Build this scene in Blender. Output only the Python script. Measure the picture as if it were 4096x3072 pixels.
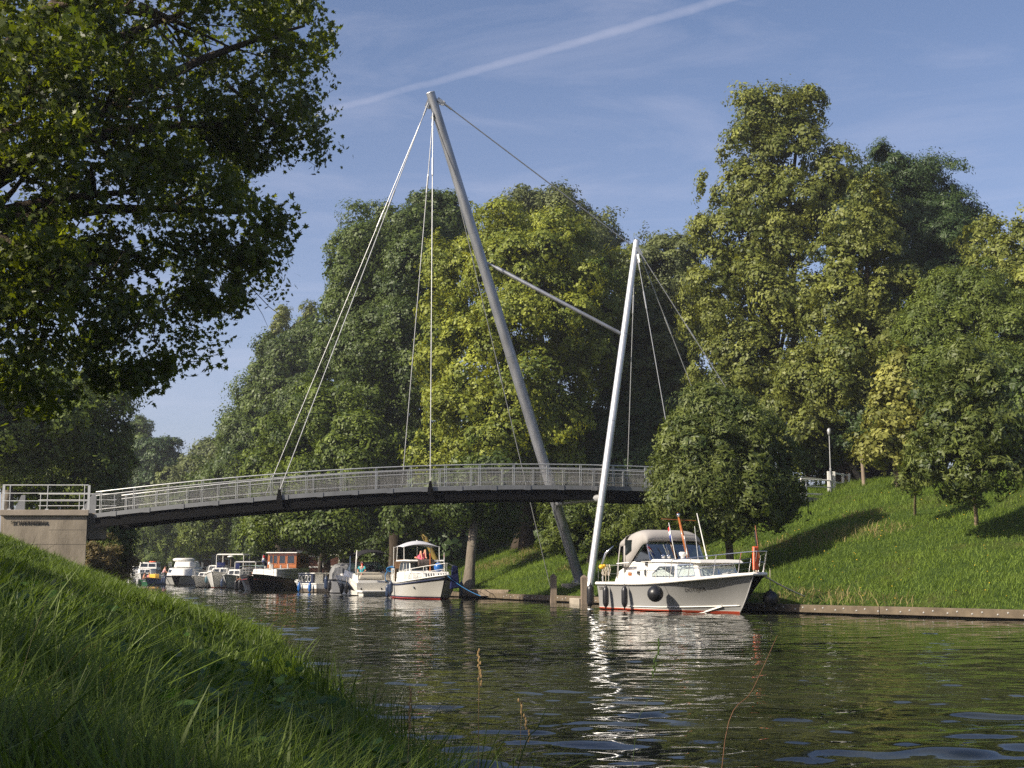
import bpy, bmesh, math, random
import numpy as np
from mathutils import Vector, Matrix
R = math.radians
for o in list(bpy.data.objects):
    bpy.data.objects.remove(o)
sc = bpy.context.scene
COL = sc.collection
# ---------------------------------------------------------------- camera
F_PX, PITCH, CAM_Z = 5200.0, R(8.2), 1.55
cam_d = bpy.data.cameras.new("camera")
cam_d.sensor_width = 36.0
cam_d.lens = F_PX / 4096 * 36.0
cam_d.clip_start, cam_d.clip_end = 0.05, 6000
cam = bpy.data.objects.new("camera", cam_d)
COL.objects.link(cam)
cam.location = (0, 0, CAM_Z)
cam.rotation_euler = (R(90) + PITCH, 0, 0)
sc.camera = cam
# ---------------------------------------------------------------- light
SUN = Vector((-0.73, -0.40, 0.55)).normalized()      # direction towards the sun
ELEV = math.asin(SUN.z)
sun_d = bpy.data.lights.new("sun", 'SUN')
sun_d.energy = 4.2
sun_d.angle = R(0.5)
sun_d.color = (1.0, 0.91, 0.76)
sun = bpy.data.objects.new("sun", sun_d)
COL.objects.link(sun)
sun.location = (-40, -10, 60)
sun.rotation_euler = SUN.to_track_quat('Z', 'Y').to_euler()
sc.view_settings.view_transform = 'Standard'
sc.view_settings.look = 'None'
sc.view_settings.exposure = 0.92
sc.view_settings.gamma = 1.0
try:
    sc.cycles.max_bounces = 6
    sc.cycles.diffuse_bounces = 4
    sc.cycles.glossy_bounces = 4
    sc.cycles.transmission_bounces = 5
    sc.cycles.transparent_max_bounces = 12
    sc.cycles.caustics_reflective = False
    sc.cycles.caustics_refractive = False
    sc.cycles.sample_clamp_indirect = 4.0
    sc.cycles.use_denoising = False
    sc.cycles.denoiser = 'OPENIMAGEDENOISE'
    sc.cycles.denoising_prefilter = 'ACCURATE'
except Exception:
    pass

world = bpy.data.worlds.new("World")
sc.world = world
world.use_nodes = True
wt = world.node_tree
for n in list(wt.nodes):
    wt.nodes.remove(n)


def pxdir(px, py):
    cx, cy = (px - 2048) / F_PX, (1536 - py) / F_PX
    cp, sp = math.cos(PITCH), math.sin(PITCH)
    return Vector((cx, cp - cy * sp, sp + cy * cp))


def at(px, py, Y):
    """The point at depth Y that a place of the survey photograph looks at."""
    d = pxdir(px, py)
    return Vector((d.x * Y / d.y, Y, CAM_Z + d.z * Y / d.y))


def atz(px, py, z):
    d = pxdir(px, py)
    t = (z - CAM_Z) / d.z
    return Vector((d.x * t, d.y * t, z))


class NT:
    def __init__(s, tree):
        s.t = tree

    def n(s, typ, **kw):
        nd = s.t.nodes.new(typ)
        for k, v in kw.items():
            if k.startswith('i_'):
                nd.inputs[k[2:].replace('_', ' ')].default_value = v
            else:
                setattr(nd, k, v)
        return nd

    def l(s, a, b):
        s.t.links.new(a, b)

    def math(s, op, a, b=None, c=None, clamp=False):
        nd = s.t.nodes.new('ShaderNodeMath')
        nd.operation = op
        nd.use_clamp = clamp
        for i, v in enumerate((a, b, c)):
            if v is None:
                continue
            if isinstance(v, (int, float)):
                nd.inputs[i].default_value = v
            else:
                s.l(v, nd.inputs[i])
        return nd.outputs[0]

    def vdot(s, v, vec):
        nd = s.t.nodes.new('ShaderNodeVectorMath')
        nd.operation = 'DOT_PRODUCT'
        s.l(v, nd.inputs[0])
        nd.inputs[1].default_value = vec
        return nd.outputs['Value']

    def ramp(s, fac, stops, interp='LINEAR'):
        nd = s.t.nodes.new('ShaderNodeValToRGB')
        cr = nd.color_ramp
        cr.interpolation = interp
        while len(cr.elements) < len(stops):
            cr.elements.new(0.5)
        for e, (p, c) in zip(cr.elements, stops):
            e.position = p
            e.color = (*c, 1) if len(c) == 3 else c
        s.l(fac, nd.inputs[0])
        return nd.outputs[0]

    def mix(s, fac, a, b, blend='MIX'):
        nd = s.t.nodes.new('ShaderNodeMix')
        nd.data_type = 'RGBA'
        nd.blend_type = blend
        for sock, v in ((nd.inputs[0], fac), (nd.inputs[6], a), (nd.inputs[7], b)):
            if isinstance(v, (int, float)):
                sock.default_value = v
            elif isinstance(v, (tuple, list)):
                sock.default_value = (*v, 1) if len(v) == 3 else v
            else:
                s.l(v, sock)
        return nd.outputs[2]

    def noise(s, scale, detail=3, rough=0.5, vec=None, dist=0.0):
        nd = s.t.nodes.new('ShaderNodeTexNoise')
        nd.inputs['Scale'].default_value = scale
        nd.inputs['Detail'].default_value = detail
        nd.inputs['Roughness'].default_value = rough
        nd.inputs['Distortion'].default_value = dist
        if vec is not None:
            s.l(vec, nd.inputs['Vector'])
        return nd.outputs[0]

    def mapping(s, vec, scale=(1, 1, 1), rot=(0, 0, 0), loc=(0, 0, 0)):
        nd = s.t.nodes.new('ShaderNodeMapping')
        nd.inputs['Scale'].default_value = scale
        nd.inputs['Rotation'].default_value = rot
        nd.inputs['Location'].default_value = loc
        s.l(vec, nd.inputs['Vector'])
        return nd.outputs[0]


# sky: Nishita, plus thin cirrus and one vapour trail fixed in the sky
W = NT(wt)
sky = W.n('ShaderNodeTexSky', sky_type='NISHITA', sun_disc=False)
sky.sun_elevation = ELEV
sky.sun_rotation = math.atan2(SUN.x, SUN.y)
sky.altitude = 0
sky.air_density = 1.0
sky.dust_density = 1.6
sky.ozone_density = 2.2
geo = W.n('ShaderNodeTexCoord')
dirv = geo.outputs['Generated']
d1, d2 = pxdir(1330, 437).normalized(), pxdir(2870, 4).normalized()
tn = d1.cross(d2).normalized()
tm = (d1 + d2).normalized()
te = (d2 - d1).normalized()
off = W.vdot(dirv, tn)
along = W.vdot(dirv, te)
wob = W.noise(26, 4, 0.6, dirv)
off = W.math('ADD', off, W.math('MULTIPLY', W.math('SUBTRACT', wob, 0.5), 0.004))
off = W.math('ADD', off, W.math('MULTIPLY', W.math('MULTIPLY', along, along), 0.045))
off = W.math('SUBTRACT', off, 0.0012)
width = W.math('ADD', 0.0027, W.math('MULTIPLY', W.math('ADD', along, 0.15), 0.0045))
q = W.math('DIVIDE', off, width)
band = W.math('SUBTRACT', 1.0, W.math('MULTIPLY', q, q), clamp=True)
front = W.math('GREATER_THAN', W.vdot(dirv, tm), 0.5)
puff = W.math('ADD', 0.35, W.math('MULTIPLY', W.noise(60, 4, 0.6, dirv), 0.9))
trail = W.math('MULTIPLY', W.math('MULTIPLY', band, front), puff, clamp=True)
fadeT = W.math('ADD', 0.5, W.math('MULTIPLY', along, 2.2), clamp=True)
trail = W.math('MULTIPLY', trail, W.math('ADD', 0.12, W.math('MULTIPLY', fadeT, 0.11)))
sep = W.n('ShaderNodeSeparateXYZ')
W.l(dirv, sep.inputs[0])
cm = W.mapping(dirv, (2.0, 2.0, 9.0), (0, R(16), 0))
ci = W.noise(2.2, 6, 0.62, cm, 0.6)
ci = W.math('MULTIPLY', W.math('SUBTRACT', ci, 0.50, clamp=True), 0.62, clamp=True)
cm2 = W.mapping(dirv, (1.3, 1.3, 26.0), (0, R(2), 0))
ci2 = W.math('MULTIPLY', W.math('SUBTRACT', W.noise(2.6, 4, 0.55, cm2), 0.52, clamp=True), 0.7, clamp=True)
lowb = W.math('SUBTRACT', 1.0, W.math('MULTIPLY', W.math('ABSOLUTE', W.math('SUBTRACT', sep.outputs[2], 0.20)), 6.0), clamp=True)
haz = W.math('SUBTRACT', 1.0, W.math('MULTIPLY', W.math('ABSOLUTE', sep.outputs[2]), 2.6), clamp=True)
cl = W.math('ADD', ci, W.math('MULTIPLY', ci2, lowb))
cl = W.math('ADD', cl, trail, clamp=True)
skyc = W.mix(cl, sky.outputs[0], (6.2, 6.5, 7.0))
skyc = W.mix(W.math('MULTIPLY', haz, 0.34), skyc, (4.0, 4.6, 6.2))
skyc = W.mix(1.0, skyc, (1.0, 0.925, 0.985), 'MULTIPLY')
bg = W.n('ShaderNodeBackground')
bg.inputs['Strength'].default_value = 0.076
W.l(skyc, bg.inputs['Color'])
wo = W.n('ShaderNodeOutputWorld')
W.l(bg.outputs[0], wo.inputs['Surface'])

# ---------------------------------------------------------------- mesh helpers
rng = np.random.default_rng(7)
rnd = random.Random(11)


class MB:
    """Collects shapes and links them as one mesh object."""

    def __init__(s):
        s.v, s.f, s.mi = [], [], []
        s.cur = 0

    def add(s, vs, fs):
        b = len(s.v)
        s.v.extend([tuple(p) for p in vs])
        for f in fs:
            s.f.append(tuple(i + b for i in f))
            s.mi.append(s.cur)

    def box(s, c, size, rz=0.0, M=None):
        x, y, z = size[0] / 2, size[1] / 2, size[2] / 2
        vs = [Vector(p) for p in ((-x, -y, -z), (x, -y, -z), (x, y, -z), (-x, y, -z), (-x, -y, z), (x, -y, z), (x, y, z), (-x, y, z))]
        if M is None:
            M = Matrix.Rotation(rz, 3, 'Z')
        vs = [M @ p + Vector(c) for p in vs]
        s.add(vs, [(0, 3, 2, 1), (4, 5, 6, 7), (0, 1, 5, 4), (1, 2, 6, 5), (2, 3, 7, 6), (3, 0, 4, 7)])
        return s

    def bar(s, a, b, w, h, up=Vector((0, 0, 1))):
        """Rectangular bar from a to b, w across and h along up."""
        a, b = Vector(a), Vector(b)
        t = (b - a).normalized()
        side = t.cross(up)
        if side.length < 1e-4:
            side = t.cross(Vector((1, 0, 0)))
        side.normalize()
        u = side.cross(t).normalized()
        sw, uh = side * w / 2, u * h / 2
        vs = [a - sw - uh, a + sw - uh, a + sw + uh, a - sw + uh, b - sw - uh, b + sw - uh, b + sw + uh, b - sw + uh]
        s.add(vs, [(0, 1, 2, 3), (4, 7, 6, 5), (0, 4, 5, 1), (1, 5, 6, 2), (2, 6, 7, 3), (3, 7, 4, 0)])
        return s

    def tube(s, path, r, seg=8, caps=True):
        path = [Vector(p) for p in path]
        n = len(path)
        rs = r if isinstance(r, (list, tuple)) else [r] * n
        vs, fs = [], []
        ref = None
        for i, p in enumerate(path):
            t = (path[min(i + 1, n - 1)] - path[max(i - 1, 0)]).normalized()
            if ref is None:
                ref = t.cross(Vector((0, 0, 1)))
                if ref.length < 0.05:
                    ref = t.cross(Vector((1, 0, 0)))
            ref = (ref - t * ref.dot(t)).normalized()
            bi = t.cross(ref)
            for k in range(seg):
                a = 2 * math.pi * k / seg
                vs.append(p + (ref * math.cos(a) + bi * math.sin(a)) * rs[i])
        for i in range(n - 1):
            for k in range(seg):
                k2 = (k + 1) % seg
                fs.append((i * seg + k, i * seg + k2, (i + 1) * seg + k2, (i + 1) * seg + k))
        if caps:
            fs.append(tuple(reversed(range(seg))))
            fs.append(tuple(range((n - 1) * seg, n * seg)))
        s.add(vs, fs)
        return s

    def lathe(s, prof, c=(0, 0, 0), seg=16, M=None):
        """prof: (radius, z) list turned about z."""
        vs, fs = [], []
        c = Vector(c)
        for r, z in prof:
            for k in range(seg):
                a = 2 * math.pi * k / seg
                p = Vector((r * math.cos(a), r * math.sin(a), z))
                vs.append((M @ p if M else p) + c)
        for i in range(len(prof) - 1):
            for k in range(seg):
                k2 = (k + 1) % seg
                fs.append((i * seg + k, i * seg + k2, (i + 1) * seg + k2, (i + 1) * seg + k))
        fs.append(tuple(reversed(range(seg))))
        n = len(prof)
        fs.append(tuple(range((n - 1) * seg, n * seg)))
        s.add(vs, fs)
        return s

    def ball(s, c, r, seg=12, rings=8):
        r = r if isinstance(r, (tuple, list)) else (r, r, r)
        vs, fs = [], []
        for i in range(1, rings):
            th = math.pi * i / rings
            for k in range(seg):
                a = 2 * math.pi * k / seg
                vs.append((c[0] + r[0] * math.sin(th) * math.cos(a), c[1] + r[1] * math.sin(th) * math.sin(a), c[2] + r[2] * math.cos(th)))
        for i in range(rings - 2):
            for k in range(seg):
                k2 = (k + 1) % seg
                fs.append((i * seg + k, (i + 1) * seg + k, (i + 1) * seg + k2, i * seg + k2))
        t = len(vs)
        vs.append((c[0], c[1], c[2] + r[2]))
        vs.append((c[0], c[1], c[2] - r[2]))
        for k in range(seg):
            k2 = (k + 1) % seg
            fs.append((t, k, k2))
            fs.append((t + 1, (rings - 2) * seg + k2, (rings - 2) * seg + k))
        s.add(vs, fs)
        return s

    def prism(s, pa, pb):
        """Solid between two loops of equal length."""
        n = len(pa)
        vs = [Vector(p) for p in pa] + [Vector(p) for p in pb]
        fs = [tuple(reversed(range(n))), tuple(range(n, 2 * n))]
        for i in range(n):
            j = (i + 1) % n
            fs.append((i, j, n + j, n + i))
        s.add(vs, fs)
        return s

    def grid(s, rows):
        """Open surface through rows of points."""
        n, m = len(rows), len(rows[0])
        vs = [p for r in rows for p in r]
        fs = [(i * m + j, i * m + j + 1, (i + 1) * m + j + 1, (i + 1) * m + j) for i in range(n - 1) for j in range(m - 1)]
        s.add(vs, fs)
        return s

    def build(s, name, mat, parent=None, smooth=False, loc=None, solid=0.0, bevel=0.0, auto=None):
        me = bpy.data.meshes.new(name)
        me.from_pydata(s.v, [], s.f)
        mats = mat if isinstance(mat, (list, tuple)) else [mat]
        for m in mats:
            me.materials.append(m)
        if len(mats) > 1:
            me.polygons.foreach_set('material_index', s.mi)
        bm = bmesh.new()
        bm.from_mesh(me)
        bmesh.ops.recalc_face_normals(bm, faces=bm.faces)
        bm.to_mesh(me)
        bm.free()
        if smooth:
            me.polygons.foreach_set('use_smooth', [True] * len(me.polygons))
            if auto is not None:
                me.set_sharp_from_angle(angle=R(auto))
        me.update()
        o = bpy.data.objects.new(name, me)
        COL.objects.link(o)
        if parent is not None:
            o.parent = parent
        if loc is not None:
            o.location = loc
        if solid:
            md = o.modifiers.new('thickness', 'SOLIDIFY')
            md.thickness = solid
            md.offset = 0
        if bevel:
            md = o.modifiers.new('edges', 'BEVEL')
            md.width = bevel
            md.segments = 2
            md.limit_method = 'ANGLE'
        return o


def np_obj(name, verts, faces_flat, nside, mat, parent=None, tint=None, smooth=False, loops_start=None, counts=None):
    """Large mesh straight from numpy arrays; every face has nside corners unless counts are given."""
    me = bpy.data.meshes.new(name)
    nf = len(faces_flat) // nside if counts is None else len(counts)
    me.vertices.add(len(verts))
    me.vertices.foreach_set('co', np.asarray(verts, dtype=np.float32).ravel())
    me.loops.add(len(faces_flat))
    me.loops.foreach_set('vertex_index', np.asarray(faces_flat, dtype=np.int32))
    me.polygons.add(nf)
    if counts is None:
        st = np.arange(nf, dtype=np.int32) * nside
    else:
        st = np.concatenate([[0], np.cumsum(counts)[:-1]]).astype(np.int32)
    me.polygons.foreach_set('loop_start', st)
    me.update(calc_edges=True)
    if smooth:
        me.polygons.foreach_set('use_smooth', np.ones(nf, dtype=bool))
    if tint is not None:
        a = me.attributes.new('tint', 'FLOAT', 'FACE')
        a.data.foreach_set('value', np.asarray(tint, dtype=np.float32))
    me.materials.append(mat)
    o = bpy.data.objects.new(name, me)
    COL.objects.link(o)
    if parent is not None:
        o.parent = parent
    return o


def tag(o, label=None, cat=None, group=None, kind=None):
    if label:
        o['label'] = label
    if cat:
        o['category'] = cat
    if group:
        o['group'] = group
    if kind:
        o['kind'] = kind
    return o


def empty(name, loc=(0, 0, 0), rz=0.0, label=None, cat=None, group=None):
    o = bpy.data.objects.new(name, None)
    COL.objects.link(o)
    o.location = loc
    o.rotation_euler = (0, 0, rz)
    o.empty_display_size = 0.3
    return tag(o, label, cat, group)


def copy_tree(o, parent=None):
    c = o.copy()
    COL.objects.link(c)
    c.parent = parent
    for ch in list(o.children):
        copy_tree(ch, c)
    return c


def sm(a, b, x):
    t = np.clip((x - a) / (b - a), 0, 1)
    return t * t * (3 - 2 * t)


# ---------------------------------------------------------------- materials
MATS = {}


def mat(name, col, rough=0.5, metal=0.0, spec=0.5, noise=None, bump=None, coat=0.0, col2=None, stretch=(1, 1, 1), extra=None):
    if name in MATS:
        return MATS[name]
    m = bpy.data.materials.new(name)
    m.use_nodes = True
    T = NT(m.node_tree)
    p = m.node_tree.nodes['Principled BSDF']
    p.inputs['Roughness'].default_value = rough
    p.inputs['Metallic'].default_value = metal
    p.inputs['Specular IOR Level'].default_value = spec
    p.inputs['Coat Weight'].default_value = coat
    tc = T.n('ShaderNodeTexCoord').outputs['Object']
    vec = T.mapping(tc, stretch)
    if noise:
        f = T.noise(noise[0], 5, 0.6, vec)
        c2 = col2 or tuple(min(1, c * (1 - noise[1])) for c in col)
        ff = T.ramp(f, [(0.32, (0, 0, 0)), (0.68, (1, 1, 1))])
        cc = T.mix(ff, c2, col)
        f2 = T.noise(noise[0] * 7, 3, 0.6, vec)
        cc = T.mix(T.math('MULTIPLY', f2, noise[1] * 0.6), cc, tuple(c * 0.45 for c in col))
        T.l(cc, p.inputs['Base Color'])
    else:
        p.inputs['Base Color'].default_value = (*col, 1)
    if bump:
        b = T.n('ShaderNodeBump')
        b.inputs['Strength'].default_value = bump[1]
        b.inputs['Distance'].default_value = bump[2] if len(bump) > 2 else 0.02
        T.l(T.noise(bump[0], 4, 0.6, vec), b.inputs['Height'])
        T.l(b.outputs[0], p.inputs['Normal'])
    MATS[name] = m
    return m


def leaf_mat(name, dark, light, trans, tw=0.35, rough=0.5, spec=0.35):
    m = bpy.data.materials.new(name)
    m.use_nodes = True
    T = NT(m.node_tree)
    p = m.node_tree.nodes['Principled BSDF']
    out = m.node_tree.nodes['Material Output']
    at_ = T.n('ShaderNodeAttribute', attribute_name='tint')
    c = T.ramp(at_.outputs['Fac'], [(0.0, dark), (0.75, light), (1.0, tuple(min(1, x * 1.35) for x in light))])
    T.l(c, p.inputs['Base Color'])
    p.inputs['Roughness'].default_value = rough
    p.inputs['Specular IOR Level'].default_value = spec
    tr = T.n('ShaderNodeBsdfTranslucent')
    tc = T.mix(1.0, c, trans, 'MULTIPLY')
    T.l(tc, tr.inputs['Color'])
    mx = T.n('ShaderNodeMixShader')
    mx.inputs[0].default_value = tw
    T.l(p.outputs[0], mx.inputs[1])
    T.l(tr.outputs[0], mx.inputs[2])
    T.l(mx.outputs[0], out.inputs['Surface'])
    MATS[name] = m
    return m


def glass_mat(name, tintc=(0.75, 0.82, 0.8), clear=0.75):
    if name in MATS:
        return MATS[name]
    m = bpy.data.materials.new(name)
    m.use_nodes = True
    T = NT(m.node_tree)
    out = m.node_tree.nodes['Material Output']
    m.node_tree.nodes.remove(m.node_tree.nodes['Principled BSDF'])
    g = T.n('ShaderNodeBsdfGlossy')
    g.inputs['Roughness'].default_value = 0.03
    t = T.n('ShaderNodeBsdfTransparent')
    t.inputs['Color'].default_value = (*tintc, 1)
    mx = T.n('ShaderNodeMixShader')
    mx.inputs[0].default_value = clear
    T.l(g.outputs[0], mx.inputs[1])
    T.l(t.outputs[0], mx.inputs[2])
    T.l(mx.outputs[0], out.inputs['Surface'])
    MATS[name] = m
    return m


M_STEEL = mat('galvanised_steel', (0.50, 0.50, 0.49), 0.42, 0.55, 0.5, noise=(3.0, 0.25))
M_MAST = mat('shaded_mast_paint', (0.42, 0.43, 0.46), 0.5, 0.75, 0.5, noise=(2.2, 0.38), bump=(60, 0.05), stretch=(1, 1, 0.2))  # darker copy of the mast paint, the tall mast's shade put into its colour
M_MAST_LIT = mat('lit_mast_paint', (0.66, 0.66, 0.66), 0.42, 0.6, 0.5, noise=(2.2, 0.2), stretch=(1, 1, 0.2))  # brighter copy of the same mast paint, sunlight put into its colour
M_RAIL = mat('stainless_rail', (0.60, 0.60, 0.58), 0.35, 0.6, 0.5, noise=(6, 0.15))
M_MESH = mat('mesh_wire', (0.36, 0.355, 0.34), 0.5, 0.4, 0.4)
M_FASCIA = mat('grey_fascia', (0.19, 0.195, 0.20), 0.5, 0.2, 0.4, noise=(2, 0.2))
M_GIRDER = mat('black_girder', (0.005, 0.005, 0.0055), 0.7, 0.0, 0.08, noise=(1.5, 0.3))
M_CONC = mat('weathered_concrete', (0.31, 0.265, 0.205), 0.9, 0, 0.15, noise=(0.9, 0.48), bump=(9, 0.35, 0.03), stretch=(1.6, 1.6, 0.55))
M_CONC2 = mat('concrete_footing', (0.40, 0.35, 0.28), 0.9, 0, 0.15, noise=(2.5, 0.3), bump=(14, 0.4, 0.02))
M_COPING = mat('coping_concrete', (0.30, 0.255, 0.205), 0.9, 0, 0.15, noise=(1.6, 0.3), bump=(12, 0.4, 0.02))
M_TIMBER = mat('weathered_timber', (0.30, 0.235, 0.175), 0.85, 0, 0.2, noise=(3.5, 0.45), bump=(18, 0.5, 0.02), stretch=(1, 1, 0.15))
M_QUAY = mat('quay_timber', (0.18, 0.14, 0.095), 0.85, 0, 0.2, noise=(2.2, 0.45), bump=(10, 0.5, 0.02))
M_DARKWOOD = mat('dark_wet_timber', (0.05, 0.042, 0.032), 0.7, 0, 0.3, noise=(2, 0.4))
M_LETTER = mat('dark_letters', (0.035, 0.028, 0.022), 0.5)
M_WHITE = mat('white_gelcoat', (0.80, 0.77, 0.71), 0.28, 0, 0.5, noise=(0.8, 0.08), coat=0.2)
M_WHITE2 = mat('white_paint', (0.76, 0.74, 0.69), 0.4, 0, 0.5, noise=(1.5, 0.12))
M_GREY = mat('light_grey_paint', (0.42, 0.41, 0.40), 0.4, 0, 0.5, noise=(1.0, 0.12))
M_CREAM = mat('cream_vinyl', (0.56, 0.50, 0.40), 0.55, 0, 0.4)
M_DGLASS = mat('dark_glass', (0.012, 0.016, 0.016), 0.06, 0, 0.9)
M_CHROME = mat('chrome', (0.75, 0.75, 0.76), 0.16, 1.0)
M_BLACK = mat('black_rubber', (0.012, 0.012, 0.014), 0.38, 0, 0.5)
M_BLACKM = mat('black_paint', (0.016, 0.014, 0.016), 0.3, 0, 0.5, noise=(1, 0.3))
M_NAVY = mat('navy_paint', (0.022, 0.028, 0.065), 0.4)
M_NAVYF = mat('navy_cloth', (0.018, 0.024, 0.085), 0.85, 0, 0.1, noise=(4, 0.3))
M_BLUEF = mat('blue_fender', (0.012, 0.10, 0.34), 0.35, 0, 0.5)
M_DBLUEF = mat('dark_blue_fender', (0.02, 0.035, 0.075), 0.35, 0, 0.5)
M_CANVAS = mat('taupe_canvas', (0.37, 0.345, 0.32), 0.85, 0, 0.15, noise=(1.4, 0.14), bump=(5, 0.25, 0.03))
M_CANVASG = mat('grey_canvas', (0.25, 0.25, 0.25), 0.8, 0, 0.2, noise=(1.4, 0.2), bump=(4, 0.4, 0.05))
M_CANVASK = mat('black_canvas', (0.03, 0.028, 0.03), 0.85, 0, 0.15, noise=(2, 0.3))
M_PLASTIC = mat('clear_vinyl', (0.36, 0.36, 0.37), 0.22, 0, 0.6, noise=(2.5, 0.35), bump=(4, 0.6, 0.06))
M_VARN = mat('varnished_wood', (0.42, 0.135, 0.03), 0.25, 0, 0.5, noise=(3, 0.35), coat=0.4, stretch=(1, 1, 6))
M_TEAK = mat('teak', (0.28, 0.16, 0.08), 0.6, 0, 0.3, noise=(5, 0.3))
M_RED = mat('red_cloth', (0.55, 0.02, 0.025), 0.8)
M_ORANGE = mat('orange_plastic', (0.75, 0.10, 0.025), 0.4)
M_ROPE = mat('cream_rope', (0.58, 0.50, 0.38), 0.9)
M_ROPEB = mat('blue_rope', (0.02, 0.16, 0.38), 0.85)
M_CURT = mat('white_curtain', (0.72, 0.71, 0.68), 0.9)
M_INT = mat('dark_interior', (0.02, 0.018, 0.016), 0.8)
M_YELLOW = mat('yellow_plastic', (0.72, 0.42, 0.02), 0.5)
M_PINK = mat('pink_cloth', (0.72, 0.13, 0.2), 0.85)
M_PINKL = mat('pale_pink_cloth', (0.68, 0.36, 0.38), 0.85)
M_TURQ = mat('turquoise_cloth', (0.03, 0.38, 0.42), 0.85)
M_SKIN = mat('tanned_skin', (0.55, 0.27, 0.17), 0.55, 0, 0.3)
M_HAIR = mat('brown_hair', (0.07, 0.035, 0.018), 0.6)
M_HAIRB = mat('fair_hair', (0.36, 0.24, 0.12), 0.6)
M_TOWEL = mat('grey_towel', (0.15, 0.12, 0.105), 0.95, 0, 0.05, noise=(14, 0.4), bump=(40, 0.8, 0.02))
M_GREENP = mat('green_paint', (0.012, 0.10, 0.035), 0.35, 0, 0.5, noise=(2, 0.2))
M_TEAL = mat('teal_fender', (0.05, 0.11, 0.14), 0.5)
M_GLASS = glass_mat('window_glass', (0.9, 0.93, 0.92), 0.88)
M_SCREEN = glass_mat('windscreen_glass', (0.5, 0.62, 0.58), 0.72)
M_FLAGW = mat('white_cloth', (0.75, 0.75, 0.75), 0.85)
M_FLAGB = mat('blue_cloth', (0.02, 0.045, 0.28), 0.85)
M_BRICK = mat('dark_brick', (0.11, 0.05, 0.038), 0.9, 0, 0.1, noise=(1.5, 0.35))
M_ROOFT = mat('roof_tile', (0.05, 0.045, 0.045), 0.8, 0, 0.2, noise=(1.5, 0.35))
M_ASPH = mat('asphalt', (0.055, 0.053, 0.05), 0.9, 0, 0.2, noise=(1.2, 0.3))
# ---------------------------------------------------------------- terrain
QUAY = np.array([(60, -12), (34, 20), (16.2, 41), (9.15, 50), (1.95, 66.6), (-0.5, 72), (-7.5, 90), (-19, 120), (-33, 150), (-62, 205), (-130, 300), (-240, 460)], float)
SHORE = np.array([(7, -40), (5, -20), (1.95, 0), (-0.85, 10.2), (-4.6, 25.6), (-9.6, 42), (-17.5, 62), (-30, 88), (-45, 120), (-72, 175), (-110, 240), (-190, 360), (-300, 500)], float)


def sdist(x, y, line, side):
    """Signed distance to a polyline, positive on the given side, and the y of the closest point."""
    x, y = np.asarray(x, float), np.asarray(y, float)
    best = np.full(x.shape, 1e9)
    sg = np.ones(x.shape)
    yq = np.zeros(x.shape)
    for (ax, ay), (bx, by) in zip(line[:-1], line[1:]):
        dx, dy = bx - ax, by - ay
        L2 = dx * dx + dy * dy
        t = np.clip(((x - ax) * dx + (y - ay) * dy) / L2, 0, 1)
        qx, qy = ax + t * dx, ay + t * dy
        d = np.hypot(x - qx, y - qy)
        cr = dx * (y - ay) - dy * (x - ax)
        m = d < best
        best = np.where(m, d, best)
        sg = np.where(m, np.sign(cr), sg)
        yq = np.where(m, qy, yq)
    return best * sg * side, yq


def lump(x, y):
    return (np.sin(x * 0.9 + 1.3 * np.sin(y * 0.37)) * np.sin(y * 0.8 + 0.7) + 0.6 * np.sin(x * 2.3 + y * 1.7) + 0.4 * np.sin(y * 3.1 - x * 1.1))


def gz(x, y):
    x, y = np.asarray(x, float), np.asarray(y, float)
    dr, yr = sdist(x, y, QUAY, -1)
    dl, yl = sdist(x, y, SHORE, 1)
    H = 6.4 + (1.15 - 6.4) * sm(84, 112, yr)
    H = H + 2.4 * sm(62, 40, yr)
    sl = 0.37 + (0.24 - 0.37) * sm(84, 112, yr)
    d = np.maximum(dr - 0.5, 0)
    zr = 0.27 + H * (1 - np.exp(-sl * d / H * 1.0 - 0.05 * (sl * d / H) ** 3))
    zr = 0.27 + np.minimum(sl * d, H) - 0.25 * np.exp(-((sl * d - H) / 1.0) ** 2)
    zr = np.where(dr < 0.45, -1.3, zr)
    s2 = np.where(yl < 30, 0.46 + (0.30 - 0.46) * sm(3, 16, yl), 0.30 + (0.45 - 0.30) * sm(36, 58, yl))
    Hl = 4.35
    zl = 0.16 + np.minimum(s2 * dl, Hl - 0.2) - 0.22 * np.exp(-((s2 * dl - Hl + 0.2) / 0.9) ** 2)
    zl = np.where(dl < 0, 0.16 + dl * 0.55, zl)
    z = np.where(dr > 0.45, zr, np.where(dl > -2.6, np.maximum(zl, -1.3), -1.3))
    z = z + np.where((dr > 1.2) | (dl > 0.3), 0.035 * lump(x, y), 0)
    return z


def gzs(x, y):
    return float(gz(np.array([x]), np.array([y]))[0])


def axis(parts):
    out = []
    for a, b, st in parts:
        out.extend(np.arange(a, b, st))
    out.append(parts[-1][1])
    return np.array(out)


xs = axis([(-1500, -300, 100), (-300, -100, 8), (-100, -40, 1.5), (-40, 40, 0.4), (40, 90, 1.5), (90, 300, 10), (300, 1500, 100)])
ys = axis([(-200, -20, 10), (-20, -2, 1.0), (-2, 30, 0.35), (30, 100, 0.45), (100, 200, 1.5), (200, 500, 10), (500, 2600, 100)])
GX, GY = np.meshgrid(xs, ys)
GZ = gz(GX, GY)
far = (np.abs(GX) > 280) | (GY > 460) | (GY < -50)
GZ = np.where(far, np.maximum(GZ, 1.0), GZ)
nx, ny = len(xs), len(ys)
idx = np.arange(nx * ny).reshape(ny, nx)
fq = np.stack([idx[:-1, :-1], idx[:-1, 1:], idx[1:, 1:], idx[1:, :-1]], -1).reshape(-1)

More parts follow.
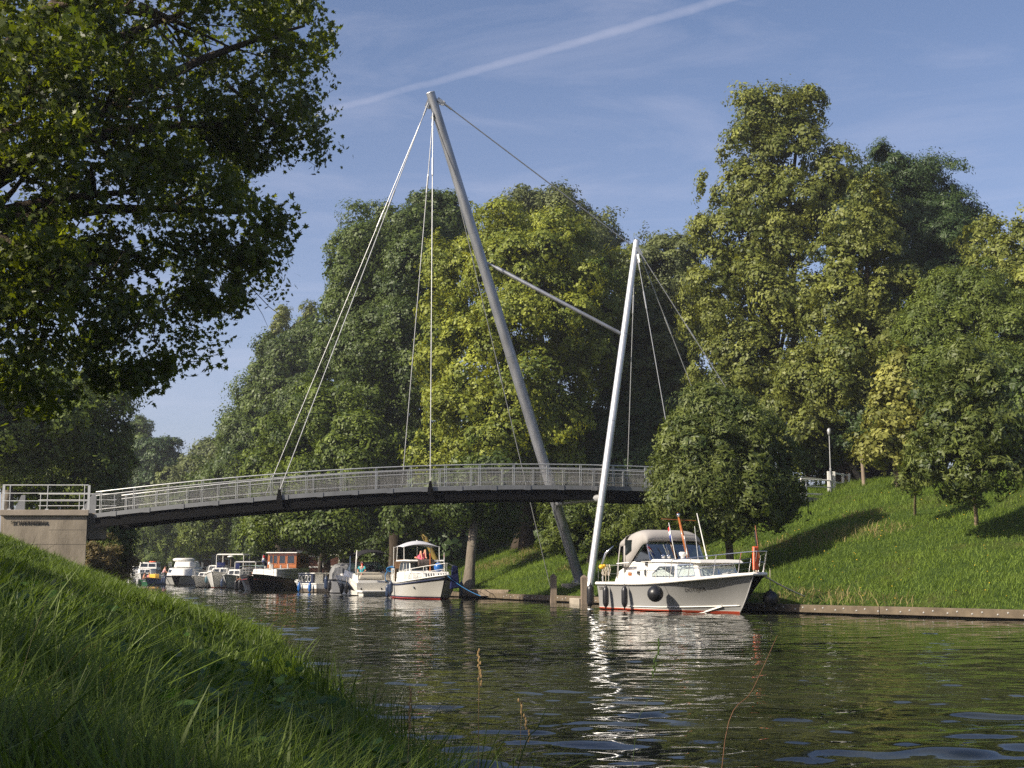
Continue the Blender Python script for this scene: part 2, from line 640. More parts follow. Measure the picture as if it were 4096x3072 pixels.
m = bpy.data.materials.new('grass_ground')
m.use_nodes = True
T = NT(m.node_tree)
p = m.node_tree.nodes['Principled BSDF']
tc = T.n('ShaderNodeTexCoord').outputs['Object']
n1 = T.noise(0.35, 4, 0.6, tc)
n2 = T.noise(3.5, 4, 0.65, tc)
n3 = T.noise(16, 3, 0.6, tc)
c = T.ramp(n2, [(0.3, (0.022, 0.042, 0.008)), (0.55, (0.055, 0.088, 0.016)), (0.75, (0.10, 0.13, 0.03))])
dry = T.math('MULTIPLY', T.math('SUBTRACT', n1, 0.56, clamp=True), 5.0, clamp=True)
c = T.mix(T.math('MULTIPLY', dry, 0.55), c, (0.20, 0.155, 0.06))
c = T.mix(T.math('MULTIPLY', n3, 0.55), c, (0.012, 0.024, 0.006))
T.l(c, p.inputs['Base Color'])
p.inputs['Roughness'].default_value = 0.95
p.inputs['Specular IOR Level'].default_value = 0.1
b = T.n('ShaderNodeBump')
b.inputs['Strength'].default_value = 0.9
b.inputs['Distance'].default_value = 0.08
T.l(T.math('ADD', n2, n3), b.inputs['Height'])
T.l(b.outputs[0], p.inputs['Normal'])
M_GROUND = m
g = np_obj('ground', np.stack([GX, GY, GZ], -1).reshape(-1, 3), fq, 4, M_GROUND, smooth=True)
tag(g, kind='structure')

# water
m = bpy.data.materials.new('canal_water')
m.use_nodes = True
T = NT(m.node_tree)
p = m.node_tree.nodes['Principled BSDF']
p.inputs['Base Color'].default_value = (0.022, 0.024, 0.013, 1)
p.inputs['Roughness'].default_value = 0.0
p.inputs['IOR'].default_value = 1.333
tc = T.n('ShaderNodeTexCoord').outputs['Object']
va = T.mapping(tc, (0.5, 1.15, 1), (0, 0, R(12)))
w1 = T.noise(0.55, 2, 0.45, va, 0.8)
w2 = T.noise(1.7, 2, 0.5, va, 0.6)
w3 = T.noise(5.0, 2, 0.5, va, 0.3)
patch = T.ramp(T.noise(0.06, 2, 0.5, tc), [(0.35, (0.35, 0.35, 0.35)), (0.65, (1, 1, 1))])
h = T.math('MULTIPLY', w2, 0.007)
h = T.math('ADD', h, T.math('MULTIPLY', T.math('MULTIPLY', w3, patch), 0.0035))
b = T.n('ShaderNodeBump')
b.inputs['Strength'].default_value = 1.0
b.inputs['Distance'].default_value = 1.0
T.l(h, b.inputs['Height'])
T.l(b.outputs[0], p.inputs['Normal'])
M_WATER = m
# real waves: a fan of fine mesh over the part of the canal one can see, on a still sheet that reaches far away
wy = 2.5 * np.exp(np.linspace(0, math.log(190 / 2.5), 1500))
wa = np.linspace(-0.62, 0.62, 520)
WA, WY = np.meshgrid(wa, wy)
WX = WA * WY
WZ = np.zeros_like(WX)
wr = np.random.default_rng(21)
for lam, n_, slope in ((2.6, 9, 0.013), (1.35, 14, 0.036), (0.72, 16, 0.054), (0.40, 16, 0.058)):
    for _ in range(n_):
        L_ = lam * wr.uniform(0.7, 1.35)
        th_ = R(100) + wr.normal(0, R(24))
        kx, ky = math.cos(th_) * 2 * math.pi / L_, math.sin(th_) * 2 * math.pi / L_
        res = np.clip((L_ / (WY * 0.0029) - 2.2) / 3.0, 0, 1)
        WZ += res * slope / math.sqrt(n_) * 1.4 * L_ / (2 * math.pi) * np.sin(kx * WX + ky * WY + wr.uniform(0, 6.28))
calm = 0.75 + 0.35 * np.sin(WX * 0.17 + 1.3 * np.sin(WY * 0.09)) * np.sin(WY * 0.13 + 0.4)
WZ *= calm * sm(200, 150, WY) * np.clip((0.62 - np.abs(WA)) * 12, 0, 1)
nyw, nxw = WX.shape
idx = np.arange(nxw * nyw).reshape(nyw, nxw)
fq = np.stack([idx[:-1, :-1], idx[:-1, 1:], idx[1:, 1:], idx[1:, :-1]], -1).reshape(-1)
flat_ = np.array([(-520, -200, -0.07), (200, -200, -0.07), (200, 620, -0.07), (-520, 620, -0.07)], float)
wv = np.concatenate([np.stack([WX, WY, WZ], -1).reshape(-1, 3), flat_])
fq = np.concatenate([fq, len(wv) - 4 + np.arange(4)])
wo_ = np_obj('water', wv, fq, 4, M_WATER, smooth=True)
tag(wo_, kind='structure')

# ---------------------------------------------------------------- leaves and grass materials
G_NEAR = leaf_mat('near_grass_blade', (0.034, 0.062, 0.010), (0.135, 0.188, 0.026), (1.2, 1.25, 0.6), 0.40, 0.5, 0.3)
G_FAR = leaf_mat('bank_grass_blade', (0.070, 0.118, 0.015), (0.175, 0.245, 0.034), (1.2, 1.25, 0.6), 0.35, 0.6, 0.2)
G_DRY = leaf_mat('dry_grass_blade', (0.20, 0.145, 0.055), (0.36, 0.29, 0.13), (1.1, 1.0, 0.7), 0.3, 0.7, 0.2)


def blades(name, P, hgt, wid, lean, mtl, tint=None, seg=3, curl=0.6, parent=None, comb=None):
    """Grass blades: tapered strips that rise from the points P and bend over."""
    n = len(P)
    az = rng.uniform(0, 2 * np.pi, n) if comb is None else comb + rng.normal(0, 0.9, n)
    ld = np.stack([np.cos(az), np.sin(az), np.zeros(n)], -1)
    fa = az + rng.uniform(-1.2, 1.2, n) + np.pi / 2
    sd = np.stack([np.cos(fa), np.sin(fa), np.zeros(n)], -1)
    vs = []
    for k in range(seg + 1):
        t = k / seg
        off = ld * (lean * hgt * t ** (1.0 + curl))[:, None]
        zz = hgt * t * (1 - 0.28 * np.minimum(lean, 1.4) * t)
        c = P + off
        c[:, 2] = P[:, 2] + zz
        w = wid * (1 - t ** 1.6) * 0.5
        if k < seg:
            vs.append(c - sd * w[:, None])
            vs.append(c + sd * w[:, None])
        else:
            vs.append(c)
    V = np.stack(vs, 1)
    nv = V.shape[1]
    base = (np.arange(n) * nv)[:, None]
    loops, counts = [], []
    for k in range(seg - 1):
        loops.append([2 * k, 2 * k + 1, 2 * k + 3, 2 * k + 2])
        counts.append(4)
    loops.append([2 * seg - 2, 2 * seg - 1, 2 * seg])
    counts.append(3)
    fl = np.concatenate([np.array(q) for q in loops])
    F = (base + fl[None, :]).reshape(-1)
    C = np.tile(np.array(counts), n)
    if tint is None:
        tint = np.clip(rng.normal(0.5, 0.22, n), 0, 1)
    return np_obj(name, V.reshape(-1, 3), F, 0, mtl, parent, np.repeat(tint, seg), smooth=True, counts=C)


def scatter_view(n, ylo, yhi, plo, phi, power):
    """Ground points spread in bearing and in distance, thinning with distance."""
    u = rng.random(n)
    Y = (ylo ** (1 - power) + u * (yhi ** (1 - power) - ylo ** (1 - power))) ** (1 / (1 - power))
    X = rng.uniform(plo, phi, n) * Y
    return X, Y


# near bank: long grass
X, Y = scatter_view(150000, 0.9, 30, -0.46, 0.16, 1.45)
dl, _ = sdist(X, Y, SHORE, 1)
pn = np.clip(0.25 + 0.5 * (lump(X * 0.7, Y * 0.7) + 1) / 2, 0.1, 1)
k = (dl > -0.12) & (rng.random(len(X)) < 0.45 + 0.55 * pn)
X, Y, dl, pn = X[k], Y[k], dl[k], pn[k]
P = np.stack([X, Y, gz(X, Y)], -1)
near = 1 / (1 + np.exp((Y - 12) / 4))
h = rng.gamma(6, 0.033, len(X)) * (0.7 + 0.6 * pn) * (1 + 0.3 * (dl < 0.9))
h = np.minimum(h, 0.14 + 0.11 * Y ** 0.5)
w = np.clip(rng.gamma(5, 0.00145, len(X)), 0.0025, 0.018) * (0.8 + Y * 0.07)
tus = np.clip((np.sin(X * 3.1 + 2 * np.sin(Y * 1.7)) * np.sin(Y * 2.6 + 1.3 * np.sin(X * 2.1)) + 0.4), 0, 1.4)
h = h * (0.72 + 0.5 * tus)
comb = 3.0 * np.sin(X * 1.3 + 1.7 * np.sin(Y * 0.9)) + 2.0 * np.sin(Y * 1.9 + X)
g = blades('long_grass', P, h, w, rng.uniform(0.2, 1.25, len(X)), G_NEAR, np.clip(rng.normal(0.22 + 0.3 * pn + 0.2 * tus, 0.22), 0, 1), seg=4, comb=comb)
tag(g, 'long lush grass covering the near canal bank', 'grass', kind='stuff')
X, Y = scatter_view(150000, 24, 75, -0.52, 0.02, 1.2)
dl, _ = sdist(X, Y, SHORE, 1)
k = (dl > -0.05) & (dl < 11)
X, Y = X[k], Y[k]
P = np.stack([X, Y, gz(X, Y)], -1)
pn = np.clip((lump(X * 0.8, Y * 0.8) + 1.4) / 2.8, 0, 1)
g = blades('bank_grass', P, rng.gamma(6, 0.030, len(X)) * (0.7 + 0.6 * pn), rng.uniform(0.018, 0.045, len(X)), rng.uniform(0.3, 1.2, len(X)), G_NEAR, np.clip(rng.normal(0.3 + 0.4 * pn, 0.2), 0, 1), seg=2)
tag(g, 'uneven grass on the bank up to the concrete abutment', 'grass', kind='stuff')
# dry stalks in the near grass
X, Y = scatter_view(260, 1.6, 14, -0.42, 0.10, 1.4)
dl, _ = sdist(X, Y, SHORE, 1)
k = dl > 0.1
X, Y = X[k], Y[k]
P = np.stack([X, Y, gz(X, Y)], -1)
g = blades('dry_stalks', P, rng.uniform(0.15, 0.38, len(X)), rng.uniform(0.002, 0.004, len(X)), rng.uniform(0.1, 0.9, len(X)), G_DRY, seg=4)
tag(g, 'thin straw-coloured stalks among the near bank grass', 'grass', kind='stuff')


# broad weeds near the camera
def weed_leaves(name, n, ylo, yhi, plo, phi, size, mtl, label):
    X, Y = scatter_view(n, ylo, yhi, plo, phi, 1.3)
    dl, _ = sdist(X, Y, SHORE, 1)
    k = (dl > 0.2) & (lump(X * 1.1 + 3, Y * 1.3) > 0.25)
    X, Y = X[k], Y[k]
    n = len(X)
    C = np.stack([X, Y, gz(X, Y) + rng.uniform(0.03, 0.22, n)], -1)
    N = rng.normal(0, 0.45, (n, 3)) + np.array([0, 0, 1.0])
    V, F, Cn = leaf_shapes(C, N, size * rng.uniform(0.6, 1.3, n), 'heart')
    g = np_obj(name, V, F, 0, mtl, None, np.repeat(np.clip(rng.normal(0.4, 0.2, n), 0, 1), 1), counts=Cn)
    tag(g, label, 'weeds', kind='stuff')


SHAPES = {
    'diamond': [(0, -0.5), (0.30, -0.02), (0, 0.5), (-0.30, -0.02)],
    'lance': [(0, -0.5), (0.17, -0.1), (0, 0.5), (-0.17, -0.1)],
    'heart': [(0, -0.42), (0.34, -0.5), (0.5, -0.15), (0.33, 0.2), (0, 0.5), (-0.33, 0.2), (-0.5, -0.15), (-0.34, -0.5)],
    'plane': [(0, -0.42), (0.16, -0.30), (0.52, -0.22), (0.26, -0.02), (0.46, 0.24), (0.15, 0.16), (0, 0.55), (-0.15, 0.16), (-0.46, 0.24), (-0.26, -0.02), (-0.52, -0.22), (-0.16, -0.30)],
}


def leaf_shapes(C, N, size, shape):
    n = len(C)
    N = N / np.linalg.norm(N, axis=1)[:, None]
    a = rng.normal(0, 1, (n, 3))
    U = np.cross(N, a)
    U /= np.linalg.norm(U, axis=1)[:, None]
    Vv = np.cross(N, U)
    pts = np.array(SHAPES[shape])
    k = len(pts)
    bend = rng.uniform(-0.1, 0.35, n)
    fold = -np.abs(pts[:, 0])[None, :] * bend[:, None] * 0.9 - (pts[:, 1] ** 2)[None, :] * bend[:, None] * 0.6
    V = C[:, None, :] + size[:, None, None] * (U[:, None, :] * pts[None, :, 0, None] + Vv[:, None, :] * pts[None, :, 1, None] + N[:, None, :] * fold[:, :, None])
    F = np.arange(n * k)
    return V.reshape(-1, 3), F, np.full(n, k)


G_WEED = leaf_mat('weed_leaf', (0.020, 0.055, 0.010), (0.055, 0.115, 0.022), (1.2, 1.25, 0.6), 0.3, 0.5, 0.3)
weed_leaves('weeds', 6000, 3.0, 20, -0.44, 0.05, 0.085, G_WEED, 'broad leaved weeds scattered through the near bank grass')

# far bank: shorter grass with dry patches
def right_scatter(n, ylo, yhi, dmax):
    """Points behind the quay, spread evenly over the strip that one can see."""
    X = rng.uniform(-30, 52, n)
    Y = rng.uniform(ylo, yhi, n)
    d, _ = sdist(X, Y, QUAY, -1)
    k = (d > 0.55) & (d < dmax) & (np.abs(X / Y) < 0.58)
    return X[k], Y[k], d[k]


X, Y, d = right_scatter(1150000, 34, 104, 24)
Z = gz(X, Y)
pn = np.clip((lump(X * 0.9, Y * 0.9) + 1.4) / 2.8, 0, 1)
P = np.stack([X, Y, Z], -1)
low = 0.5 + 0.5 * np.sin(X * 0.33 + 1.9 * np.sin(Y * 0.21)) * np.sin(Y * 0.29 + X * 0.12 + 0.6)
hh = rng.gamma(5, 0.032, len(X)) * (0.7 + 0.7 * pn)
g = blades('slope_grass', P, hh, rng.uniform(0.011, 0.030, len(X)), rng.uniform(0.3, 1.3, len(X)), G_FAR, np.clip(rng.normal(0.28 + 0.24 * pn + 0.26 * low, 0.16), 0, 1), seg=2)
tag(g, 'green grass on the far slope above the quay', 'grass', kind='stuff')
X, Y, d = right_scatter(240000, 34, 100, 24)
dn = np.sin(X * 0.41 + 2.0 * np.sin(Y * 0.13)) * np.sin(Y * 0.33 + 1.1) + 0.35 * np.sin(X * 1.3 + Y * 0.9)
k = dn > 0.58
X, Y = X[k], Y[k]
P = np.stack([X, Y, gz(X, Y)], -1)
g = blades('straw_grass', P, rng.gamma(6, 0.045, len(X)), rng.uniform(0.012, 0.035, len(X)), rng.uniform(0.2, 1.2, len(X)), G_DRY, seg=2)
tag(g, 'pale straw patches in the grass of the far slope', 'grass', kind='stuff')
# small yellow flowers on the slope
X, Y, d = right_scatter(2600, 36, 66, 14)
k = rng.random(len(X)) < 0.5
X, Y = X[k], Y[k]
C = np.stack([X, Y, gz(X, Y) + 0.16], -1)
V, F, Cn = leaf_shapes(C, rng.normal(0, 0.3, (len(X), 3)) + np.array([-0.3, -0.5, 0.8]), np.full(len(X), 0.05), 'diamond')
g = np_obj('yellow_flowers', V, F, 0, M_YELLOW, counts=Cn)
tag(g, 'tiny yellow flowers dotted over the far grass slope', 'flowers', kind='stuff')

# ---------------------------------------------------------------- quay
def offset_line(line, d):
    out = []
    n = len(line)
    for i in range(n):
        a, b = line[max(i - 1, 0)], line[min(i + 1, n - 1)]
        t = (b - a) / np.linalg.norm(b - a)
        nrm = np.array([t[1], -t[0]])
        out.append(line[i] + nrm * d)
    return out


def line_points(line, i0, i1, step):
    pts = []
    for a, b in zip(line[i0:i1], line[i0 + 1:i1 + 1]):
        L = np.linalg.norm(b - a)
        for t in np.arange(0, L, step):
            pts.append(a + (b - a) * t / L)
    return pts


qw = empty('quay_wall', (9.15, 50, 0), label='low weathered timber quay edging the grass slope, studded with bolt heads', cat='quay wall')
ql = [np.array(p) for p in QUAY[1:11]]
beam, sheet = MB(), MB()
for a, b_ in zip(ql[:-1], ql[1:]):
    L = np.linalg.norm(b_ - a)
    nseg = max(1, int(L / 5.0))
    t = (b_ - a) / L
    nr = np.array([t[1], -t[0]])
    for i in range(nseg):
        p0 = a + (b_ - a) * (i / nseg) + t * 0.01
        p1 = a + (b_ - a) * ((i + 1) / nseg) - t * 0.01
        c0, c1 = p0 + nr * 0.16, p1 + nr * 0.16
        zz = 0.215 + rnd.uniform(-0.012, 0.012)
        beam.bar((c0[0], c0[1], zz), (c1[0], c1[1], zz), 0.34, 0.27)
        d0, d1_ = p0 + nr * 0.30, p1 + nr * 0.30
        sheet.bar((d0[0], d0[1], -0.45), (d1_[0], d1_[1], -0.45), 0.30, 1.06)
off = Vector((-9.15, -50, 0))
for o, nm, mt in ((beam, 'cap_beam', M_QUAY), (sheet, 'sheet_piling', M_DARKWOOD)):
    o.v = [tuple(Vector(v) + off) for v in o.v]
    o.build(nm, mt, qw, bevel=0.015 if nm == 'cap_beam' else 0)
bolts = MB()
for i in range(1, 5):
    a, b_ = QUAY[i], QUAY[i + 1]
    L = np.linalg.norm(b_ - a)
    t = (b_ - a) / L
    nr = np.array([t[1], -t[0]])
    s, up = 0.3, 0
    while s < L:
        q = a + t * s - nr * 0.012
        bolts.ball((q[0] - 9.15, q[1] - 50, 0.245 if up % 2 else 0.185), 0.033, 6, 4)
        s += 0.36 if up % 2 else 0.55
        up += 1
bolts.build('bolt_heads', mat('bolt_zinc', (0.42, 0.41, 0.38), 0.6), qw)
# ---------------------------------------------------------------- footbridge
def Yc(X):
    u = X - 3.6
    return 66 + 0.275 * u + 0.0087 * u * u


def deck_n(X):
    s = 0.275 + 2 * 0.0087 * (X - 3.6)
    t = Vector((1, s, 0)).normalized()
    return t, Vector((-t.y, t.x, 0))


HW = 1.5
smp = [(427, 2049), (700, 2021), (1000, 1989), (1300, 1967), (1560, 1952.6), (1900, 1943), (2000, 1941), (2340, 1943), (2590, 1949), (3190, 1988)]
sx, sz = [], []
for px, py in smp:
    X = (px - 2048) / F_PX * 65
    for _ in range(6):
        q = at(px, py, Yc(X) - HW)
        X = q.x
    sx.append(X)
    sz.append(q.z)
ZF = np.polyfit(sx, sz, 4)
X0, X1 = -19.9, 15.9


def zd(X):
    return float(np.polyval(ZF, X))


def dp(X, off, dz=0.0):
    """Point of the deck at station X, off metres to the far side, dz above the fascia top."""
    t, n = deck_n(X)
    return Vector((X, Yc(X), zd(X) + dz)) + n * off


def local(mb, root):
    L = Vector(root.location)
    mb.v = [tuple(Vector(v) - L) for v in mb.v]
    return mb


BR = empty('footbridge', (3.6, 66, 0), label='arched cable-stayed footbridge with grey mesh railings and two leaning masts', cat='bridge')
N = 80
ST = [X0 + (X1 - X0) * i / N for i in range(N + 1)]


def strip(mb, o0, o1, z0, z1, stations=ST):
    """Closed bar along the deck with a rectangular section."""
    rows = []
    for X in stations:
        rows.append([dp(X, o0, z0), dp(X, o1, z0), dp(X, o1, z1), dp(X, o0, z1), dp(X, o0, z0)])
    b0 = len(mb.v)
    mb.grid(rows)
    n = len(rows)
    mb.f.append((b0, b0 + 1, b0 + 2, b0 + 3))
    mb.mi.append(0)
    e = b0 + (n - 1) * 5
    mb.f.append((e + 3, e + 2, e + 1, e))
    mb.mi.append(0)


d = MB()
strip(d, -HW + 0.09, HW - 0.09, -0.10, -0.02)
local(d, BR).build('deck', M_ASPH, BR)
for sgn in (-1, 1):
    d = MB()
    a, b_ = sorted((sgn * HW, sgn * (HW - 0.085)))
    strip(d, a, b_, -0.205, 0.0)
    for X in np.arange(X0 + 0.9, X1, 1.62):
        t, n = deck_n(X)
        q = dp(X, sgn * (HW + 0.012), -0.115)
        d.box(q, (0.30, 0.022, 0.235), math.atan2(t.y, t.x))
    local(d, BR).build('fascia', M_FASCIA, BR)
    d = MB()
    a, b_ = sorted((sgn * (HW - 0.10), sgn * (HW - 0.20)))
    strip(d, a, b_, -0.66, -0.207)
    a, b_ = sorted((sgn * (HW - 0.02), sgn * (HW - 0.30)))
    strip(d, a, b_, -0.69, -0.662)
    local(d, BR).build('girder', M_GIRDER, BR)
d = MB()
strip(d, -1.1, 1.1, -0.5, -0.42)
for X in np.arange(X0 + 0.9, X1, 1.62):
    d.bar(dp(X, -1.28, -0.40), dp(X, 1.28, -0.40), 0.1, 0.28)
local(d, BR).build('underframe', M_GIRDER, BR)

PX = list(np.arange(X0 + 0.25, X1, 1.62))
for sgn in (-1, 1):
    so = sgn * (HW - 0.055)
    rail = MB()
    rail.tube([dp(X, so, 1.03) for X in ST], 0.030, 8)
    rl = local(rail, BR).build('railing', M_RAIL, BR, smooth=True, auto=40)
    ra = MB()
    ra.tube([dp(X, so, 0.855) for X in ST], 0.021, 6)
    local(ra, BR).build('upper_rail', M_RAIL, rl, smooth=True, auto=40)
    ra = MB()
    ra.tube([dp(X, so, 0.17) for X in ST], 0.021, 6)
    local(ra, BR).build('lower_rail', M_RAIL, rl, smooth=True, auto=40)
    for i, X in enumerate(PX):
        po = MB()
        for e in (-0.035, 0.035):
            po.bar(dp(X + e, so, -0.08), dp(X + e, so, 1.0), 0.02, 0.06, up=deck_n(X)[1])
        local(po, BR).build('post', M_RAIL, rl)
    so2 = sgn * (HW - 0.03)
    for i in range(len(PX) - 1):
        pm = MB()
        xa, xb = PX[i] + 0.06, PX[i + 1] - 0.06
        wx = np.linspace(xa, xb, 6)
        for z in np.arange(0.07, 0.84, 0.076):
            pm.tube([dp(X, so2, z) for X in wx], 0.0044, 4, caps=False)
        for X in np.arange(xa, xb + 0.001, 0.068):
            pm.tube([dp(X, so2, 0.07), dp(X, so2, 0.835)], 0.0038, 4, caps=False)
        local(pm, BR).build('mesh_panel', M_MESH, rl)

# masts
FT = at(2322, 2334, 69.0)
TT = at(1722, 372, 63.6)
FN = at(2353, 2392, 63.3)
TN = at(2546, 966, 67.2)


def lerp(a, b, t):
    return a + (b - a) * t


def on_px(a, b, py):
    """Parameter on a-b whose picture row is py."""
    best = min(range(0, 1001), key=lambda i: abs(row(lerp(a, b, i / 1000)) - py))
    return best / 1000


def row(P):
    v = P - Vector((0, 0, CAM_Z))
    cp, sp = math.cos(PITCH), math.sin(PITCH)
    return 1536 - F_PX * (v.z * cp - v.y * sp) / (v.y * cp + v.z * sp)


def mast(name, a, b, r0, r1, mtl):
    d = MB()
    n = 24
    d.tube([lerp(a, b, i / n) for i in range(n + 1)], [r0 + (r1 - r0) * max(0, (i / n - 0.45) / 0.55) for i in range(n + 1)], 32)
    o = local(d, BR).build(name, mtl, BR, smooth=True, auto=40)
    ax = (b - a).normalized()
    c = MB()
    c.tube([b + ax * 0.002, b + ax * 0.035], [r1 * 1.06, r1 * 1.0], 32)
    local(c, BR).build('cap', M_MAST_LIT, o)
    for t in (0.02, 0.235, 0.47, 0.72):
        q = MB()
        rr = r0 + (r1 - r0) * max(0, (t - 0.45) / 0.55)
        q.tube([lerp(a, b, t), lerp(a, b, t) + ax * 0.03], rr + 0.006, 32)
        local(q, BR).build('weld_seam', M_MAST, o, smooth=True, auto=40)
    f = MB()
    f.lathe([(r0 * 1.9, 0), (r0 * 1.9, 0.05)], a - Vector((0, 0, 0.01)), 24)
    for k in range(10):
        an = 2 * math.pi * k / 10
        f.tube([a + Vector((math.cos(an) * r0 * 1.55, math.sin(an) * r0 * 1.55, 0.03)), a + Vector((math.cos(an) * r0 * 1.55, math.sin(an) * r0 * 1.55, 0.17))], 0.026, 6)
    local(f, BR).build('base_plate', M_CHROME, o)
    return o


mt = mast('mast', FT, TT, 0.275, 0.225, M_MAST)
mt['label'] = 'taller mast leaning over the water, its shade put into darker grey paint'
mn = mast('mast', FN, TN, 0.185, 0.165, M_MAST_LIT)
mn['label'] = 'shorter mast in front of the deck, its sunlight put into brighter silver paint'
fo = MB()
fo.box((FT.x - 0.1, FT.y, FT.z - 0.56), (1.5, 1.5, 1.1), 0.2)
local(fo, BR).build('footing', M_CONC2, BR, bevel=0.03)
fo = MB()
fo.box((FN.x - 0.15, FN.y + 0.15, FN.z - 0.86), (1.15, 1.2, 1.7), 0.35)
local(fo, BR).build('footing', M_CONC2, BR, bevel=0.03)
# strut between the masts
sa, sb = lerp(FT, TT, on_px(FT, TT, 1040)), lerp(FN, TN, on_px(FN, TN, 1342))
d = MB()
d.tube([lerp(sa, sb, 0.03), lerp(sa, sb, 0.10), lerp(sa, sb, 0.105), lerp(sa, sb, 0.95), lerp(sa, sb, 1)], [0.055, 0.07, 0.10, 0.10, 0.075], 16)
local(d, BR).build('strut', M_MAST, BR, smooth=True, auto=40)
# crossbeam under the deck and its bracket
ca, cb = lerp(FT, TT, on_px(FT, TT, 2012)), lerp(FN, TN, on_px(FN, TN, 1992))
d = MB()
d.tube([ca, lerp(ca, cb, 0.2)], 0.19, 16)
d.tube([lerp(ca, cb, 0.2), lerp(ca, cb, 0.65)], 0.15, 16)
d.tube([lerp(ca, cb, 0.65), cb], 0.185, 16)
cx = local(d, BR).build('crossbeam', M_MAST_LIT, BR, smooth=True, auto=40)
d = MB()
mid = lerp(ca, cb, 0.5)
zb = zd(mid.x) - 0.69
pa = [Vector((mid.x + ex, mid.y + ey, mid.z - 0.03)) for ex, ey in ((-0.28, -0.5), (0.28, -0.5), (0.28, 0.5), (-0.28, 0.5))]
pb = [Vector((mid.x + ex, mid.y + ey, zb)) for ex, ey in ((-0.75, -1.3), (0.75, -1.3), (0.75, 1.3), (-0.75, 1.3))]
d.prism(pa, pb)
local(d, BR).build('bracket', M_MAST, BR)


def cable(a, b, r=0.023, sleeve=None, lug=None):
    d = MB()
    d.tube([a, b], r, 8)
    o = local(d, BR).build('cable', M_STEEL, BR, smooth=True, auto=40)
    s = MB()
    ax = (b - a).normalized()
    if sleeve:
        p0 = lerp(a, b, sleeve)
        s.tube([p0, p0 + ax * 0.08, p0 + ax * 0.95, p0 + ax * 1.05], [r, r * 1.9, r * 1.9, r], 8)
        local(s, BR).build('turnbuckle', M_STEEL, o)
    s = MB()
    s.tube([a - ax * 0.1, a + ax * 0.55], r * 1.8, 8)
    s.bar(a - ax * 0.35, a + ax * 0.12, 0.05, 0.20)
    local(s, BR).build('fork_end', M_STEEL, o)
    if lug is not None:
        l_ = MB()
        q = lug
        t, n = deck_n(q.x)
        sg = -1 if n.dot(q - Vector((q.x, Yc(q.x), q.z))) < 0 else 1
        e = n * sg * 0.05
        up = Vector((0, 0, 1))
        l_.prism([q + t * 0.05 + up * 0.28 + e * 0.6, q - t * 0.05 + up * 0.28 + e * 0.6, q - t * 0.15 - up * 0.30 + e * 0.6, q - t * 0.08 - up * 0.40 + e * 0.6, q + t * 0.08 - up * 0.40 + e * 0.6, q + t * 0.15 - up * 0.30 + e * 0.6],
                 [q + t * 0.05 + up * 0.28 + e * 2.2, q - t * 0.05 + up * 0.28 + e * 2.2, q - t * 0.15 - up * 0.30 + e * 2.2, q - t * 0.08 - up * 0.40 + e * 2.2, q + t * 0.08 - up * 0.40 + e * 2.2, q + t * 0.15 - up * 0.30 + e * 2.2])
        local(l_, BR).build('lug', M_GIRDER, o)
    return o


def edge_at(px, py, sgn):
    X = (px - 2048) / F_PX * 65
    for _ in range(8):
        q = dp(X, sgn * HW)
        X = (px - 2048) / F_PX * q.y * (at(px, py, 1).x / ((px - 2048) / F_PX))
    return dp(X, sgn * HW, 0)


tt1, tt2 = lerp(FT, TT, 0.975), lerp(FT, TT, 0.955)
for (px, py, sgn, top, ex, sl) in ((1116, 1979, -1, tt1, -0.34, 0.23), (1057, 1985, 1, tt1, -0.34, 0.27), (1704, 1945, -1, tt2, -0.22, 0.12), (1621, 1950, 1, tt2, -0.22, 0.16)):
    e = edge_at(px, py, sgn)
    cable(top + Vector((ex, -0.08 + 0.06 * sgn, 0)), e + Vector((0, sgn * 0.07, 0.18)), 0.023, sl, e)
tn1, tn2 = lerp(FN, TN, 0.965), lerp(FN, TN, 0.94)
for (px, py, sgn, top, ex, sl) in ((2544, 1950, 1, tn2, 0.05, 0.15), (2668, 1955, -1, tn2, 0.22, 0.14), (3122, 1985, -1, tn1, 0.26, 0.3), (2978, 1975, 1, tn1, 0.26, 0.26)):
    e = edge_at(px, py, sgn)
    cable(top + Vector((ex, 0.08 * sgn, 0)), e + Vector((0, sgn * 0.07, 0.18)), 0.022, sl, e)
cable(lerp(FT, TT, 0.985) + Vector((0.52, 0, -0.12)), lerp(FN, TN, 0.985) + Vector((-0.3, 0, 0.1)), 0.033, None, None)
gp = at(2203, 2308, 70.6)
gp.z = gzs(gp.x, gp.y) - 0.1
cable(lerp(FT, TT, 0.93) + Vector((0.02, 0.22, 0)), gp, 0.022, 0.5, None)
# plates that carry the top cables
for a_, b_ in ((TT - (TT - FT).normalized() * 0.35, lerp(FT, TT, 0.985) + Vector((0.58, 0, -0.16))), (tt1 + Vector((0.0, 0, 0.15)), tt1 + Vector((-0.36, 0, -0.1))), (tt2 + Vector((0, 0, 0.15)), tt2 + Vector((-0.26, 0, -0.2))), (tn1 + Vector((0, 0, 0.2)), tn1 + Vector((0.3, 0, -0.08))), (tn2 + Vector((0, 0, 0.2)), tn2 + Vector((0.24, 0, -0.15)))):
    d = MB()
    d.bar(a_, b_, 0.05, 0.26)
    local(d, BR).build('anchor_plate', M_STEEL, BR)

# ---------------------------------------------------------------- abutment on the near bank
AX0, AX1, AY = -24.45, -20.42, 62.8
AB = empty('bridge_abutment', ((AX0 + AX1) / 2, 65, 0), label='big concrete abutment block with dark raised lettering rising from the grass bank', cat='abutment')
AT = 4.20
w_ = MB()
def slanted(mb, x0, x1, y0, y1, z0, z1, e=0.0):
    """Block whose end face runs back at the skew of the bridge."""
    xb = x1 * (y1 / y0) - 0.06
    lo = [(x0, y0, z0), (x1, y0, z0), (xb, y1, z0), (x0 - 1.4, y1, z0)]
    mb.prism(lo, [(a, b, z1) for a, b, c in lo])


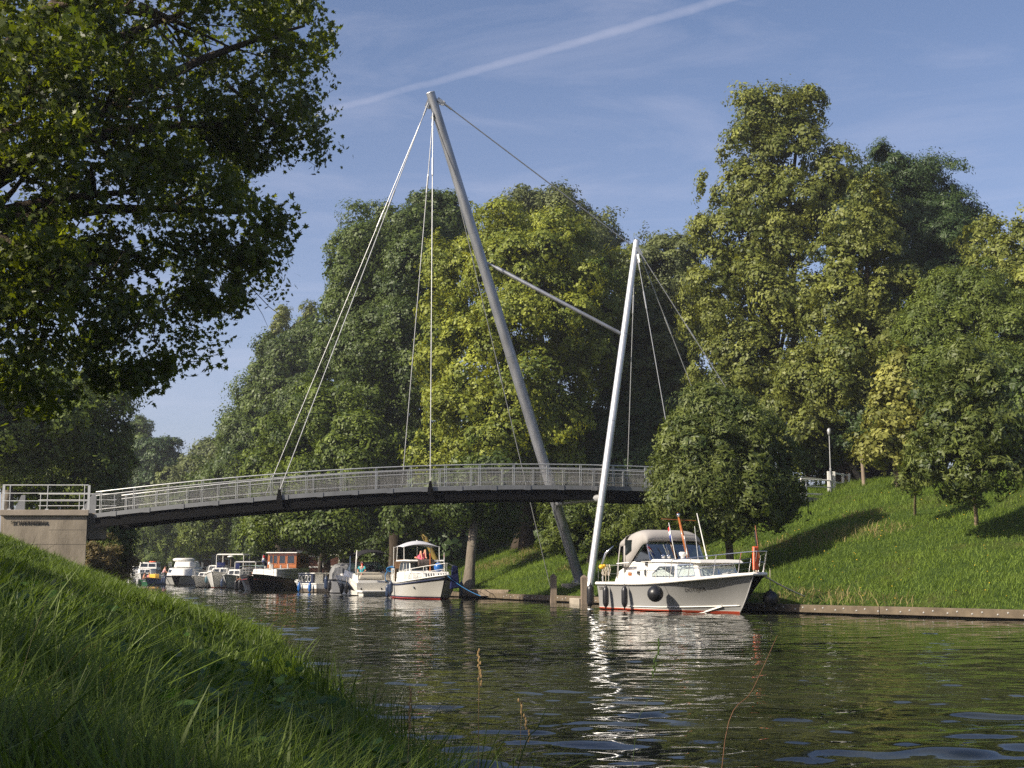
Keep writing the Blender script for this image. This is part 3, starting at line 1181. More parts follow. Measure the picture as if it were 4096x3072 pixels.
slanted(w_, AX0, AX1, AY, 67.4, -1.0, AT)
local(w_, AB).build('wall', M_CONC, AB, bevel=0.02)
w_ = MB()
slanted(w_, AX0 - 0.14, AX1 + 0.10, AY - 0.16, 67.3, AT + 0.003, AT + 0.278)
local(w_, AB).build('coping', M_COPING, AB, bevel=0.02)
w_ = MB()
slanted(w_, AX1 - 1.2, AX1 + 0.72, AY + 0.75, 66.9, 3.1, 4.36)
local(w_, AB).build('bearing_block', M_CONC, AB, bevel=0.015)
w_ = MB()
for za, xa, xb in ((3.52, -22.25, AX1 - 0.03), (2.83, -24.4, AX1 - 0.03), (2.26, -22.6, -21.6)):
    w_.box(((xa + xb) / 2, AY + 0.002, za), (xb - xa, 0.012, 0.014))
local(w_, AB).build('formwork_joint', M_LETTER, AB)


def text_mesh(name, body, size, depth, mtl, parent, loc, rot, width=None, shear=0.0):
    cu = bpy.data.curves.new(name, 'FONT')
    cu.body = body
    cu.size = size
    cu.extrude = depth
    cu.shear = shear
    cu.align_x = 'LEFT'
    to = bpy.data.objects.new(name, cu)
    COL.objects.link(to)
    dg = bpy.context.evaluated_depsgraph_get()
    dg.update()
    me = bpy.data.meshes.new_from_object(to.evaluated_get(dg))
    bpy.data.objects.remove(to)
    me.materials.clear()
    me.materials.append(mtl)
    o = bpy.data.objects.new(name, me)
    COL.objects.link(o)
    if width:
        xsv = [v.co.x for v in me.vertices]
        k = width / (max(xsv) - min(xsv))
        for v in me.vertices:
            v.co.x *= k
    o.parent = parent
    o.location = Vector(loc)
    o.rotation_euler = rot
    return o


L = Vector(AB.location)
t_ = text_mesh('lettering', 'ST. MARTINUSBRUG', 0.235, 0.02, M_LETTER, AB, Vector((at(45, 2100, AY).x, AY - 0.055, 3.80)) - L, (R(90), 0, 0), 1.70)
RT = AT + 0.278


def pipe_rail(parent, name, pts, zs, post_at, zbase, r=0.028, mtl=M_RAIL, foot=True, broad=()):
    """Pipe railing on a base line: rails at heights zs, posts at the points of post_at."""
    d = MB()
    for i, z in enumerate(zs):
        d.tube([Vector((p[0], p[1], p[2] + z)) for p in pts], r if i == 0 else r * 0.75, 8)
    ro = local(d, parent).build(name, mtl, parent, smooth=True, auto=40)
    for i, p in enumerate(post_at):
        q = MB()
        if i in broad:
            q.box((p[0], p[1], p[2] + zs[0] / 2), (0.12, 0.03, zs[0]))
        else:
            q.tube([(p[0], p[1], p[2]), (p[0], p[1], p[2] + zs[0])], r * 0.85, 8)
        if foot:
            q.box((p[0], p[1], p[2] + 0.025), (0.17, 0.12, 0.05))
        local(q, parent).build('post', mtl, ro, smooth=False)
    return ro


ly = AY + 0.02
pts = [(at(12, 1950, ly).x, ly, RT), (at(354, 1950, ly).x, ly, RT)]
pipe_rail(AB, 'railing', pts, (1.19, 0.80, 0.43), [(at(x, 2040, ly).x, ly, RT) for x in (11, 37, 188, 335, 353)], RT, 0.026, broad=(0, 4))
fy = 66.9
pts = [(-24.3, fy, RT), (-20.3, fy, RT)]
pipe_rail(AB, 'railing', pts, (1.0, 0.7, 0.4), [(x, fy, RT) for x in (-24.2, -22.2, -20.4)], RT, 0.028)
for (x0, yy, w0) in ((-21.3, 66.4, 0.75), (-25.3, 67.4, 0.5)):
    ep = MB()
    ep.prism([(x0 - w0, yy, RT - 0.02), (x0 + 0.12, yy, RT - 0.02), (x0 + 0.12, yy, RT + 0.98), (x0 - 0.08, yy, RT + 0.98)], [(x0 - w0, yy + 0.06, RT - 0.02), (x0 + 0.12, yy + 0.06, RT - 0.02), (x0 + 0.12, yy + 0.06, RT + 0.98), (x0 - 0.08, yy + 0.06, RT + 0.98)])
    local(ep, AB).build('end_plate', M_FASCIA, AB)

# sign on the path behind the abutment
sg = empty('street_sign', (-26.2, 69.5, gzs(-26.2, 69.5)), label='blue name plate and round sign on a post behind the abutment railing', cat='street sign')
d = MB()
d.tube([(0, 0, -0.3), (0, 0, 2.0)], 0.03, 8)
d.build('post', M_STEEL, sg)
d = MB()
d.box((0.28, -0.05, 1.86), (0.66, 0.02, 0.24))
pl = d.build('name_plate', M_FLAGW, sg)
d = MB()
d.box((0.28, -0.063, 1.86), (0.62, 0.006, 0.20))
d.build('blue_field', mat('sign_blue', (0.03, 0.07, 0.32), 0.4), pl)
d = MB()
d.box((0.28, -0.068, 1.86), (0.44, 0.004, 0.07))
d.build('white_line', M_FLAGW, pl)
d = MB()
d.lathe([(0.40, 0), (0.40, 0.015)], (0, 0, 0), 24, Matrix.Rotation(R(90), 3, 'X'))
d.v = [(v[0] + 0.05, v[1] - 0.04, v[2] + 1.22) for v in d.v]
d.build('round_plate', M_GREY, sg)

# ---------------------------------------------------------------- abutment on the far bank
RA = empty('bridge_abutment', (16.9, 71.2, 0), label='low concrete abutment with white pipe railings on top of the far grass slope', cat='abutment')
rz_ = zd(15.9)
w_ = MB()
w_.box((17.15, 71.4, rz_ - 1.5), (2.3, 3.5, 2.94), math.atan(0.42))
local(w_, RA).build('wall', M_CONC, RA, bevel=0.02)
q0, q1 = at(3205, 1985, 70.2), at(3338, 1980, 71.6)
q0.z = q1.z = rz_ - 0.03
pipe_rail(RA, 'railing', [q0, q1], (1.12, 0.74, 0.35), [lerp(q0, q1, 0.0), lerp(q0, q1, 0.16), lerp(q0, q1, 0.98)], rz_, 0.042, M_WHITE2)
q2, q3 = at(3055, 1985, 73.0), at(3208, 1980, 73.6)
q2.z = q3.z = rz_ - 0.03
pipe_rail(RA, 'railing', [q2, q3], (1.0, 0.62, 0.25), [lerp(q2, q3, t) for t in (0, 0.3, 0.65, 1)], rz_, 0.04, M_WHITE2)

# ---------------------------------------------------------------- mooring posts and jetty
def mooring_post(px, py, top, w, lab):
    p_ = atz(px, py, 0)
    r_ = empty('mooring_post', (p_.x, p_.y, 0), 0.12, lab, 'mooring post', 'timber mooring posts in front of the masts')
    d = MB()
    h_ = w / 2
    sq = [(-h_, -h_), (h_, -h_), (h_, h_), (-h_, h_)]
    d.prism([(a, b, -0.9) for a, b in sq], [(a, b, top) for a, b in sq])
    d.build('shaft', M_TIMBER, r_, bevel=0.012)
    d = MB()
    d.prism([(a * 1.0, b * 1.0, top + 0.002) for a, b in sq], [(a * 0.12, b * 0.12, top + 0.13) for a, b in sq])
    d.build('pointed_top', M_TIMBER, r_)
    return r_


mooring_post(2214, 2410, 1.30, 0.30, 'square timber mooring post standing clear of the mast feet')
mooring_post(2337, 2417, 1.26, 0.30, 'square timber mooring post hiding the foot of the silver mast')
jt = empty('timber_jetty', (-3.4, 71.3, 0), label='low timber jetty landing beside the quay by the white cruiser bow', cat='jetty')
a, b_ = atz(1842, 2395, 0.0), atz(2032, 2398, 0.0)
dr_ = (b_ - a).normalized()
nn = Vector((-dr_.y, dr_.x, 0))
d = MB()
Lj = (b_ - a).length
for k in range(4):
    d.bar(a + Vector((0, 0, 0.34 - 0.0)) + nn * 0.04 + Vector((0, 0, -0.075 * k + 0.1)), b_ + nn * 0.04 + Vector((0, 0, 0.44 - 0.075 * k)), 0.06, 0.068)
local(d, jt).build('fascia_boards', M_TIMBER, jt)
d = MB()
for k in range(9):
    d.bar(a + nn * (0.12 + 0.17 * k) + Vector((0, 0, 0.5)), b_ + nn * (0.12 + 0.17 * k) + Vector((0, 0, 0.5)), 0.155, 0.05)
local(d, jt).build('deck_boards', M_TIMBER, jt)
for t in (0.06, 0.5, 0.94):
    d = MB()
    q = lerp(a, b_, t) + nn * 0.4
    d.tube([q + Vector((0, 0, -0.8)), q + Vector((0, 0, 0.46))], 0.11, 10)
    local(d, jt).build('pile', M_DARKWOOD, jt)
# ---------------------------------------------------------------- trees
L_PLANE = leaf_mat('plane_leaf', (0.046, 0.070, 0.010), (0.112, 0.139, 0.016), (1.7, 1.6, 0.5), 0.52, 0.42, 0.45)
L_DARK = leaf_mat('dark_leaf', (0.035, 0.061, 0.013), (0.101, 0.139, 0.025), (1.2, 1.2, 0.6), 0.28, 0.5, 0.35)
L_DEEP = leaf_mat('deep_green_leaf', (0.023, 0.048, 0.013), (0.067, 0.106, 0.028), (1.1, 1.2, 0.7), 0.26, 0.5, 0.35)
L_MID = leaf_mat('mid_green_leaf', (0.052, 0.082, 0.015), (0.148, 0.185, 0.031), (1.25, 1.2, 0.5), 0.32, 0.5, 0.3)
L_LIME = leaf_mat('yellow_green_leaf', (0.086, 0.128, 0.019), (0.289, 0.319, 0.041), (1.25, 1.1, 0.45), 0.34, 0.5, 0.3)
L_OLIVE = leaf_mat('olive_leaf', (0.060, 0.084, 0.015), (0.209, 0.228, 0.045), (1.2, 1.1, 0.5), 0.30, 0.5, 0.3)
L_GOLD = leaf_mat('golden_leaf', (0.120, 0.135, 0.022), (0.320, 0.320, 0.080), (1.2, 1.05, 0.5), 0.34, 0.5, 0.3)
L_GREY = leaf_mat('grey_green_leaf', (0.058, 0.077, 0.025), (0.146, 0.169, 0.054), (1.15, 1.15, 0.7), 0.28, 0.55, 0.3)
L_WILLOW = leaf_mat('willow_leaf', (0.065, 0.107, 0.020), (0.178, 0.227, 0.049), (1.2, 1.15, 0.5), 0.32, 0.55, 0.3)
L_CHEST = leaf_mat('glossy_leaf', (0.042, 0.067, 0.013), (0.134, 0.160, 0.034), (1.2, 1.25, 0.6), 0.30, 0.5, 0.35)
L_FRESH = leaf_mat('fresh_leaf', (0.045, 0.075, 0.012), (0.150, 0.195, 0.028), (1.2, 1.2, 0.5), 0.34, 0.5, 0.3)
L_WEED = leaf_mat('dry_weed_leaf', (0.10, 0.085, 0.03), (0.26, 0.20, 0.09), (1.1, 1.05, 0.6), 0.3, 0.6, 0.3)


def bark(name, c, c2, moss=None):
    m = mat(name, c, 0.9, 0, 0.15, noise=(2.2, 0.5), bump=(7, 0.9, 0.06), col2=c2, stretch=(1, 1, 0.22))
    return m


B_GREY = bark('grey_bark', (0.23, 0.20, 0.16), (0.11, 0.09, 0.066))
B_DARK = bark('dark_bark', (0.075, 0.058, 0.042), (0.04, 0.03, 0.022))
B_LIMB = bark('limb_bark', (0.15, 0.115, 0.08), (0.07, 0.05, 0.036))
B_PALE = bark('pale_bark', (0.34, 0.26, 0.17), (0.22, 0.16, 0.10))
B_LICH = bark('lichen_bark', (0.26, 0.18, 0.035), (0.15, 0.11, 0.05))
B_DEAD = bark('dead_twig_bark', (0.20, 0.145, 0.075), (0.12, 0.09, 0.05))


def lob(px, py, rx, ry, Y, rd=None):
    c = at(px, py, Y)
    s = Y / F_PX * 1.02
    rx_, rz_ = rx * s, ry * s
    return (c.x, c.y, c.z, rx_, rd if rd else (rx_ + rz_) * 0.5, rz_)


def sublobes(lobes, k):
    """Each lobe is broken into a smaller core and k bosses round its upper and outer side."""
    out = []
    for l in lobes:
        out.append((l[0], l[1], l[2], l[3] * 0.84, l[4] * 0.84, l[5] * 0.84))
        for _ in range(k):
            v = rng.normal(0, 1, 3)
            v[2] += 0.25
            v[1] -= 0.35
            v /= np.linalg.norm(v)
            f = rng.uniform(0.28, 0.50)
            q = rng.uniform(0.62, 0.86)
            out.append((l[0] + v[0] * l[3] * q, l[1] + v[1] * l[4] * q, l[2] + v[2] * l[5] * q, l[3] * f, l[4] * f, l[5] * f * 0.8))
        for _ in range(k // 2):
            v = rng.normal(0, 1, 3)
            v[2] = abs(v[2]) + 0.3
            v /= np.linalg.norm(v)
            f = rng.uniform(0.14, 0.26)
            q = rng.uniform(0.92, 1.12)
            out.append((l[0] + v[0] * l[3] * q, l[1] + v[1] * l[4] * q, l[2] + v[2] * l[5] * q, l[3] * f, l[4] * f, l[5] * f))
    return np.array(out, float)


def crown_mesh(name, lobes, mtl, parent, leaf=0.207, cover=2.6, clump=0.9, shape="diamond", ups=0.45, thin=0.0, fill=0.25, dense=1.0, flat=0.6, jit=0.34, droop=0.0, rag=0.16, sub=7, lean=(0, 0)):
    """Leaf clumps over the shells of the lobes, thinner inside, each clump a shelf of leaves facing outwards."""
    lb = sublobes(lobes, sub)
    area = 4 * np.pi * ((lb[:, 3] * lb[:, 4]) ** 1.6 + (lb[:, 3] * lb[:, 5]) ** 1.6 + (lb[:, 4] * lb[:, 5]) ** 1.6) ** (1 / 1.6) / 3 ** (1 / 1.6)
    la = leaf * leaf * (0.33 if shape == 'diamond' else 0.22 if shape == 'lance' else 0.42)
    per = int(np.clip(dense * 4.2 * clump * clump / la, 8, 700))
    nc = int(area.sum() * cover * 0.5 / (math.pi * (0.8 * clump) ** 2))
    li = rng.choice(len(lb), nc, p=area / area.sum())
    u = rng.normal(0, 1, (nc, 3))
    u /= np.linalg.norm(u, axis=1)[:, None]
    # uneven outline: low-frequency bumps on every lobe
    ph = rng.uniform(0, 6.28, (len(lb), 6))
    bump = (np.sin(u[:, 0] * 4 + ph[li, 0]) * np.sin(u[:, 1] * 4 + ph[li, 1]) + np.sin(u[:, 2] * 5 + ph[li, 2]) * np.sin(u[:, 0] * 6 + ph[li, 3]) + 0.7 * np.sin(u[:, 1] * 9 + ph[li, 4]) * np.sin(u[:, 2] * 9 + ph[li, 5]))
    rr = np.where(rng.random(nc) < fill, rng.random(nc) ** 0.45 * 0.9, rng.uniform(0.86, 1.04, nc))
    rr = rr * (1 + rag * bump) + rng.exponential(0.035, nc)
    C = lb[li, :3] + u * lb[li, 3:6] * rr[:, None]
    # drop clumps buried deep in another lobe
    deep = np.zeros(nc, bool)
    for k in range(len(lb)):
        q = np.sqrt((((C - lb[k, :3]) / lb[k, 3:6]) ** 2).sum(1))
        deep |= (q < 0.62) & (li != k)
    keep = ~(deep & (rng.random(nc) < 0.8))
    if thin:
        keep &= rng.random(nc) > thin * (0.5 + 0.5 * np.sin(C[:, 0] * 0.9 + C[:, 2] * 1.1))
    C, u, li = C[keep], u[keep], li[keep]
    nrm = u / lb[li, 3:6]
    nrm /= np.linalg.norm(nrm, axis=1)[:, None]
    nrm[:, 2] += ups
    nrm /= np.linalg.norm(nrm, axis=1)[:, None]
    nc = len(C)
    csz = clump * rng.uniform(0.6, 1.45, nc)
    ct = rng.normal(0, 0.19, nc)
    tn = np.repeat(np.arange(nc), per)
    a = rng.normal(0, 1, (nc, 3))
    U = np.cross(nrm, a)
    U /= np.linalg.norm(U, axis=1)[:, None]
    V = np.cross(nrm, U)
    n = nc * per
    w = rng.normal(0, 1, (n, 3))
    w /= np.linalg.norm(w, axis=1)[:, None]
    w[:, 2] = np.abs(w[:, 2])
    # ragged dome: radius varies round each tuft
    az = np.arctan2(w[:, 1], w[:, 0])
    cph = rng.uniform(0, 6.28, nc)
    rad = rng.uniform(0.35, 1.0, n) ** 0.5 * (1 + 0.28 * np.sin(3 * az + cph[tn]) + 0.2 * np.sin(5 * az + 2 * cph[tn]))
    cs = csz[tn] * rad
    out_n = U[tn] * w[:, :1] + V[tn] * w[:, 1:2] + nrm[tn] * w[:, 2:3]
    P = C[tn] + (U[tn] * w[:, :1] + V[tn] * w[:, 1:2]) * cs[:, None] + nrm[tn] * (w[:, 2] * cs * flat)[:, None]
    if droop:
        P[:, 2] -= droop * np.abs(rng.normal(0, 1, n))
    Nn = out_n + nrm[tn] * 0.35 + rng.normal(0, jit, (n, 3))
    gnd = P[:, 2] > gz(P[:, 0], P[:, 1]) + 0.12 if n < 500000 else np.ones(n, bool)
    P, Nn, tn = P[gnd], Nn[gnd], tn[gnd]
    n = len(P)
    sz = leaf * np.clip(rng.normal(1, 0.25, n), 0.5, 1.6) * rng.uniform(0.7, 1.32, nc)[tn]
    Vx, F, Cn = leaf_shapes(P, Nn, sz, shape)
    tint = np.clip(0.45 + ct[tn] + rng.normal(0, 0.16, n), 0, 1)
    return np_obj(name, Vx, F, 0, mtl, parent, tint, counts=Cn)


def limb_path(a, b, n=6, sag=0.0, wig=0.06):
    a, b = Vector(a), Vector(b)
    L_ = (b - a).length
    out = []
    ph = [rnd.uniform(-1, 1) for _ in range(3)]
    for i in range(n + 1):
        t = i / n
        p_ = a + (b - a) * t
        k = math.sin(t * math.pi)
        p_ += Vector((ph[0], ph[1], ph[2] * 0.4)) * (wig * L_ * k)
        p_.z += sag * L_ * k
        out.append(p_)
    return out


NT_ = 0


def tree(name, label, base, lobes, leafm, barkm=None, trunk_r=0.3, fork=0.35, limbs=7, group=None, lean=None, crown_name='crown', cat='tree', twigs=0, **kw):
    base = Vector(base)
    t = empty(name, base, 0, label, cat, group)
    lb = sorted(lobes, key=lambda l: -l[3] * l[5])
    top = Vector(max(lobes, key=lambda l: l[2] + l[5] * 0.4)[:3])
    cen = Vector([sum(l[i] * l[3] * l[5] for l in lobes) / sum(l[3] * l[5] for l in lobes) for i in range(3)])
    fk = base + (cen - base) * fork
    if lean:
        fk += Vector(lean)
    d = MB()
    pth = limb_path(base - Vector((0, 0, 0.4)), fk, 6, 0, 0.02)
    d.tube(pth, [trunk_r * (1.45 if i == 0 else 1.18 if i == 1 else 1.0 - 0.03 * i) for i in range(7)], 14)
    d.tube(limb_path(fk, cen + (top - cen) * 0.8, 8, 0, 0.03), [trunk_r * 0.85 * (1 - 0.1 * i) for i in range(9)], 10)
    for k in range(limbs):
        l_ = lb[k % len(lb)]
        e = Vector(l_[:3]) + Vector((rnd.uniform(-0.5, 0.5) * l_[3], rnd.uniform(-0.5, 0.5) * l_[4], rnd.uniform(-0.3, 0.35) * l_[5]))
        s = fk + (cen - fk) * rnd.uniform(0.0, 0.55)
        p2 = limb_path(s, e, 6, 0.08, 0.07)
        r0 = trunk_r * rnd.uniform(0.3, 0.5)
        d.tube(p2, [r0 * (1 - 0.14 * i) for i in range(7)], 8)
        for _ in range(twigs):
            i = rnd.randint(2, 5)
            dv = Vector((rnd.uniform(-1, 1), rnd.uniform(-1, 1), rnd.uniform(-0.4, 0.8))).normalized()
            d.tube(limb_path(p2[i], p2[i] + dv * (l_[3] * rnd.uniform(0.4, 0.8)), 4, 0, 0.08), [r0 * 0.32 * (1 - 0.18 * j) for j in range(5)], 5)
    local(d, t).build('trunk', barkm or B_DARK, t, smooth=True)
    cm_ = crown_mesh(crown_name, [(l[0] - base.x, l[1] - base.y, l[2] - base.z, l[3], l[4], l[5]) for l in lobes], leafm, None, **kw) if False else None
    c_ = crown_mesh(crown_name, lobes, leafm, None, **kw)
    c_.parent = t
    c_.matrix_parent_inverse = Matrix.Translation(-base)
    return t


def gb(px, Y, dz=0.0):
    """Ground point under picture column px at depth Y."""
    X = at(px, 2200, Y).x
    return Vector((X, Y, gzs(X, Y) + dz))


# the big plane tree over the near bank, its trunk stands outside the picture
pl = [lob(*a) for a in (
    (150, 130, 360, 300, 21, 3.2), (560, 60, 330, 260, 23, 3.0), (900, 150, 300, 260, 24, 2.6), (1130, 90, 170, 190, 24, 1.8), (1220, 330, 115, 150, 24.5, 1.5),
    (1030, 480, 200, 165, 24, 1.9), (1190, 560, 100, 90, 24.5, 1.2), (700, 430, 330, 260, 22.5, 2.8), (300, 480, 360, 300, 20.5, 3.2), (20, 800, 330, 330, 20, 3.4),
    (430, 820, 330, 260, 21.5, 2.9), (800, 830, 240, 220, 23, 2.2), (1010, 930, 130, 120, 23.5, 1.4), (640, 1090, 270, 200, 22.5, 2.3), (880, 1180, 150, 140, 23.2, 1.5),
    (240, 1180, 330, 260, 21, 2.8), (530, 1370, 200, 150, 22.3, 1.8), (760, 1400, 140, 90, 22.8, 1.2), (630, 1530, 90, 95, 22.6, 0.9), (-150, 1150, 260, 330, 20, 3.0), (40, 1480, 250, 150, 21, 2.2), (1010, 1080, 70, 60, 23.5, 0.9),
    (-420, 250, 330, 330, 20, 3.2), (300, -230, 500, 250, 21.5, 3.0))]
tb = Vector((-13.2, 17.5, 0))
tb.z = gzs(tb.x, tb.y)
PT = tree('plane_tree', 'huge dark plane tree whose lobed leaves overhang the near bank and water', tb, pl, L_PLANE, B_DARK, 0.5, 0.30, 15, leaf=0.110, cover=0.66, clump=0.46, thin=0.32, dense=0.62, flat=0.7, jit=0.9, droop=0.12, shape='plane', ups=0.1, fill=0.5, rag=0.16, twigs=5, cat='tree')
# a few heavy limbs that show under the leaves
d = MB()
for a, b_, r0 in (((-300, 1330, 20), (300, 1120, 21.5), 0.13), ((250, 1160, 21), (640, 1250, 22), 0.06), ((-250, 900, 20), (420, 420, 21), 0.12), ((330, 490, 20.5), (480, 400, 21.5), 0.09), ((-100, 800, 20), (330, 1000, 21), 0.09), ((200, 30, 21), (700, 90, 23), 0.10), ((330, 1000, 21), (360, 1040, 21.5), 0.05), ((450, 560, 22), (640, 800, 22.5), 0.05), ((560, 20, 22), (900, 180, 23.5), 0.06), ((900, 330, 23), (1150, 560, 24), 0.035), ((700, 1000, 22.5), (960, 1090, 23.4), 0.035)):
    p2 = limb_path(at(*a), at(*b_), 7, 0.03, 0.05)
    d.tube(p2, [r0 * (1 - 0.09 * i) for i in range(8)], 8)
    for _ in range(9):
        i = rnd.randint(2, 7)
        dv = Vector((rnd.uniform(-0.3, 1), rnd.uniform(-1, 1), rnd.uniform(-0.7, 0.5))).normalized()
        d.tube(limb_path(p2[i], p2[i] + dv * rnd.uniform(0.8, 1.8), 4, -0.05, 0.1), [r0 * 0.3 * (1 - 0.18 * j) for j in range(5)], 5)
local(d, PT).build('limb', B_LIMB, PT, smooth=True)

NB = 'trees on the near bank beyond the abutment'
FB = 'tall trees along the far bank'
UB = 'small trees behind the moored boats'
# near bank, beyond the bridge
tree('bank_tree', 'tree with thick rough trunk beside the street sign', gb(28, 70), [lob(*a) for a in ((-60, 1660, 250, 180, 70), (130, 1720, 210, 170, 71), (60, 1850, 110, 110, 71))], L_FRESH, B_GREY, 0.38, 0.5, 6, NB, leaf=0.200, cover=2.4, clump=0.9, fill=0.4)
tree('bank_tree', 'leafy green tree directly behind the abutment railing', gb(330, 80), [lob(*a) for a in ((330, 1690, 230, 190, 80), (170, 1830, 190, 170, 79), (400, 1850, 120, 130, 80), (280, 1950, 200, 90, 79))], L_FRESH, B_DARK, 0.33, 0.4, 6, NB, leaf=0.207, cover=2.6, clump=1.0)
tree('bank_tree', 'smaller dark tree with ragged top over the bridge end', gb(540, 206), [lob(*a) for a in ((530, 1830, 120, 110, 206), (600, 1900, 110, 110, 206), (480, 1950, 110, 80, 206), (545, 1735, 55, 60, 206), (500, 2060, 130, 110, 206))], L_DARK, B_DARK, 0.3, 0.4, 6, NB, leaf=0.3, cover=2.6, clump=0.9, rag=0.25)
tree('bank_conifer', 'flat-tiered dark conifer standing right of the ragged tree', gb(655, 192), [lob(*a) for a in ((640, 1790, 75, 32, 192), (655, 1850, 85, 34, 192), (630, 1920, 95, 36, 192), (650, 1985, 70, 36, 192), (660, 2050, 80, 40, 192))], L_DEEP, B_DARK, 0.3, 0.6, 5, None, leaf=0.3, cover=3.2, clump=0.9, ups=0.7)
tree('bank_tree', 'low spreading bush tree below the bridge end beside the abutment', gb(395, 72), [lob(*a) for a in ((440, 2080, 70, 80, 73), (460, 2150, 70, 70, 73), (420, 2190, 60, 60, 72))], L_DARK, B_DARK, 0.2, 0.4, 4, NB, leaf=0.207, cover=2.6, clump=0.8)
for (px, py, rx, ry, Y, mm, lab) in ((410, 2245, 55, 75, 70, L_WEED, 'dry brown weeds beside the abutment corner'), (475, 2270, 55, 65, 74, L_WEED, 'tall straw-coloured weeds above the water edge'), (420, 2170, 40, 40, 71, L_WILLOW, 'green bramble clump just under the bridge end')):
    w0 = lob(px, py, rx, ry, Y)
    t = empty('weed_clump', (w0[0], w0[1], gzs(w0[0], w0[1])), 0, lab, 'weeds')
    c_ = crown_mesh('foliage', [w0], mm, None, leaf=0.16, cover=2.8, clump=0.4, shape='lance', ups=0.9, rag=0.3)
    c_.parent = t
    c_.matrix_parent_inverse = Matrix.Translation(-Vector(t.location))

# far bank, far to near
tree('far_tree', 'distant low tree at the gap in the tree line', gb(760, 190), [lob(*a) for a in ((740, 1990, 130, 110, 190), (850, 1930, 130, 140, 186), (940, 1900, 110, 130, 180), (680, 2040, 90, 80, 185))], L_GREY, B_DARK, 0.4, 0.35, 5, FB, leaf=0.42, cover=2.6, clump=1.5)
tree('far_tree', 'dull green tree of medium height next to the distant low tree', gb(930, 160), [lob(*a) for a in ((930, 1960, 150, 140, 160), (1040, 1870, 130, 160, 158), (820, 2010, 120, 90, 160), (985, 1790, 70, 80, 160))], L_DARK, B_DARK, 0.4, 0.35, 5, FB, leaf=0.40, cover=2.6, clump=1.4)
tree('poplar_tree', 'narrow wind-bent poplar tip, the one further from the masts', gb(1110, 175), [lob(*a) for a in ((1128, 1290, 28, 70, 175), (1110, 1370, 50, 80, 175), (1100, 1480, 60, 110, 175), (1100, 1650, 70, 150, 175))], L_OLIVE, B_DARK, 0.35, 0.5, 4, None, leaf=0.252, cover=2.4, clump=0.75, rag=0.12, sub=2)
tree('poplar_tree', 'narrow wind-bent poplar tip half hidden by the great dark tree', gb(1215, 176), [lob(*a) for a in ((1240, 1275, 26, 60, 176), (1222, 1345, 46, 80, 176), (1215, 1450, 60, 120, 176), (1210, 1620, 70, 150, 176))], L_OLIVE, B_DARK, 0.35, 0.5, 4, None, leaf=0.252, cover=2.4, clump=0.75, rag=0.12, sub=2)
tree('far_tree', 'dark broad tree with a bare branch poking into the sky', gb(1120, 135), [lob(*a) for a in ((1140, 1500, 130, 130, 135), (1060, 1620, 110, 140, 135), (1180, 1700, 170, 190, 133), (1010, 1760, 110, 130, 135), (960, 1690, 60, 50, 136), (1060, 1880, 170, 140, 134), (1240, 1420, 100, 100, 136))], L_DARK, B_DARK, 0.45, 0.35, 8, FB, leaf=0.266, cover=2.6, clump=1.3, twigs=2)
tree('far_tree', 'great dark round-topped tree behind the pair of long cables', gb(1590, 108), [lob(*a) for a in ((1560, 1010, 190, 170, 108), (1430, 1150, 130, 190, 108), (1650, 1180, 170, 250, 106), (1400, 1360, 110, 220, 108), (1540, 1420, 220, 260, 105), (1760, 900, 130, 110, 110), (1490, 1680, 200, 210, 104), (1700, 1600, 150, 250, 104), (1640, 1880, 200, 160, 102))], L_DARK, B_DARK, 0.6, 0.35, 10, FB, leaf=0.229, cover=2.5, clump=1.15, rag=0.12)
tree('far_tree', 'fresh light-green chestnut crowding the middle of the bridge railing', gb(1330, 98), [lob(*a) for a in ((1290, 1690, 150, 150, 98), (1150, 1800, 120, 130, 98), (1420, 1840, 160, 150, 96), (1060, 1890, 100, 90, 98), (1240, 1960, 190, 130, 96), (1130, 2090, 130, 90, 97), (1320, 2110, 150, 90, 95), (1420, 1960, 120, 120, 96))], L_FRESH, B_DARK, 0.32, 0.4, 8, FB, leaf=0.244, cover=2.2, clump=1.0)
tree('far_tree', 'bluish dark tree rising at the back between the two masts', gb(2230, 118), [lob(*a) for a in ((2110, 860, 110, 80, 118), (2240, 880, 120, 90, 118), (2360, 950, 100, 90, 118), (2240, 1080, 240, 200, 118), (2060, 960, 110, 110, 118))], L_GREY, B_DARK, 0.5, 0.4, 6, FB, leaf=0.252, cover=2.4, clump=1.1, rag=0.18)
tree('far_tree', 'big bright yellow-green tree between the masts', gb(2110, 92), [lob(*a) for a in ((2010, 960, 170, 130, 92), (2220, 1030, 190, 160, 93), (1840, 1080, 120, 130, 92), (2400, 1180, 120, 160, 94), (2080, 1230, 300, 230, 91), (1790, 1330, 90, 130, 91), (2330, 1420, 150, 190, 93), (1900, 1440, 170, 180, 90), (2130, 1560, 230, 200, 90), (1840, 1640, 130, 130, 89), (1980, 1760, 210, 140, 89), (2240, 1760, 130, 160, 90), (1770, 1830, 110, 90, 88), (1950, 1900, 150, 90, 88))], L_LIME, B_DARK, 0.5, 0.3, 12, FB, leaf=0.222, cover=2.0, clump=1.0, rag=0.14, thin=0.3)
tree('far_tree', 'brownish dark tree right behind the top of the silver mast', gb(2640, 100), [lob(*a) for a in ((2640, 1080, 150, 130, 100), (2560, 1260, 130, 180, 99), (2730, 1250, 110, 170, 100), (2640, 1480, 170, 190, 98), (2520, 1620, 120, 190, 97), (2440, 1500, 90, 200, 98))], L_GREY, B_DARK, 0.45, 0.35, 8, FB, leaf=0.222, cover=2.5, clump=1.0, rag=0.18)
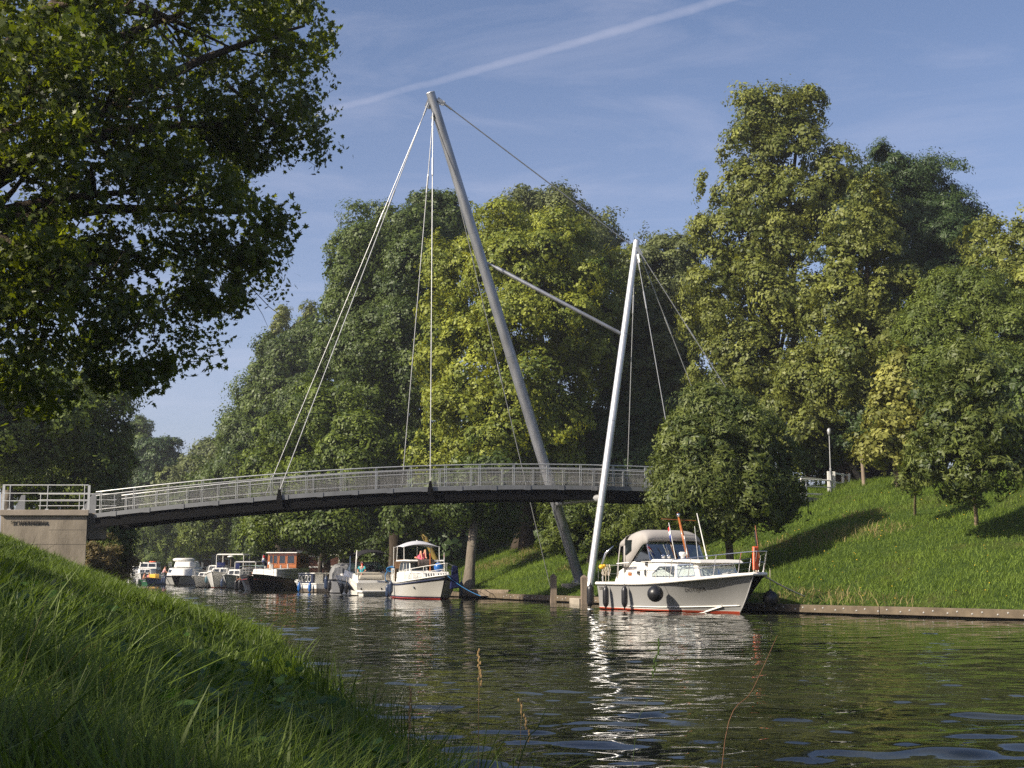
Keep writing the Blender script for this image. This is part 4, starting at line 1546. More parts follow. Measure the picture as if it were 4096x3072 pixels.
tree('far_tree', 'deep shaded tree filling the gap below the silver mast cables', gb(2480, 96), [lob(*a) for a in ((2560, 1750, 190, 170, 96), (2400, 1780, 150, 160, 95), (2480, 1930, 210, 130, 93), (2720, 1650, 130, 170, 96))], L_DEEP, B_DARK, 0.4, 0.35, 6, FB, leaf=0.222, cover=2.6, clump=1.0)
tree('far_tree', 'tallest tree, tufted olive crown with a gap-toothed top', gb(3080, 84), [lob(*a) for a in ((3000, 470, 70, 90, 84), (3110, 450, 95, 90, 84), (3220, 430, 75, 65, 84.5), (3000, 600, 120, 100, 84), (3170, 620, 150, 130, 84), (2980, 760, 130, 110, 84), (3160, 830, 190, 150, 83), (2860, 920, 90, 80, 83), (3000, 960, 190, 130, 83), (3330, 700, 90, 90, 84), (2940, 1150, 180, 170, 83), (3140, 1150, 200, 190, 82), (2920, 1400, 190, 180, 82), (3120, 1430, 220, 190, 81), (2960, 1620, 180, 150, 81), (3160, 1680, 190, 150, 80))], L_OLIVE, B_DARK, 0.5, 0.35, 14, FB, leaf=0.215, cover=1.9, clump=0.95, rag=0.2, thin=0.35)
tree('far_tree', 'pointed olive-green lime tree next to the tallest tree', gb(3440, 76), [lob(*a) for a in ((3480, 790, 85, 80, 76), (3470, 930, 140, 110, 76), (3440, 1080, 170, 140, 76), (3520, 1230, 190, 160, 76), (3330, 1260, 130, 160, 75.5), (3430, 1430, 200, 170, 75), (3590, 1420, 120, 150, 75.5), (3320, 1560, 150, 150, 74.5), (3470, 1620, 160, 130, 74.5), (3260, 1750, 130, 100, 74))], L_OLIVE, B_DARK, 0.42, 0.35, 10, FB, leaf=0.200, cover=2.0, clump=0.9, rag=0.16, thin=0.3)
tree('far_tree', 'dark feathery locust tree behind the pointed lime tree', gb(3650, 92), [lob(*a) for a in ((3490, 690, 95, 90, 92), (3600, 800, 160, 120, 92), (3710, 770, 120, 110, 92), (3800, 900, 120, 120, 93), (3680, 960, 200, 160, 91), (3840, 1040, 100, 110, 92), (3700, 1180, 190, 170, 90), (3400, 900, 120, 130, 92), (3620, 1350, 160, 170, 89))], L_DEEP, B_DARK, 0.42, 0.35, 9, FB, leaf=0.215, cover=2.2, clump=1.0, rag=0.22, shape='lance')
tree('far_tree', 'loose yellowish tree cut by the right edge of the view', gb(4130, 70), [lob(*a) for a in ((4060, 1060, 100, 120, 70), (4150, 1000, 120, 140, 70), (3990, 1120, 110, 130, 70), (4110, 1250, 150, 170, 69), (3930, 960, 80, 60, 72), (4200, 1500, 170, 250, 68))], L_OLIVE, B_DARK, 0.35, 0.35, 7, FB, leaf=0.185, cover=1.6, clump=0.85, rag=0.25, thin=0.5)
tree('far_tree', 'light green bushy tree behind the glossy young chestnut', gb(3850, 66), [lob(*a) for a in ((3850, 1200, 150, 130, 66), (3750, 1350, 140, 140, 66), (3960, 1330, 160, 160, 65), (3860, 1480, 190, 140, 65), (4020, 1500, 130, 170, 64), (3700, 1500, 110, 110, 65))], L_MID, B_DARK, 0.3, 0.35, 7, FB, leaf=0.178, cover=2.3, clump=0.8, rag=0.2, shape='lance')
tree('far_tree', 'dark understorey tree in the shade behind the grass crest', gb(3960, 62), [lob(*a) for a in ((3990, 1720, 140, 120, 63), (4090, 1640, 120, 140, 62), (3800, 1680, 120, 110, 66), (3620, 1700, 120, 110, 70))], L_DARK, B_DARK, 0.3, 0.5, 4, FB, leaf=0.185, cover=2.4, clump=0.8)
tree('gold_tree', 'slim golden-yellow tree on the crest behind the saplings', gb(3600, 65.5), [lob(*a) for a in ((3590, 1460, 55, 70, 65), (3610, 1560, 90, 80, 65), (3560, 1660, 90, 80, 65), (3670, 1670, 90, 90, 65), (3530, 1790, 100, 70, 65), (3660, 1790, 90, 55, 65), (3610, 1720, 100, 75, 65))], L_GOLD, B_PALE, 0.11, 0.35, 7, None, leaf=0.22, cover=1.9, clump=0.6, rag=0.2)
tree('shade_tree', 'dark overhanging tree above the white gate on the crest', gb(3475, 74), [lob(*a) for a in ((3300, 1800, 130, 70, 75), (3420, 1760, 130, 70, 75), (3200, 1860, 90, 70, 76), (3460, 1700, 100, 90, 74))], L_DEEP, B_GREY, 0.17, 0.75, 5, None, leaf=0.178, cover=1.9, clump=0.7, rag=0.25)
# young trees on the slope
tree('round_tree', 'round bushy ash tree on the bank behind the near cruiser', gb(2925, 57), [lob(*a) for a in ((2870, 1670, 120, 95, 57), (2775, 1740, 115, 120, 57), (2960, 1740, 140, 120, 57), (2725, 1870, 105, 110, 56.5), (2860, 1860, 170, 140, 56), (3030, 1850, 130, 130, 57), (2705, 1990, 90, 85, 56.5), (2800, 1990, 150, 110, 56), (2960, 1990, 150, 120, 56), (3100, 1980, 90, 100, 57), (2880, 2070, 150, 70, 56), (3080, 2070, 80, 60, 57))], L_CHEST, B_GREY, 0.2, 0.28, 12, None, leaf=0.20, cover=2.5, clump=0.6, rag=0.2, shape='lance')
tree('young_chestnut', 'glossy dark young chestnut with slim pale trunk on the grass slope', gb(3912, 52.5), [lob(*a) for a in ((3880, 1480, 110, 110, 50), (3790, 1600, 120, 110, 50), (3950, 1600, 130, 120, 50), (3870, 1730, 170, 120, 49.5), (3760, 1790, 110, 80, 49.5), (4010, 1750, 110, 110, 50), (3700, 1870, 80, 55, 49.5), (3840, 1870, 150, 75, 49), (3980, 1880, 110, 75, 49.5), (3900, 1960, 110, 35, 49.3))], L_CHEST, B_PALE, 0.085, 0.35, 12, None, leaf=0.215, cover=1.9, clump=0.5, rag=0.22, shape='lance', thin=0.35)
tree('sapling', 'thin staked sapling between the young chestnut and the gold tree', gb(3668, 57.5), [lob(*a) for a in ((3670, 1860, 55, 45, 54), (3640, 1920, 40, 30, 54), (3700, 1900, 50, 40, 54))], L_CHEST, B_PALE, 0.055, 0.9, 4, None, leaf=0.18, cover=2.0, clump=0.4, shape='lance')
# under the bridge, behind the boats
tree('shrub_tree', 'multi-stemmed bright green shrub tree framed by the two masts', gb(2340, 74), [lob(*a) for a in ((2330, 2060, 130, 80, 74), (2230, 2090, 90, 60, 74), (2450, 2060, 130, 90, 74), (2350, 2150, 130, 55, 74), (2530, 2120, 110, 80, 73), (2210, 2170, 60, 40, 74), (2620, 2060, 90, 90, 72))], L_MID, B_GREY, 0.12, 0.3, 8, None, leaf=0.185, cover=2.0, clump=0.7, shape='lance')
tree('round_willow', 'soft round yellowish willow behind the furthest boats', gb(660, 186), [lob(*a) for a in ((640, 2110, 110, 70, 186), (560, 2170, 90, 70, 186), (720, 2150, 110, 80, 186), (630, 2210, 120, 50, 186), (780, 2110, 60, 60, 186))], L_WILLOW, B_DARK, 0.4, 0.35, 8, UB, leaf=0.252, cover=2.8, clump=1.3, shape='lance')
tree('small_tree', 'mixed green tree behind the hire cruiser with the white canopy', gb(905, 160), [lob(*a) for a in ((830, 2080, 90, 70, 160), (920, 2100, 100, 70, 160), (860, 2160, 90, 50, 160), (960, 2170, 70, 50, 160), (790, 2160, 60, 50, 160))], L_MID, B_PALE, 0.3, 0.45, 6, UB, leaf=0.252, cover=2.5, clump=1.1)
tree('small_tree', 'dark green tree behind the flag of the moored boats', gb(1085, 138), [lob(*a) for a in ((1030, 2090, 90, 80, 138), (1110, 2120, 90, 70, 138), (1030, 2190, 80, 50, 138), (1160, 2060, 80, 70, 138))], L_DARK, B_DARK, 0.3, 0.45, 6, UB, leaf=0.244, cover=2.5, clump=1.1)
tree('small_tree', 'tree with stout dark trunk just past the wooden wheelhouse', gb(1222, 126), [lob(*a) for a in ((1210, 2060, 100, 90, 126), (1290, 2060, 80, 80, 126), (1150, 2120, 60, 50, 126))], L_MID, B_DARK, 0.42, 0.4, 6, UB, leaf=0.237, cover=2.4, clump=1.0)
tree('small_tree', 'forked dark tree beside the brick house front', gb(1278, 119), [lob(*a) for a in ((1250, 2100, 60, 60, 119), (1340, 2080, 80, 80, 119), (1300, 2030, 80, 70, 119))], L_LIME, B_DARK, 0.22, 0.5, 5, UB, leaf=0.3, cover=2.2, clump=0.9)
tree('small_tree', 'leafy chestnut hanging over the grey canvas boat', gb(1345, 113), [lob(*a) for a in ((1400, 2120, 80, 80, 113), (1440, 2060, 90, 80, 113), (1370, 2190, 60, 40, 113), (1450, 2190, 60, 50, 113))], L_MID, B_GREY, 0.2, 0.5, 5, UB, leaf=0.237, cover=2.2, clump=0.9)
tree('small_tree', 'dark tree in the shade behind the black bimini', gb(1560, 112), [lob(*a) for a in ((1520, 2140, 100, 80, 112), (1620, 2100, 110, 80, 110), (1560, 2210, 90, 50, 110), (1690, 2060, 100, 70, 108))], L_DARK, B_DARK, 0.3, 0.4, 6, UB, leaf=0.229, cover=2.6, clump=1.0)
tree('leaning_tree', 'mossy tree leaning out over the white canopy boat', gb(1785, 92), [lob(*a) for a in ((1640, 2020, 110, 60, 93), (1740, 2030, 90, 60, 93), (1600, 2090, 60, 40, 93))], L_DARK, B_LICH, 0.22, 0.5, 5, UB, leaf=0.3, cover=2.2, clump=0.9, lean=(-0.6, 0, 0.5))
tree('big_trunk_tree', 'tall sunlit trunk with yellow lichen beside the white canopy boat', gb(1872, 80), [lob(*a) for a in ((1840, 1960, 150, 90, 81), (1960, 1930, 130, 90, 82), (1990, 2080, 80, 50, 83))], L_DARK, B_GREY, 0.34, 0.75, 6, FB, leaf=0.215, cover=2.2, clump=0.9)
tree('big_trunk_tree', 'thick shaded trunk on the grass left of the dark mast foot', gb(2072, 94), [lob(*a) for a in ((2070, 1990, 150, 90, 95), (1980, 2090, 80, 40, 97), (2180, 2000, 110, 80, 95))], L_DEEP, B_DARK, 0.5, 0.7, 6, FB, leaf=0.3, cover=2.4, clump=0.9)
tree('big_trunk_tree', 'slimmer shaded trunk right behind the dark mast foot', gb(2190, 90), [lob(*a) for a in ((2210, 1960, 120, 80, 92), (2300, 1960, 110, 90, 92))], L_DEEP, B_GREY, 0.3, 0.7, 5, FB, leaf=0.3, cover=2.4, clump=0.9)
# dead lichen-yellow branches hanging behind the boats
db = empty('dead_branch', at(1640, 2110, 97), 0, 'bare lichen-yellow dead branches hanging among the leaves', 'branch')
d = MB()
for (a, b_, r0) in (((1690, 2130), (1550, 2090), 0.11), ((1640, 2125), (1560, 2050), 0.08), ((1600, 2110), (1480, 2120), 0.05), ((1560, 2060), (1430, 2040), 0.05), ((1560, 2090), (1470, 2190), 0.04), ((1500, 2060), (1400, 2090), 0.035), ((1520, 2100), (1450, 2160), 0.03), ((1650, 2120), (1680, 2070), 0.05)):
    p2 = limb_path(at(*a, 97), at(*b_, 96), 6, 0.02, 0.12)
    d.tube(p2, [r0 * (1 - 0.13 * i) for i in range(7)], 6)
    for _ in range(9):
        i = rnd.randint(2, 6)
        dv = Vector((rnd.uniform(-1, 0.2), rnd.uniform(-0.7, 0.7), rnd.uniform(-0.9, 0.4))).normalized()
        d.tube(limb_path(p2[i], p2[i] + dv * rnd.uniform(0.5, 1.6), 4, 0, 0.15), [0.016, 0.014, 0.012, 0.01, 0.007], 4)
local(d, db).build('bough', B_DEAD, db, smooth=True)
# far wood behind everything
def wood(name, label, n, px0, px1, Y0, Y1, h0, h1, mm):
    lbs = []
    for _ in range(n):
        Y = rnd.uniform(Y0, Y1)
        px = rnd.uniform(px0, px1)
        X = at(px, 2200, Y).x
        hh_ = rnd.uniform(h0, h1)
        r_ = rnd.uniform(3.0, 4.6)
        lbs.append((X, Y, gzs(X, Y) + hh_ * 0.62, r_, r_, hh_ * 0.42))
        lbs.append((X, Y, gzs(X, Y) + hh_ * 0.3, r_, r_, hh_ * 0.3))
    o = crown_mesh(name, lbs, mm, None, leaf=0.6, cover=2.0, clump=1.6)
    return tag(o, label, 'wood', kind='stuff')


wood('far_wood', 'distant wooded skyline closing the canal', 40, 380, 1500, 215, 250, 9, 13, L_GREY)
wood('back_wood', 'dense dark wood behind the far bank trees', 34, 1500, 3000, 125, 150, 11, 17, L_DEEP)
# ---------------------------------------------------------------- boats
def banded(name, bands, top, rough=0.3, noise=0.08, coat=0.2):
    """Hull paint in horizontal bands: [(height, colour)] from the water up, then the topside colour."""
    m = bpy.data.materials.new(name)
    m.use_nodes = True
    T = NT(m.node_tree)
    p = m.node_tree.nodes['Principled BSDF']
    p.inputs['Roughness'].default_value = rough
    p.inputs['Coat Weight'].default_value = coat
    tc = T.n('ShaderNodeTexCoord').outputs['Object']
    s = T.n('ShaderNodeSeparateXYZ')
    T.l(tc, s.inputs[0])
    c = top
    for z, colr in reversed(bands):
        c = T.mix(T.math('LESS_THAN', s.outputs[2], z), c, colr)
    nz = T.noise(1.6, 5, 0.6, T.mapping(tc, (1, 1, 0.35)))
    c = T.mix(T.math('MULTIPLY', nz, noise * 2), c, (0.25, 0.22, 0.17), 'MULTIPLY')
    T.l(c, p.inputs['Base Color'])
    return m


class Hull:
    def __init__(s, L, Lwl, sheer, deck, wl, keel=-0.45, flare=0.0):
        s.L, s.Lwl, s.sheer, s.dk, s.wl, s.keel, s.flare = L, Lwl, sheer, deck, wl, keel, flare

    def cv(s, tab, t):
        xs_, ys_ = [a for a, b in tab], [b for a, b in tab]
        n = len(xs_)
        # smooth (monotone cubic) interpolation
        if t <= xs_[0]:
            return ys_[0]
        if t >= xs_[-1]:
            return ys_[-1]
        i = max(k for k in range(n - 1) if xs_[k] <= t)
        def slope(k):
            a, b = max(k - 1, 0), min(k + 1, n - 1)
            return (ys_[b] - ys_[a]) / (xs_[b] - xs_[a])
        h = xs_[i + 1] - xs_[i]
        q = (t - xs_[i]) / h
        m0, m1 = slope(i) * h, slope(i + 1) * h
        return (2 * q ** 3 - 3 * q * q + 1) * ys_[i] + (q ** 3 - 2 * q * q + q) * m0 + (-2 * q ** 3 + 3 * q * q) * ys_[i + 1] + (q ** 3 - q * q) * m1

    def pt(s, t, v, side):
        """Hull surface: t from transom to stem, v from waterline chine (0) to deck edge (1), side +1 port or -1 starboard."""
        zt = s.cv(s.sheer, t)
        yd, yw = max(s.cv(s.dk, t), 0.02), max(s.cv(s.wl, t), 0.015)
        vv = v + s.flare * v * (v - 1)
        return Vector((t * (s.Lwl + (s.L - s.Lwl) * v), side * (yw + (yd - yw) * vv), 0.04 + (zt - 0.04) * v))

    def normal(s, t, v, side):
        e = 0.01
        a = s.pt(min(t + e, 1), v, side) - s.pt(max(t - e, 0), v, side)
        b = s.pt(t, min(v + e, 1), side) - s.pt(t, max(v - e, 0), side)
        n = a.cross(b).normalized()
        return n if n.y * side > 0 else -n

    def build(s, root, mtl, deckm, railm=None, rr=0.045, n=28, bul=0.0):
        d = MB()
        lv = [0, 0.2, 0.4, 0.6, 0.8, 1.0]
        rows = []
        for i in range(n + 1):
            t = i / n
            st = [s.pt(t, v, -1) for v in reversed(lv)]
            kz = s.keel * (1 - t ** 6)
            st += [Vector((t * s.Lwl, 0, kz))]
            st += [s.pt(t, v, 1) for v in lv]
            rows.append(st)
        d.grid(rows)
        d.f.append(tuple(range(len(rows[0]))))
        d.mi.append(0)
        h = d.build('hull', mtl, root, smooth=True, auto=35)
        d = MB()
        rows = []
        for i in range(n + 1):
            t = i / n
            a, b = s.pt(t, 1, -1), s.pt(t, 1, 1)
            a.z -= 0.012 + bul
            b.z -= 0.012 + bul
            rows.append([lerp(a, b, k / 6) + Vector((0, 0, 0.05 * (1 - (k / 3 - 1) ** 2))) for k in range(7)])
        d.grid(rows)
        d.build('deck', deckm, root, smooth=True)
        if railm:
            d = MB()
            pth = [s.pt(i / n, 1, -1) + Vector((0, -0.01, -0.01)) for i in range(n + 1)] + [s.pt(i / n, 1, 1) + Vector((0, 0.01, -0.01)) for i in range(n, -1, -1)]
            d.tube(pth, rr, 8)
            d.tube([s.pt(0, 1, -1), s.pt(0, 1, 1)], rr, 8)
            d.build('rub_rail', railm, root, smooth=True, auto=50)
        return h

    def lettering(s, root, body, t0, v0, width, height, side=-1, mtl=None, name='lettering'):
        """Letters laid on the hull skin from station t0 at level v0."""
        o = text_mesh(name, body, 1.0, 0.0, mtl or M_LETTER, root, (0, 0, 0), (0, 0, 0))
        me = o.data
        xs_ = [v.co.x for v in me.vertices]
        ys_ = [v.co.y for v in me.vertices]
        x0, x1, y0, y1 = min(xs_), max(xs_), min(ys_), max(ys_)
        zt = s.cv(s.sheer, t0)
        for v in me.vertices:
            u, w = (v.co.x - x0) / (x1 - x0), (v.co.y - y0) / (y1 - y0)
            t = t0 + (u * width / s.L) * (1 if side < 0 else -1)
            vv = v0 + w * height / zt
            v.co = s.pt(t, vv, side) + s.normal(t, vv, side) * 0.012
        return o


def cabin(root, name, bot, top, mtl, bevel=0.03, parent_mat=None):
    """House between two outlines of (x, y, z); returns the object and its wall quads."""
    d = MB()
    d.prism(bot, top)
    o = d.build(name, mtl, root, bevel=bevel)
    n = len(bot)
    q = [(Vector(bot[i]), Vector(bot[(i + 1) % n]), Vector(top[(i + 1) % n]), Vector(top[i])) for i in range(n)]
    c = sum((Vector(p) for p in list(bot) + list(top)), Vector()) / (2 * n)
    return o, q, c


def sym(pts):
    """Outline from its starboard half given aft to fore."""
    st = [(x, -y, z) for x, y, z in pts]
    return st + [(x, y, z) for x, y, z in reversed(pts)]


def quad_pt(q, u, v):
    return lerp(lerp(q[0], q[1], u), lerp(q[3], q[2], u), v)


def pane(parent, q, c, uv, mtl, name='window', out=0.012, th=0.02, frame=None, fw=0.035):
    """Thin panel on a wall quad, its corners given as (u, v)."""
    P = [quad_pt(q, u, v) for u, v in uv]
    n = (P[1] - P[0]).cross(P[-1] - P[0]).normalized()
    if n.dot(P[0] - c) < 0:
        n = -n
    d = MB()
    d.prism([p + n * (out - th) for p in P], [p + n * out for p in P])
    o = d.build(name, mtl, parent)
    if frame:
        f = MB()
        m = sum(P, Vector()) / len(P)
        for i in range(len(P)):
            f.bar(P[i] + n * out, P[(i + 1) % len(P)] + n * out, fw, fw, up=n)
        f.build('window_frame', frame, o)
    return o


def rect(u0, u1, v0, v1):
    return [(u0, v0), (u1, v0), (u1, v1), (u0, v1)]


def railing(parent, pts, h, r=0.016, mtl=None, every=1, mid=True, name='guard_rail', rake=(0, 0, 0)):
    mtl = mtl or M_CHROME
    d = MB()
    up = Vector((0, 0, h)) + Vector(rake)
    d.tube([Vector(p) + up for p in pts], r, 6)
    if mid:
        d.tube([Vector(p) + up * 0.5 for p in pts], r * 0.6, 5)
    for p in pts[::every]:
        d.tube([Vector(p), Vector(p) + up], r * 0.9, 6)
    return d.build(name, mtl, parent, smooth=True, auto=50)


def flag(parent, a, b, colours, w, h, staff=M_WHITE2, r=0.014, sagging=0.5, name='flag'):
    """Flag of horizontal stripes on a staff from a to b; it hangs in folds."""
    a, b = Vector(a), Vector(b)
    d = MB()
    d.tube([a, b], r, 6)
    st = d.build('flag_staff', staff, parent)
    ax = (a - b).normalized()
    d = MB()
    n = 10
    k = len(colours)
    side = Vector((-0.8, 0.5, 0)).normalized()
    for j, _ in enumerate(colours):
        d.cur = j
        rows = []
        for i in range(n + 1):
            u = i / n
            dirx = side * math.cos(sagging * 1.2) + Vector((0, 0, -1)) * math.sin(sagging * 1.2)
            base = dirx * (u * w) + side.cross(Vector((0, 0, 1))) * (0.12 * w * math.sin(u * 7))
            rows.append([b + ax * (h * (j + q) / k + 0.02) + base for q in (0, 0.5, 1)])
        d.grid(rows)
    d.build(name, list(colours), st, smooth=True, solid=0.006)
    return st


DUTCH = (M_RED, M_FLAGW, M_FLAGB)


def fender(loc, kind, mtl, label, group, L=0.62, r=0.115, hang=0.5, rz=0.0):
    """Inflatable fender and the line it hangs on; loc is its middle."""
    t = empty('fender', loc, rz, label, 'fender', group)
    d = MB()
    if kind == 'ball':
        d.lathe([(0.03, r * 1.22), (0.045, r * 1.06), (r * 0.42, r * 0.93), (r * 0.76, r * 0.66), (r * 0.96, r * 0.3), (r, 0), (r * 0.95, -r * 0.32), (r * 0.74, -r * 0.68), (r * 0.4, -r * 0.93), (0.02, -r)], seg=20)
        top = r * 1.2
    else:
        h = L / 2
        d.lathe([(0.022, h + 0.09), (0.03, h + 0.03), (r * 0.6, h - 0.03), (r * 0.92, h - 0.11), (r, h - 0.19), (r, -h + 0.19), (r * 0.92, -h + 0.11), (r * 0.6, -h + 0.03), (0.03, -h - 0.03), (0.022, -h - 0.09)], seg=14)
        top = h + 0.08
    d.build('float', mtl, t, smooth=True)
    d = MB()
    d.tube([(0, 0, top - 0.02), (0.01, 0.0, top + hang)], 0.011, 5)
    d.build('line', M_ROPE if mtl is M_BLACK else M_DBLUEF, t)
    return t


def boat_root(name, pos, heading, label, cat='boat', group=None):
    return empty(name, (pos[0], pos[1], 0), math.atan2(heading[1], heading[0]), label, cat, group)


def to_world(root, p):
    p = Vector([a * b for a, b in zip(p, root.scale)])
    return Matrix.Translation(root.location) @ Matrix.Rotation(root.rotation_euler.z, 4, 'Z') @ p


GBOAT = 'pleasure boats moored along the far quay'
# ---- the near cruiser ------------------------------------------------------
th = R(27)
B1 = boat_root('motor_cruiser', (4.87, 55.4), (math.sin(th), -math.cos(th)), 'large white and grey cruiser with taupe canvas top, moored closest to the viewer', 'motor boat')
B1.scale = (1.0, 1.1, 1.07)
HM1 = banded('near_hull_paint', [(0.085, (0.36, 0.055, 0.026)), (0.11, (0.62, 0.58, 0.52))], (0.30, 0.295, 0.285), 0.3)
H1 = Hull(8.95, 7.75, [(0, 1.0), (0.4, 1.02), (0.7, 1.15), (1, 1.37)], [(0, 1.38), (0.3, 1.5), (0.55, 1.48), (0.75, 1.30), (0.9, 0.78), (0.97, 0.45), (1, 0.26)], [(0, 1.26), (0.4, 1.30), (0.6, 1.05), (0.8, 0.52), (0.93, 0.17), (1, 0.02)], flare=0.75)
H1.build(B1, HM1, M_WHITE, M_WHITE, 0.06)
d = MB()
for sd in (-1, 1):
    d.tube([H1.pt(t, 0.13 + 0.14 * max(0, t - 0.55), sd) + H1.normal(t, 0.15, sd) * 0.015 for t in np.linspace(0.30, 0.985, 24)], 0.022, 6)
d.build('spray_strake', M_WHITE, B1, smooth=True)
d = MB()
d.tube([H1.pt(1, v, -1) + Vector((0.015, 0.01, 0)) for v in np.linspace(0, 1, 8)], 0.025, 6)
d.build('stem_band', M_GREY, B1, smooth=True)
H1.lettering(B1, 'DOTSJKA', 0.70, 0.60, 0.95, 0.16)
H1.lettering(B1, '5208', 0.02, 0.74, 0.34, 0.12)
bot = sym([(0.95, 1.16, 0.92), (2.3, 1.2, 0.94), (5.3, 1.08, 1.0), (6.55, 0.84, 1.12)])
top = sym([(1.15, 1.10, 1.42), (2.35, 1.12, 1.84), (5.25, 1.0, 1.80), (6.30, 0.78, 1.78)])
cb1, Q, C0 = cabin(B1, 'cabin', bot, top, M_WHITE, 0.04)
d = MB()
d.prism(sym([(3.0, 1.16, 1.80), (5.3, 1.14, 1.785), (6.72, 0.92, 1.74)]), sym([(3.0, 1.10, 1.885), (5.3, 1.08, 1.885), (6.60, 0.88, 1.85)]))
d.build('cabin_roof', M_WHITE, B1, bevel=0.03)


def curtained(q, uv, nm='window', wav=14):
    """Window with a pleated curtain behind its glass."""
    P = [quad_pt(q, u, v) for u, v in uv]
    n = (P[1] - P[0]).cross(P[-1] - P[0]).normalized()
    if n.dot(P[0] - C0) < 0:
        n = -n
    w = pane(B1, q, C0, uv, M_INT, nm, 0.006, 0.02, M_CHROME, 0.035)
    d = MB()
    rows = []
    K = 40
    for i in range(K + 1):
        u = i / K
        k = 0.012 * math.sin(u * wav * 3.1)
        a, b = lerp(P[0], P[1], u), lerp(P[-1], P[-2], u)
        b = lerp(a, b, 0.86 + 0.05 * math.sin(u * 22))
        rows.append([a + n * (0.02 + k), lerp(a, b, 0.5) + n * (0.02 + k * 0.7), b + n * (0.02 + k)])
    d.grid(rows)
    d.build('curtain', M_CURT, w, smooth=True)
    d = MB()
    d.prism([p + n * 0.036 for p in P], [p + n * 0.042 for p in P])
    d.build('glass', M_GLASS, w)


curtained(Q[1], [(0.50, 0.34), (0.985, 0.34), (0.985, 0.78), (0.64, 0.76), (0.50, 0.44)])
curtained(Q[2], [(0.10, 0.30), (0.86, 0.30), (0.80, 0.86), (0.10, 0.84)], wav=6)
curtained(Q[3], rect(0.05, 0.50, 0.24, 0.86), wav=8)
curtained(Q[3], rect(0.53, 0.96, 0.24, 0.86), wav=8)
d = MB()
P = quad_pt(Q[1], 0.35, 0.50)
d.lathe([(0.115, 0), (0.115, 0.03), (0.085, 0.03)], (0, 0, 0), 20, Matrix.Rotation(R(90), 3, 'X'))
d.v = [(v[0] * 0.75 + P.x, v[1] + P.y - 0.012, v[2] * 1.15 + P.z) for v in d.v]
pw = d.build('porthole', M_CHROME, B1)
d = MB()
d.lathe([(0.082, 0), (0.082, 0.012)], (0, 0, 0), 20, Matrix.Rotation(R(90), 3, 'X'))
d.v = [(v[0] * 0.75 + P.x, v[1] + P.y - 0.035, v[2] * 1.15 + P.z) for v in d.v]
d.build('glass', M_DGLASS, pw)
P = quad_pt(Q[1], -0.02, 0.46)
d = MB()
d.box((P.x, P.y - 0.02, P.z), (0.24, 0.04, 0.13))
d.build('wooden_vent', M_VARN, B1, bevel=0.03)
for u, v, sx_, sz_ in ((0.19, 0.5, 0.11, 0.13), (0.36, 0.88, 0.10, 0.14)):
    P = quad_pt(Q[1], u, v)
    d = MB()
    d.box((P.x, P.y - 0.04, P.z), (sx_, 0.09, sz_))
    d.build('side_light', M_BLACK, B1, bevel=0.02)
# windscreen
wb_ = sym([(2.15, 1.14, 1.84), (3.30, 1.16, 1.87)])
wtop = sym([(2.75, 1.10, 2.46), (2.98, 1.12, 2.50)])
WQ = []
for i in range(3):
    a, b = Vector(wb_[i]), Vector(wb_[i + 1])
    c, e = Vector(wtop[i + 1]), Vector(wtop[i])
    WQ.append((a, b, c, e))
ws = None
for q, spans in ((WQ[0], [(0, 1)]), (WQ[1], [(0, 0.36), (0.36, 0.70), (0.70, 1)]), (WQ[2], [(0, 1)])):
    for u0, u1 in spans:
        o = pane(B1, q, Vector((2.2, 0, 2.1)), rect(u0, u1, 0, 1), M_SCREEN, 'windscreen', 0.0, 0.006, M_CHROME, 0.045)
d = MB()
q = WQ[1]
d.bar(quad_pt(q, 0.28, 0.02) + Vector((0.03, 0, 0)), quad_pt(q, 0.19, 0.7) + Vector((0.03, 0, 0)), 0.02, 0.02)
d.build('wiper', M_BLACK, B1)
# cockpit inside
d = MB()
d.box((1.6, 0, 1.15), (1.5, 2.0, 0.1))
d.box((2.6, 0, 1.5), (0.5, 2.0, 0.6))
d.build('cockpit_floor', M_INT, B1)
# canvas top
def canopy_rows(tab, k=26, pw_=5.0):
    rows = []
    for x, zl, ztop, w in tab:
        r_ = []
        for i in range(k + 1):
            a = math.pi * i / k
            cx_, sy_ = math.cos(a), math.sin(a)
            y = -w * math.copysign(abs(cx_) ** (2 / pw_), cx_)
            z = zl + (ztop - zl) * abs(sy_) ** (2 / pw_)
            r_.append(Vector((x, y, z)))
        rows.append(r_)
    return rows


CT = [(3.12, 2.47, 2.58, 1.14), (3.06, 2.47, 2.78, 1.17), (2.9, 2.45, 2.90, 1.18), (2.72, 2.38, 2.96, 1.18), (2.4, 2.14, 2.99, 1.18), (2.1, 1.92, 3.0, 1.18), (1.8, 1.72, 2.97, 1.16), (1.52, 1.5, 2.92, 1.15), (1.42, 1.42, 2.86, 1.14)]
d = MB()
d.grid(canopy_rows(CT))
cnv = d.build('canvas_top', M_CANVAS, B1, smooth=True, solid=0.012)
CT2 = [(1.42, 2.40, 2.86, 1.14), (1.25, 2.40, 2.76, 1.13), (1.0, 2.38, 2.66, 1.10), (0.86, 2.36, 2.58, 1.06)]
d = MB()
d.grid(canopy_rows(CT2))
d.grid([[Vector((0.86, -1.06, 2.40)), Vector((0.98, -1.09, 2.42))], [Vector((0.78, -1.10, 1.8)), Vector((0.90, -1.13, 1.8))], [Vector((0.70, -1.12, 1.15)), Vector((0.82, -1.15, 1.15))]])
d.grid([[Vector((1.34, -1.15, 2.42)), Vector((1.46, -1.155, 2.42))], [Vector((1.34, -1.16, 1.9)), Vector((1.46, -1.165, 1.9))], [Vector((1.36, -1.17, 1.40)), Vector((1.48, -1.17, 1.44))]])
d.build('canvas_flap', M_CANVAS, cnv, smooth=True, solid=0.012)
d = MB()
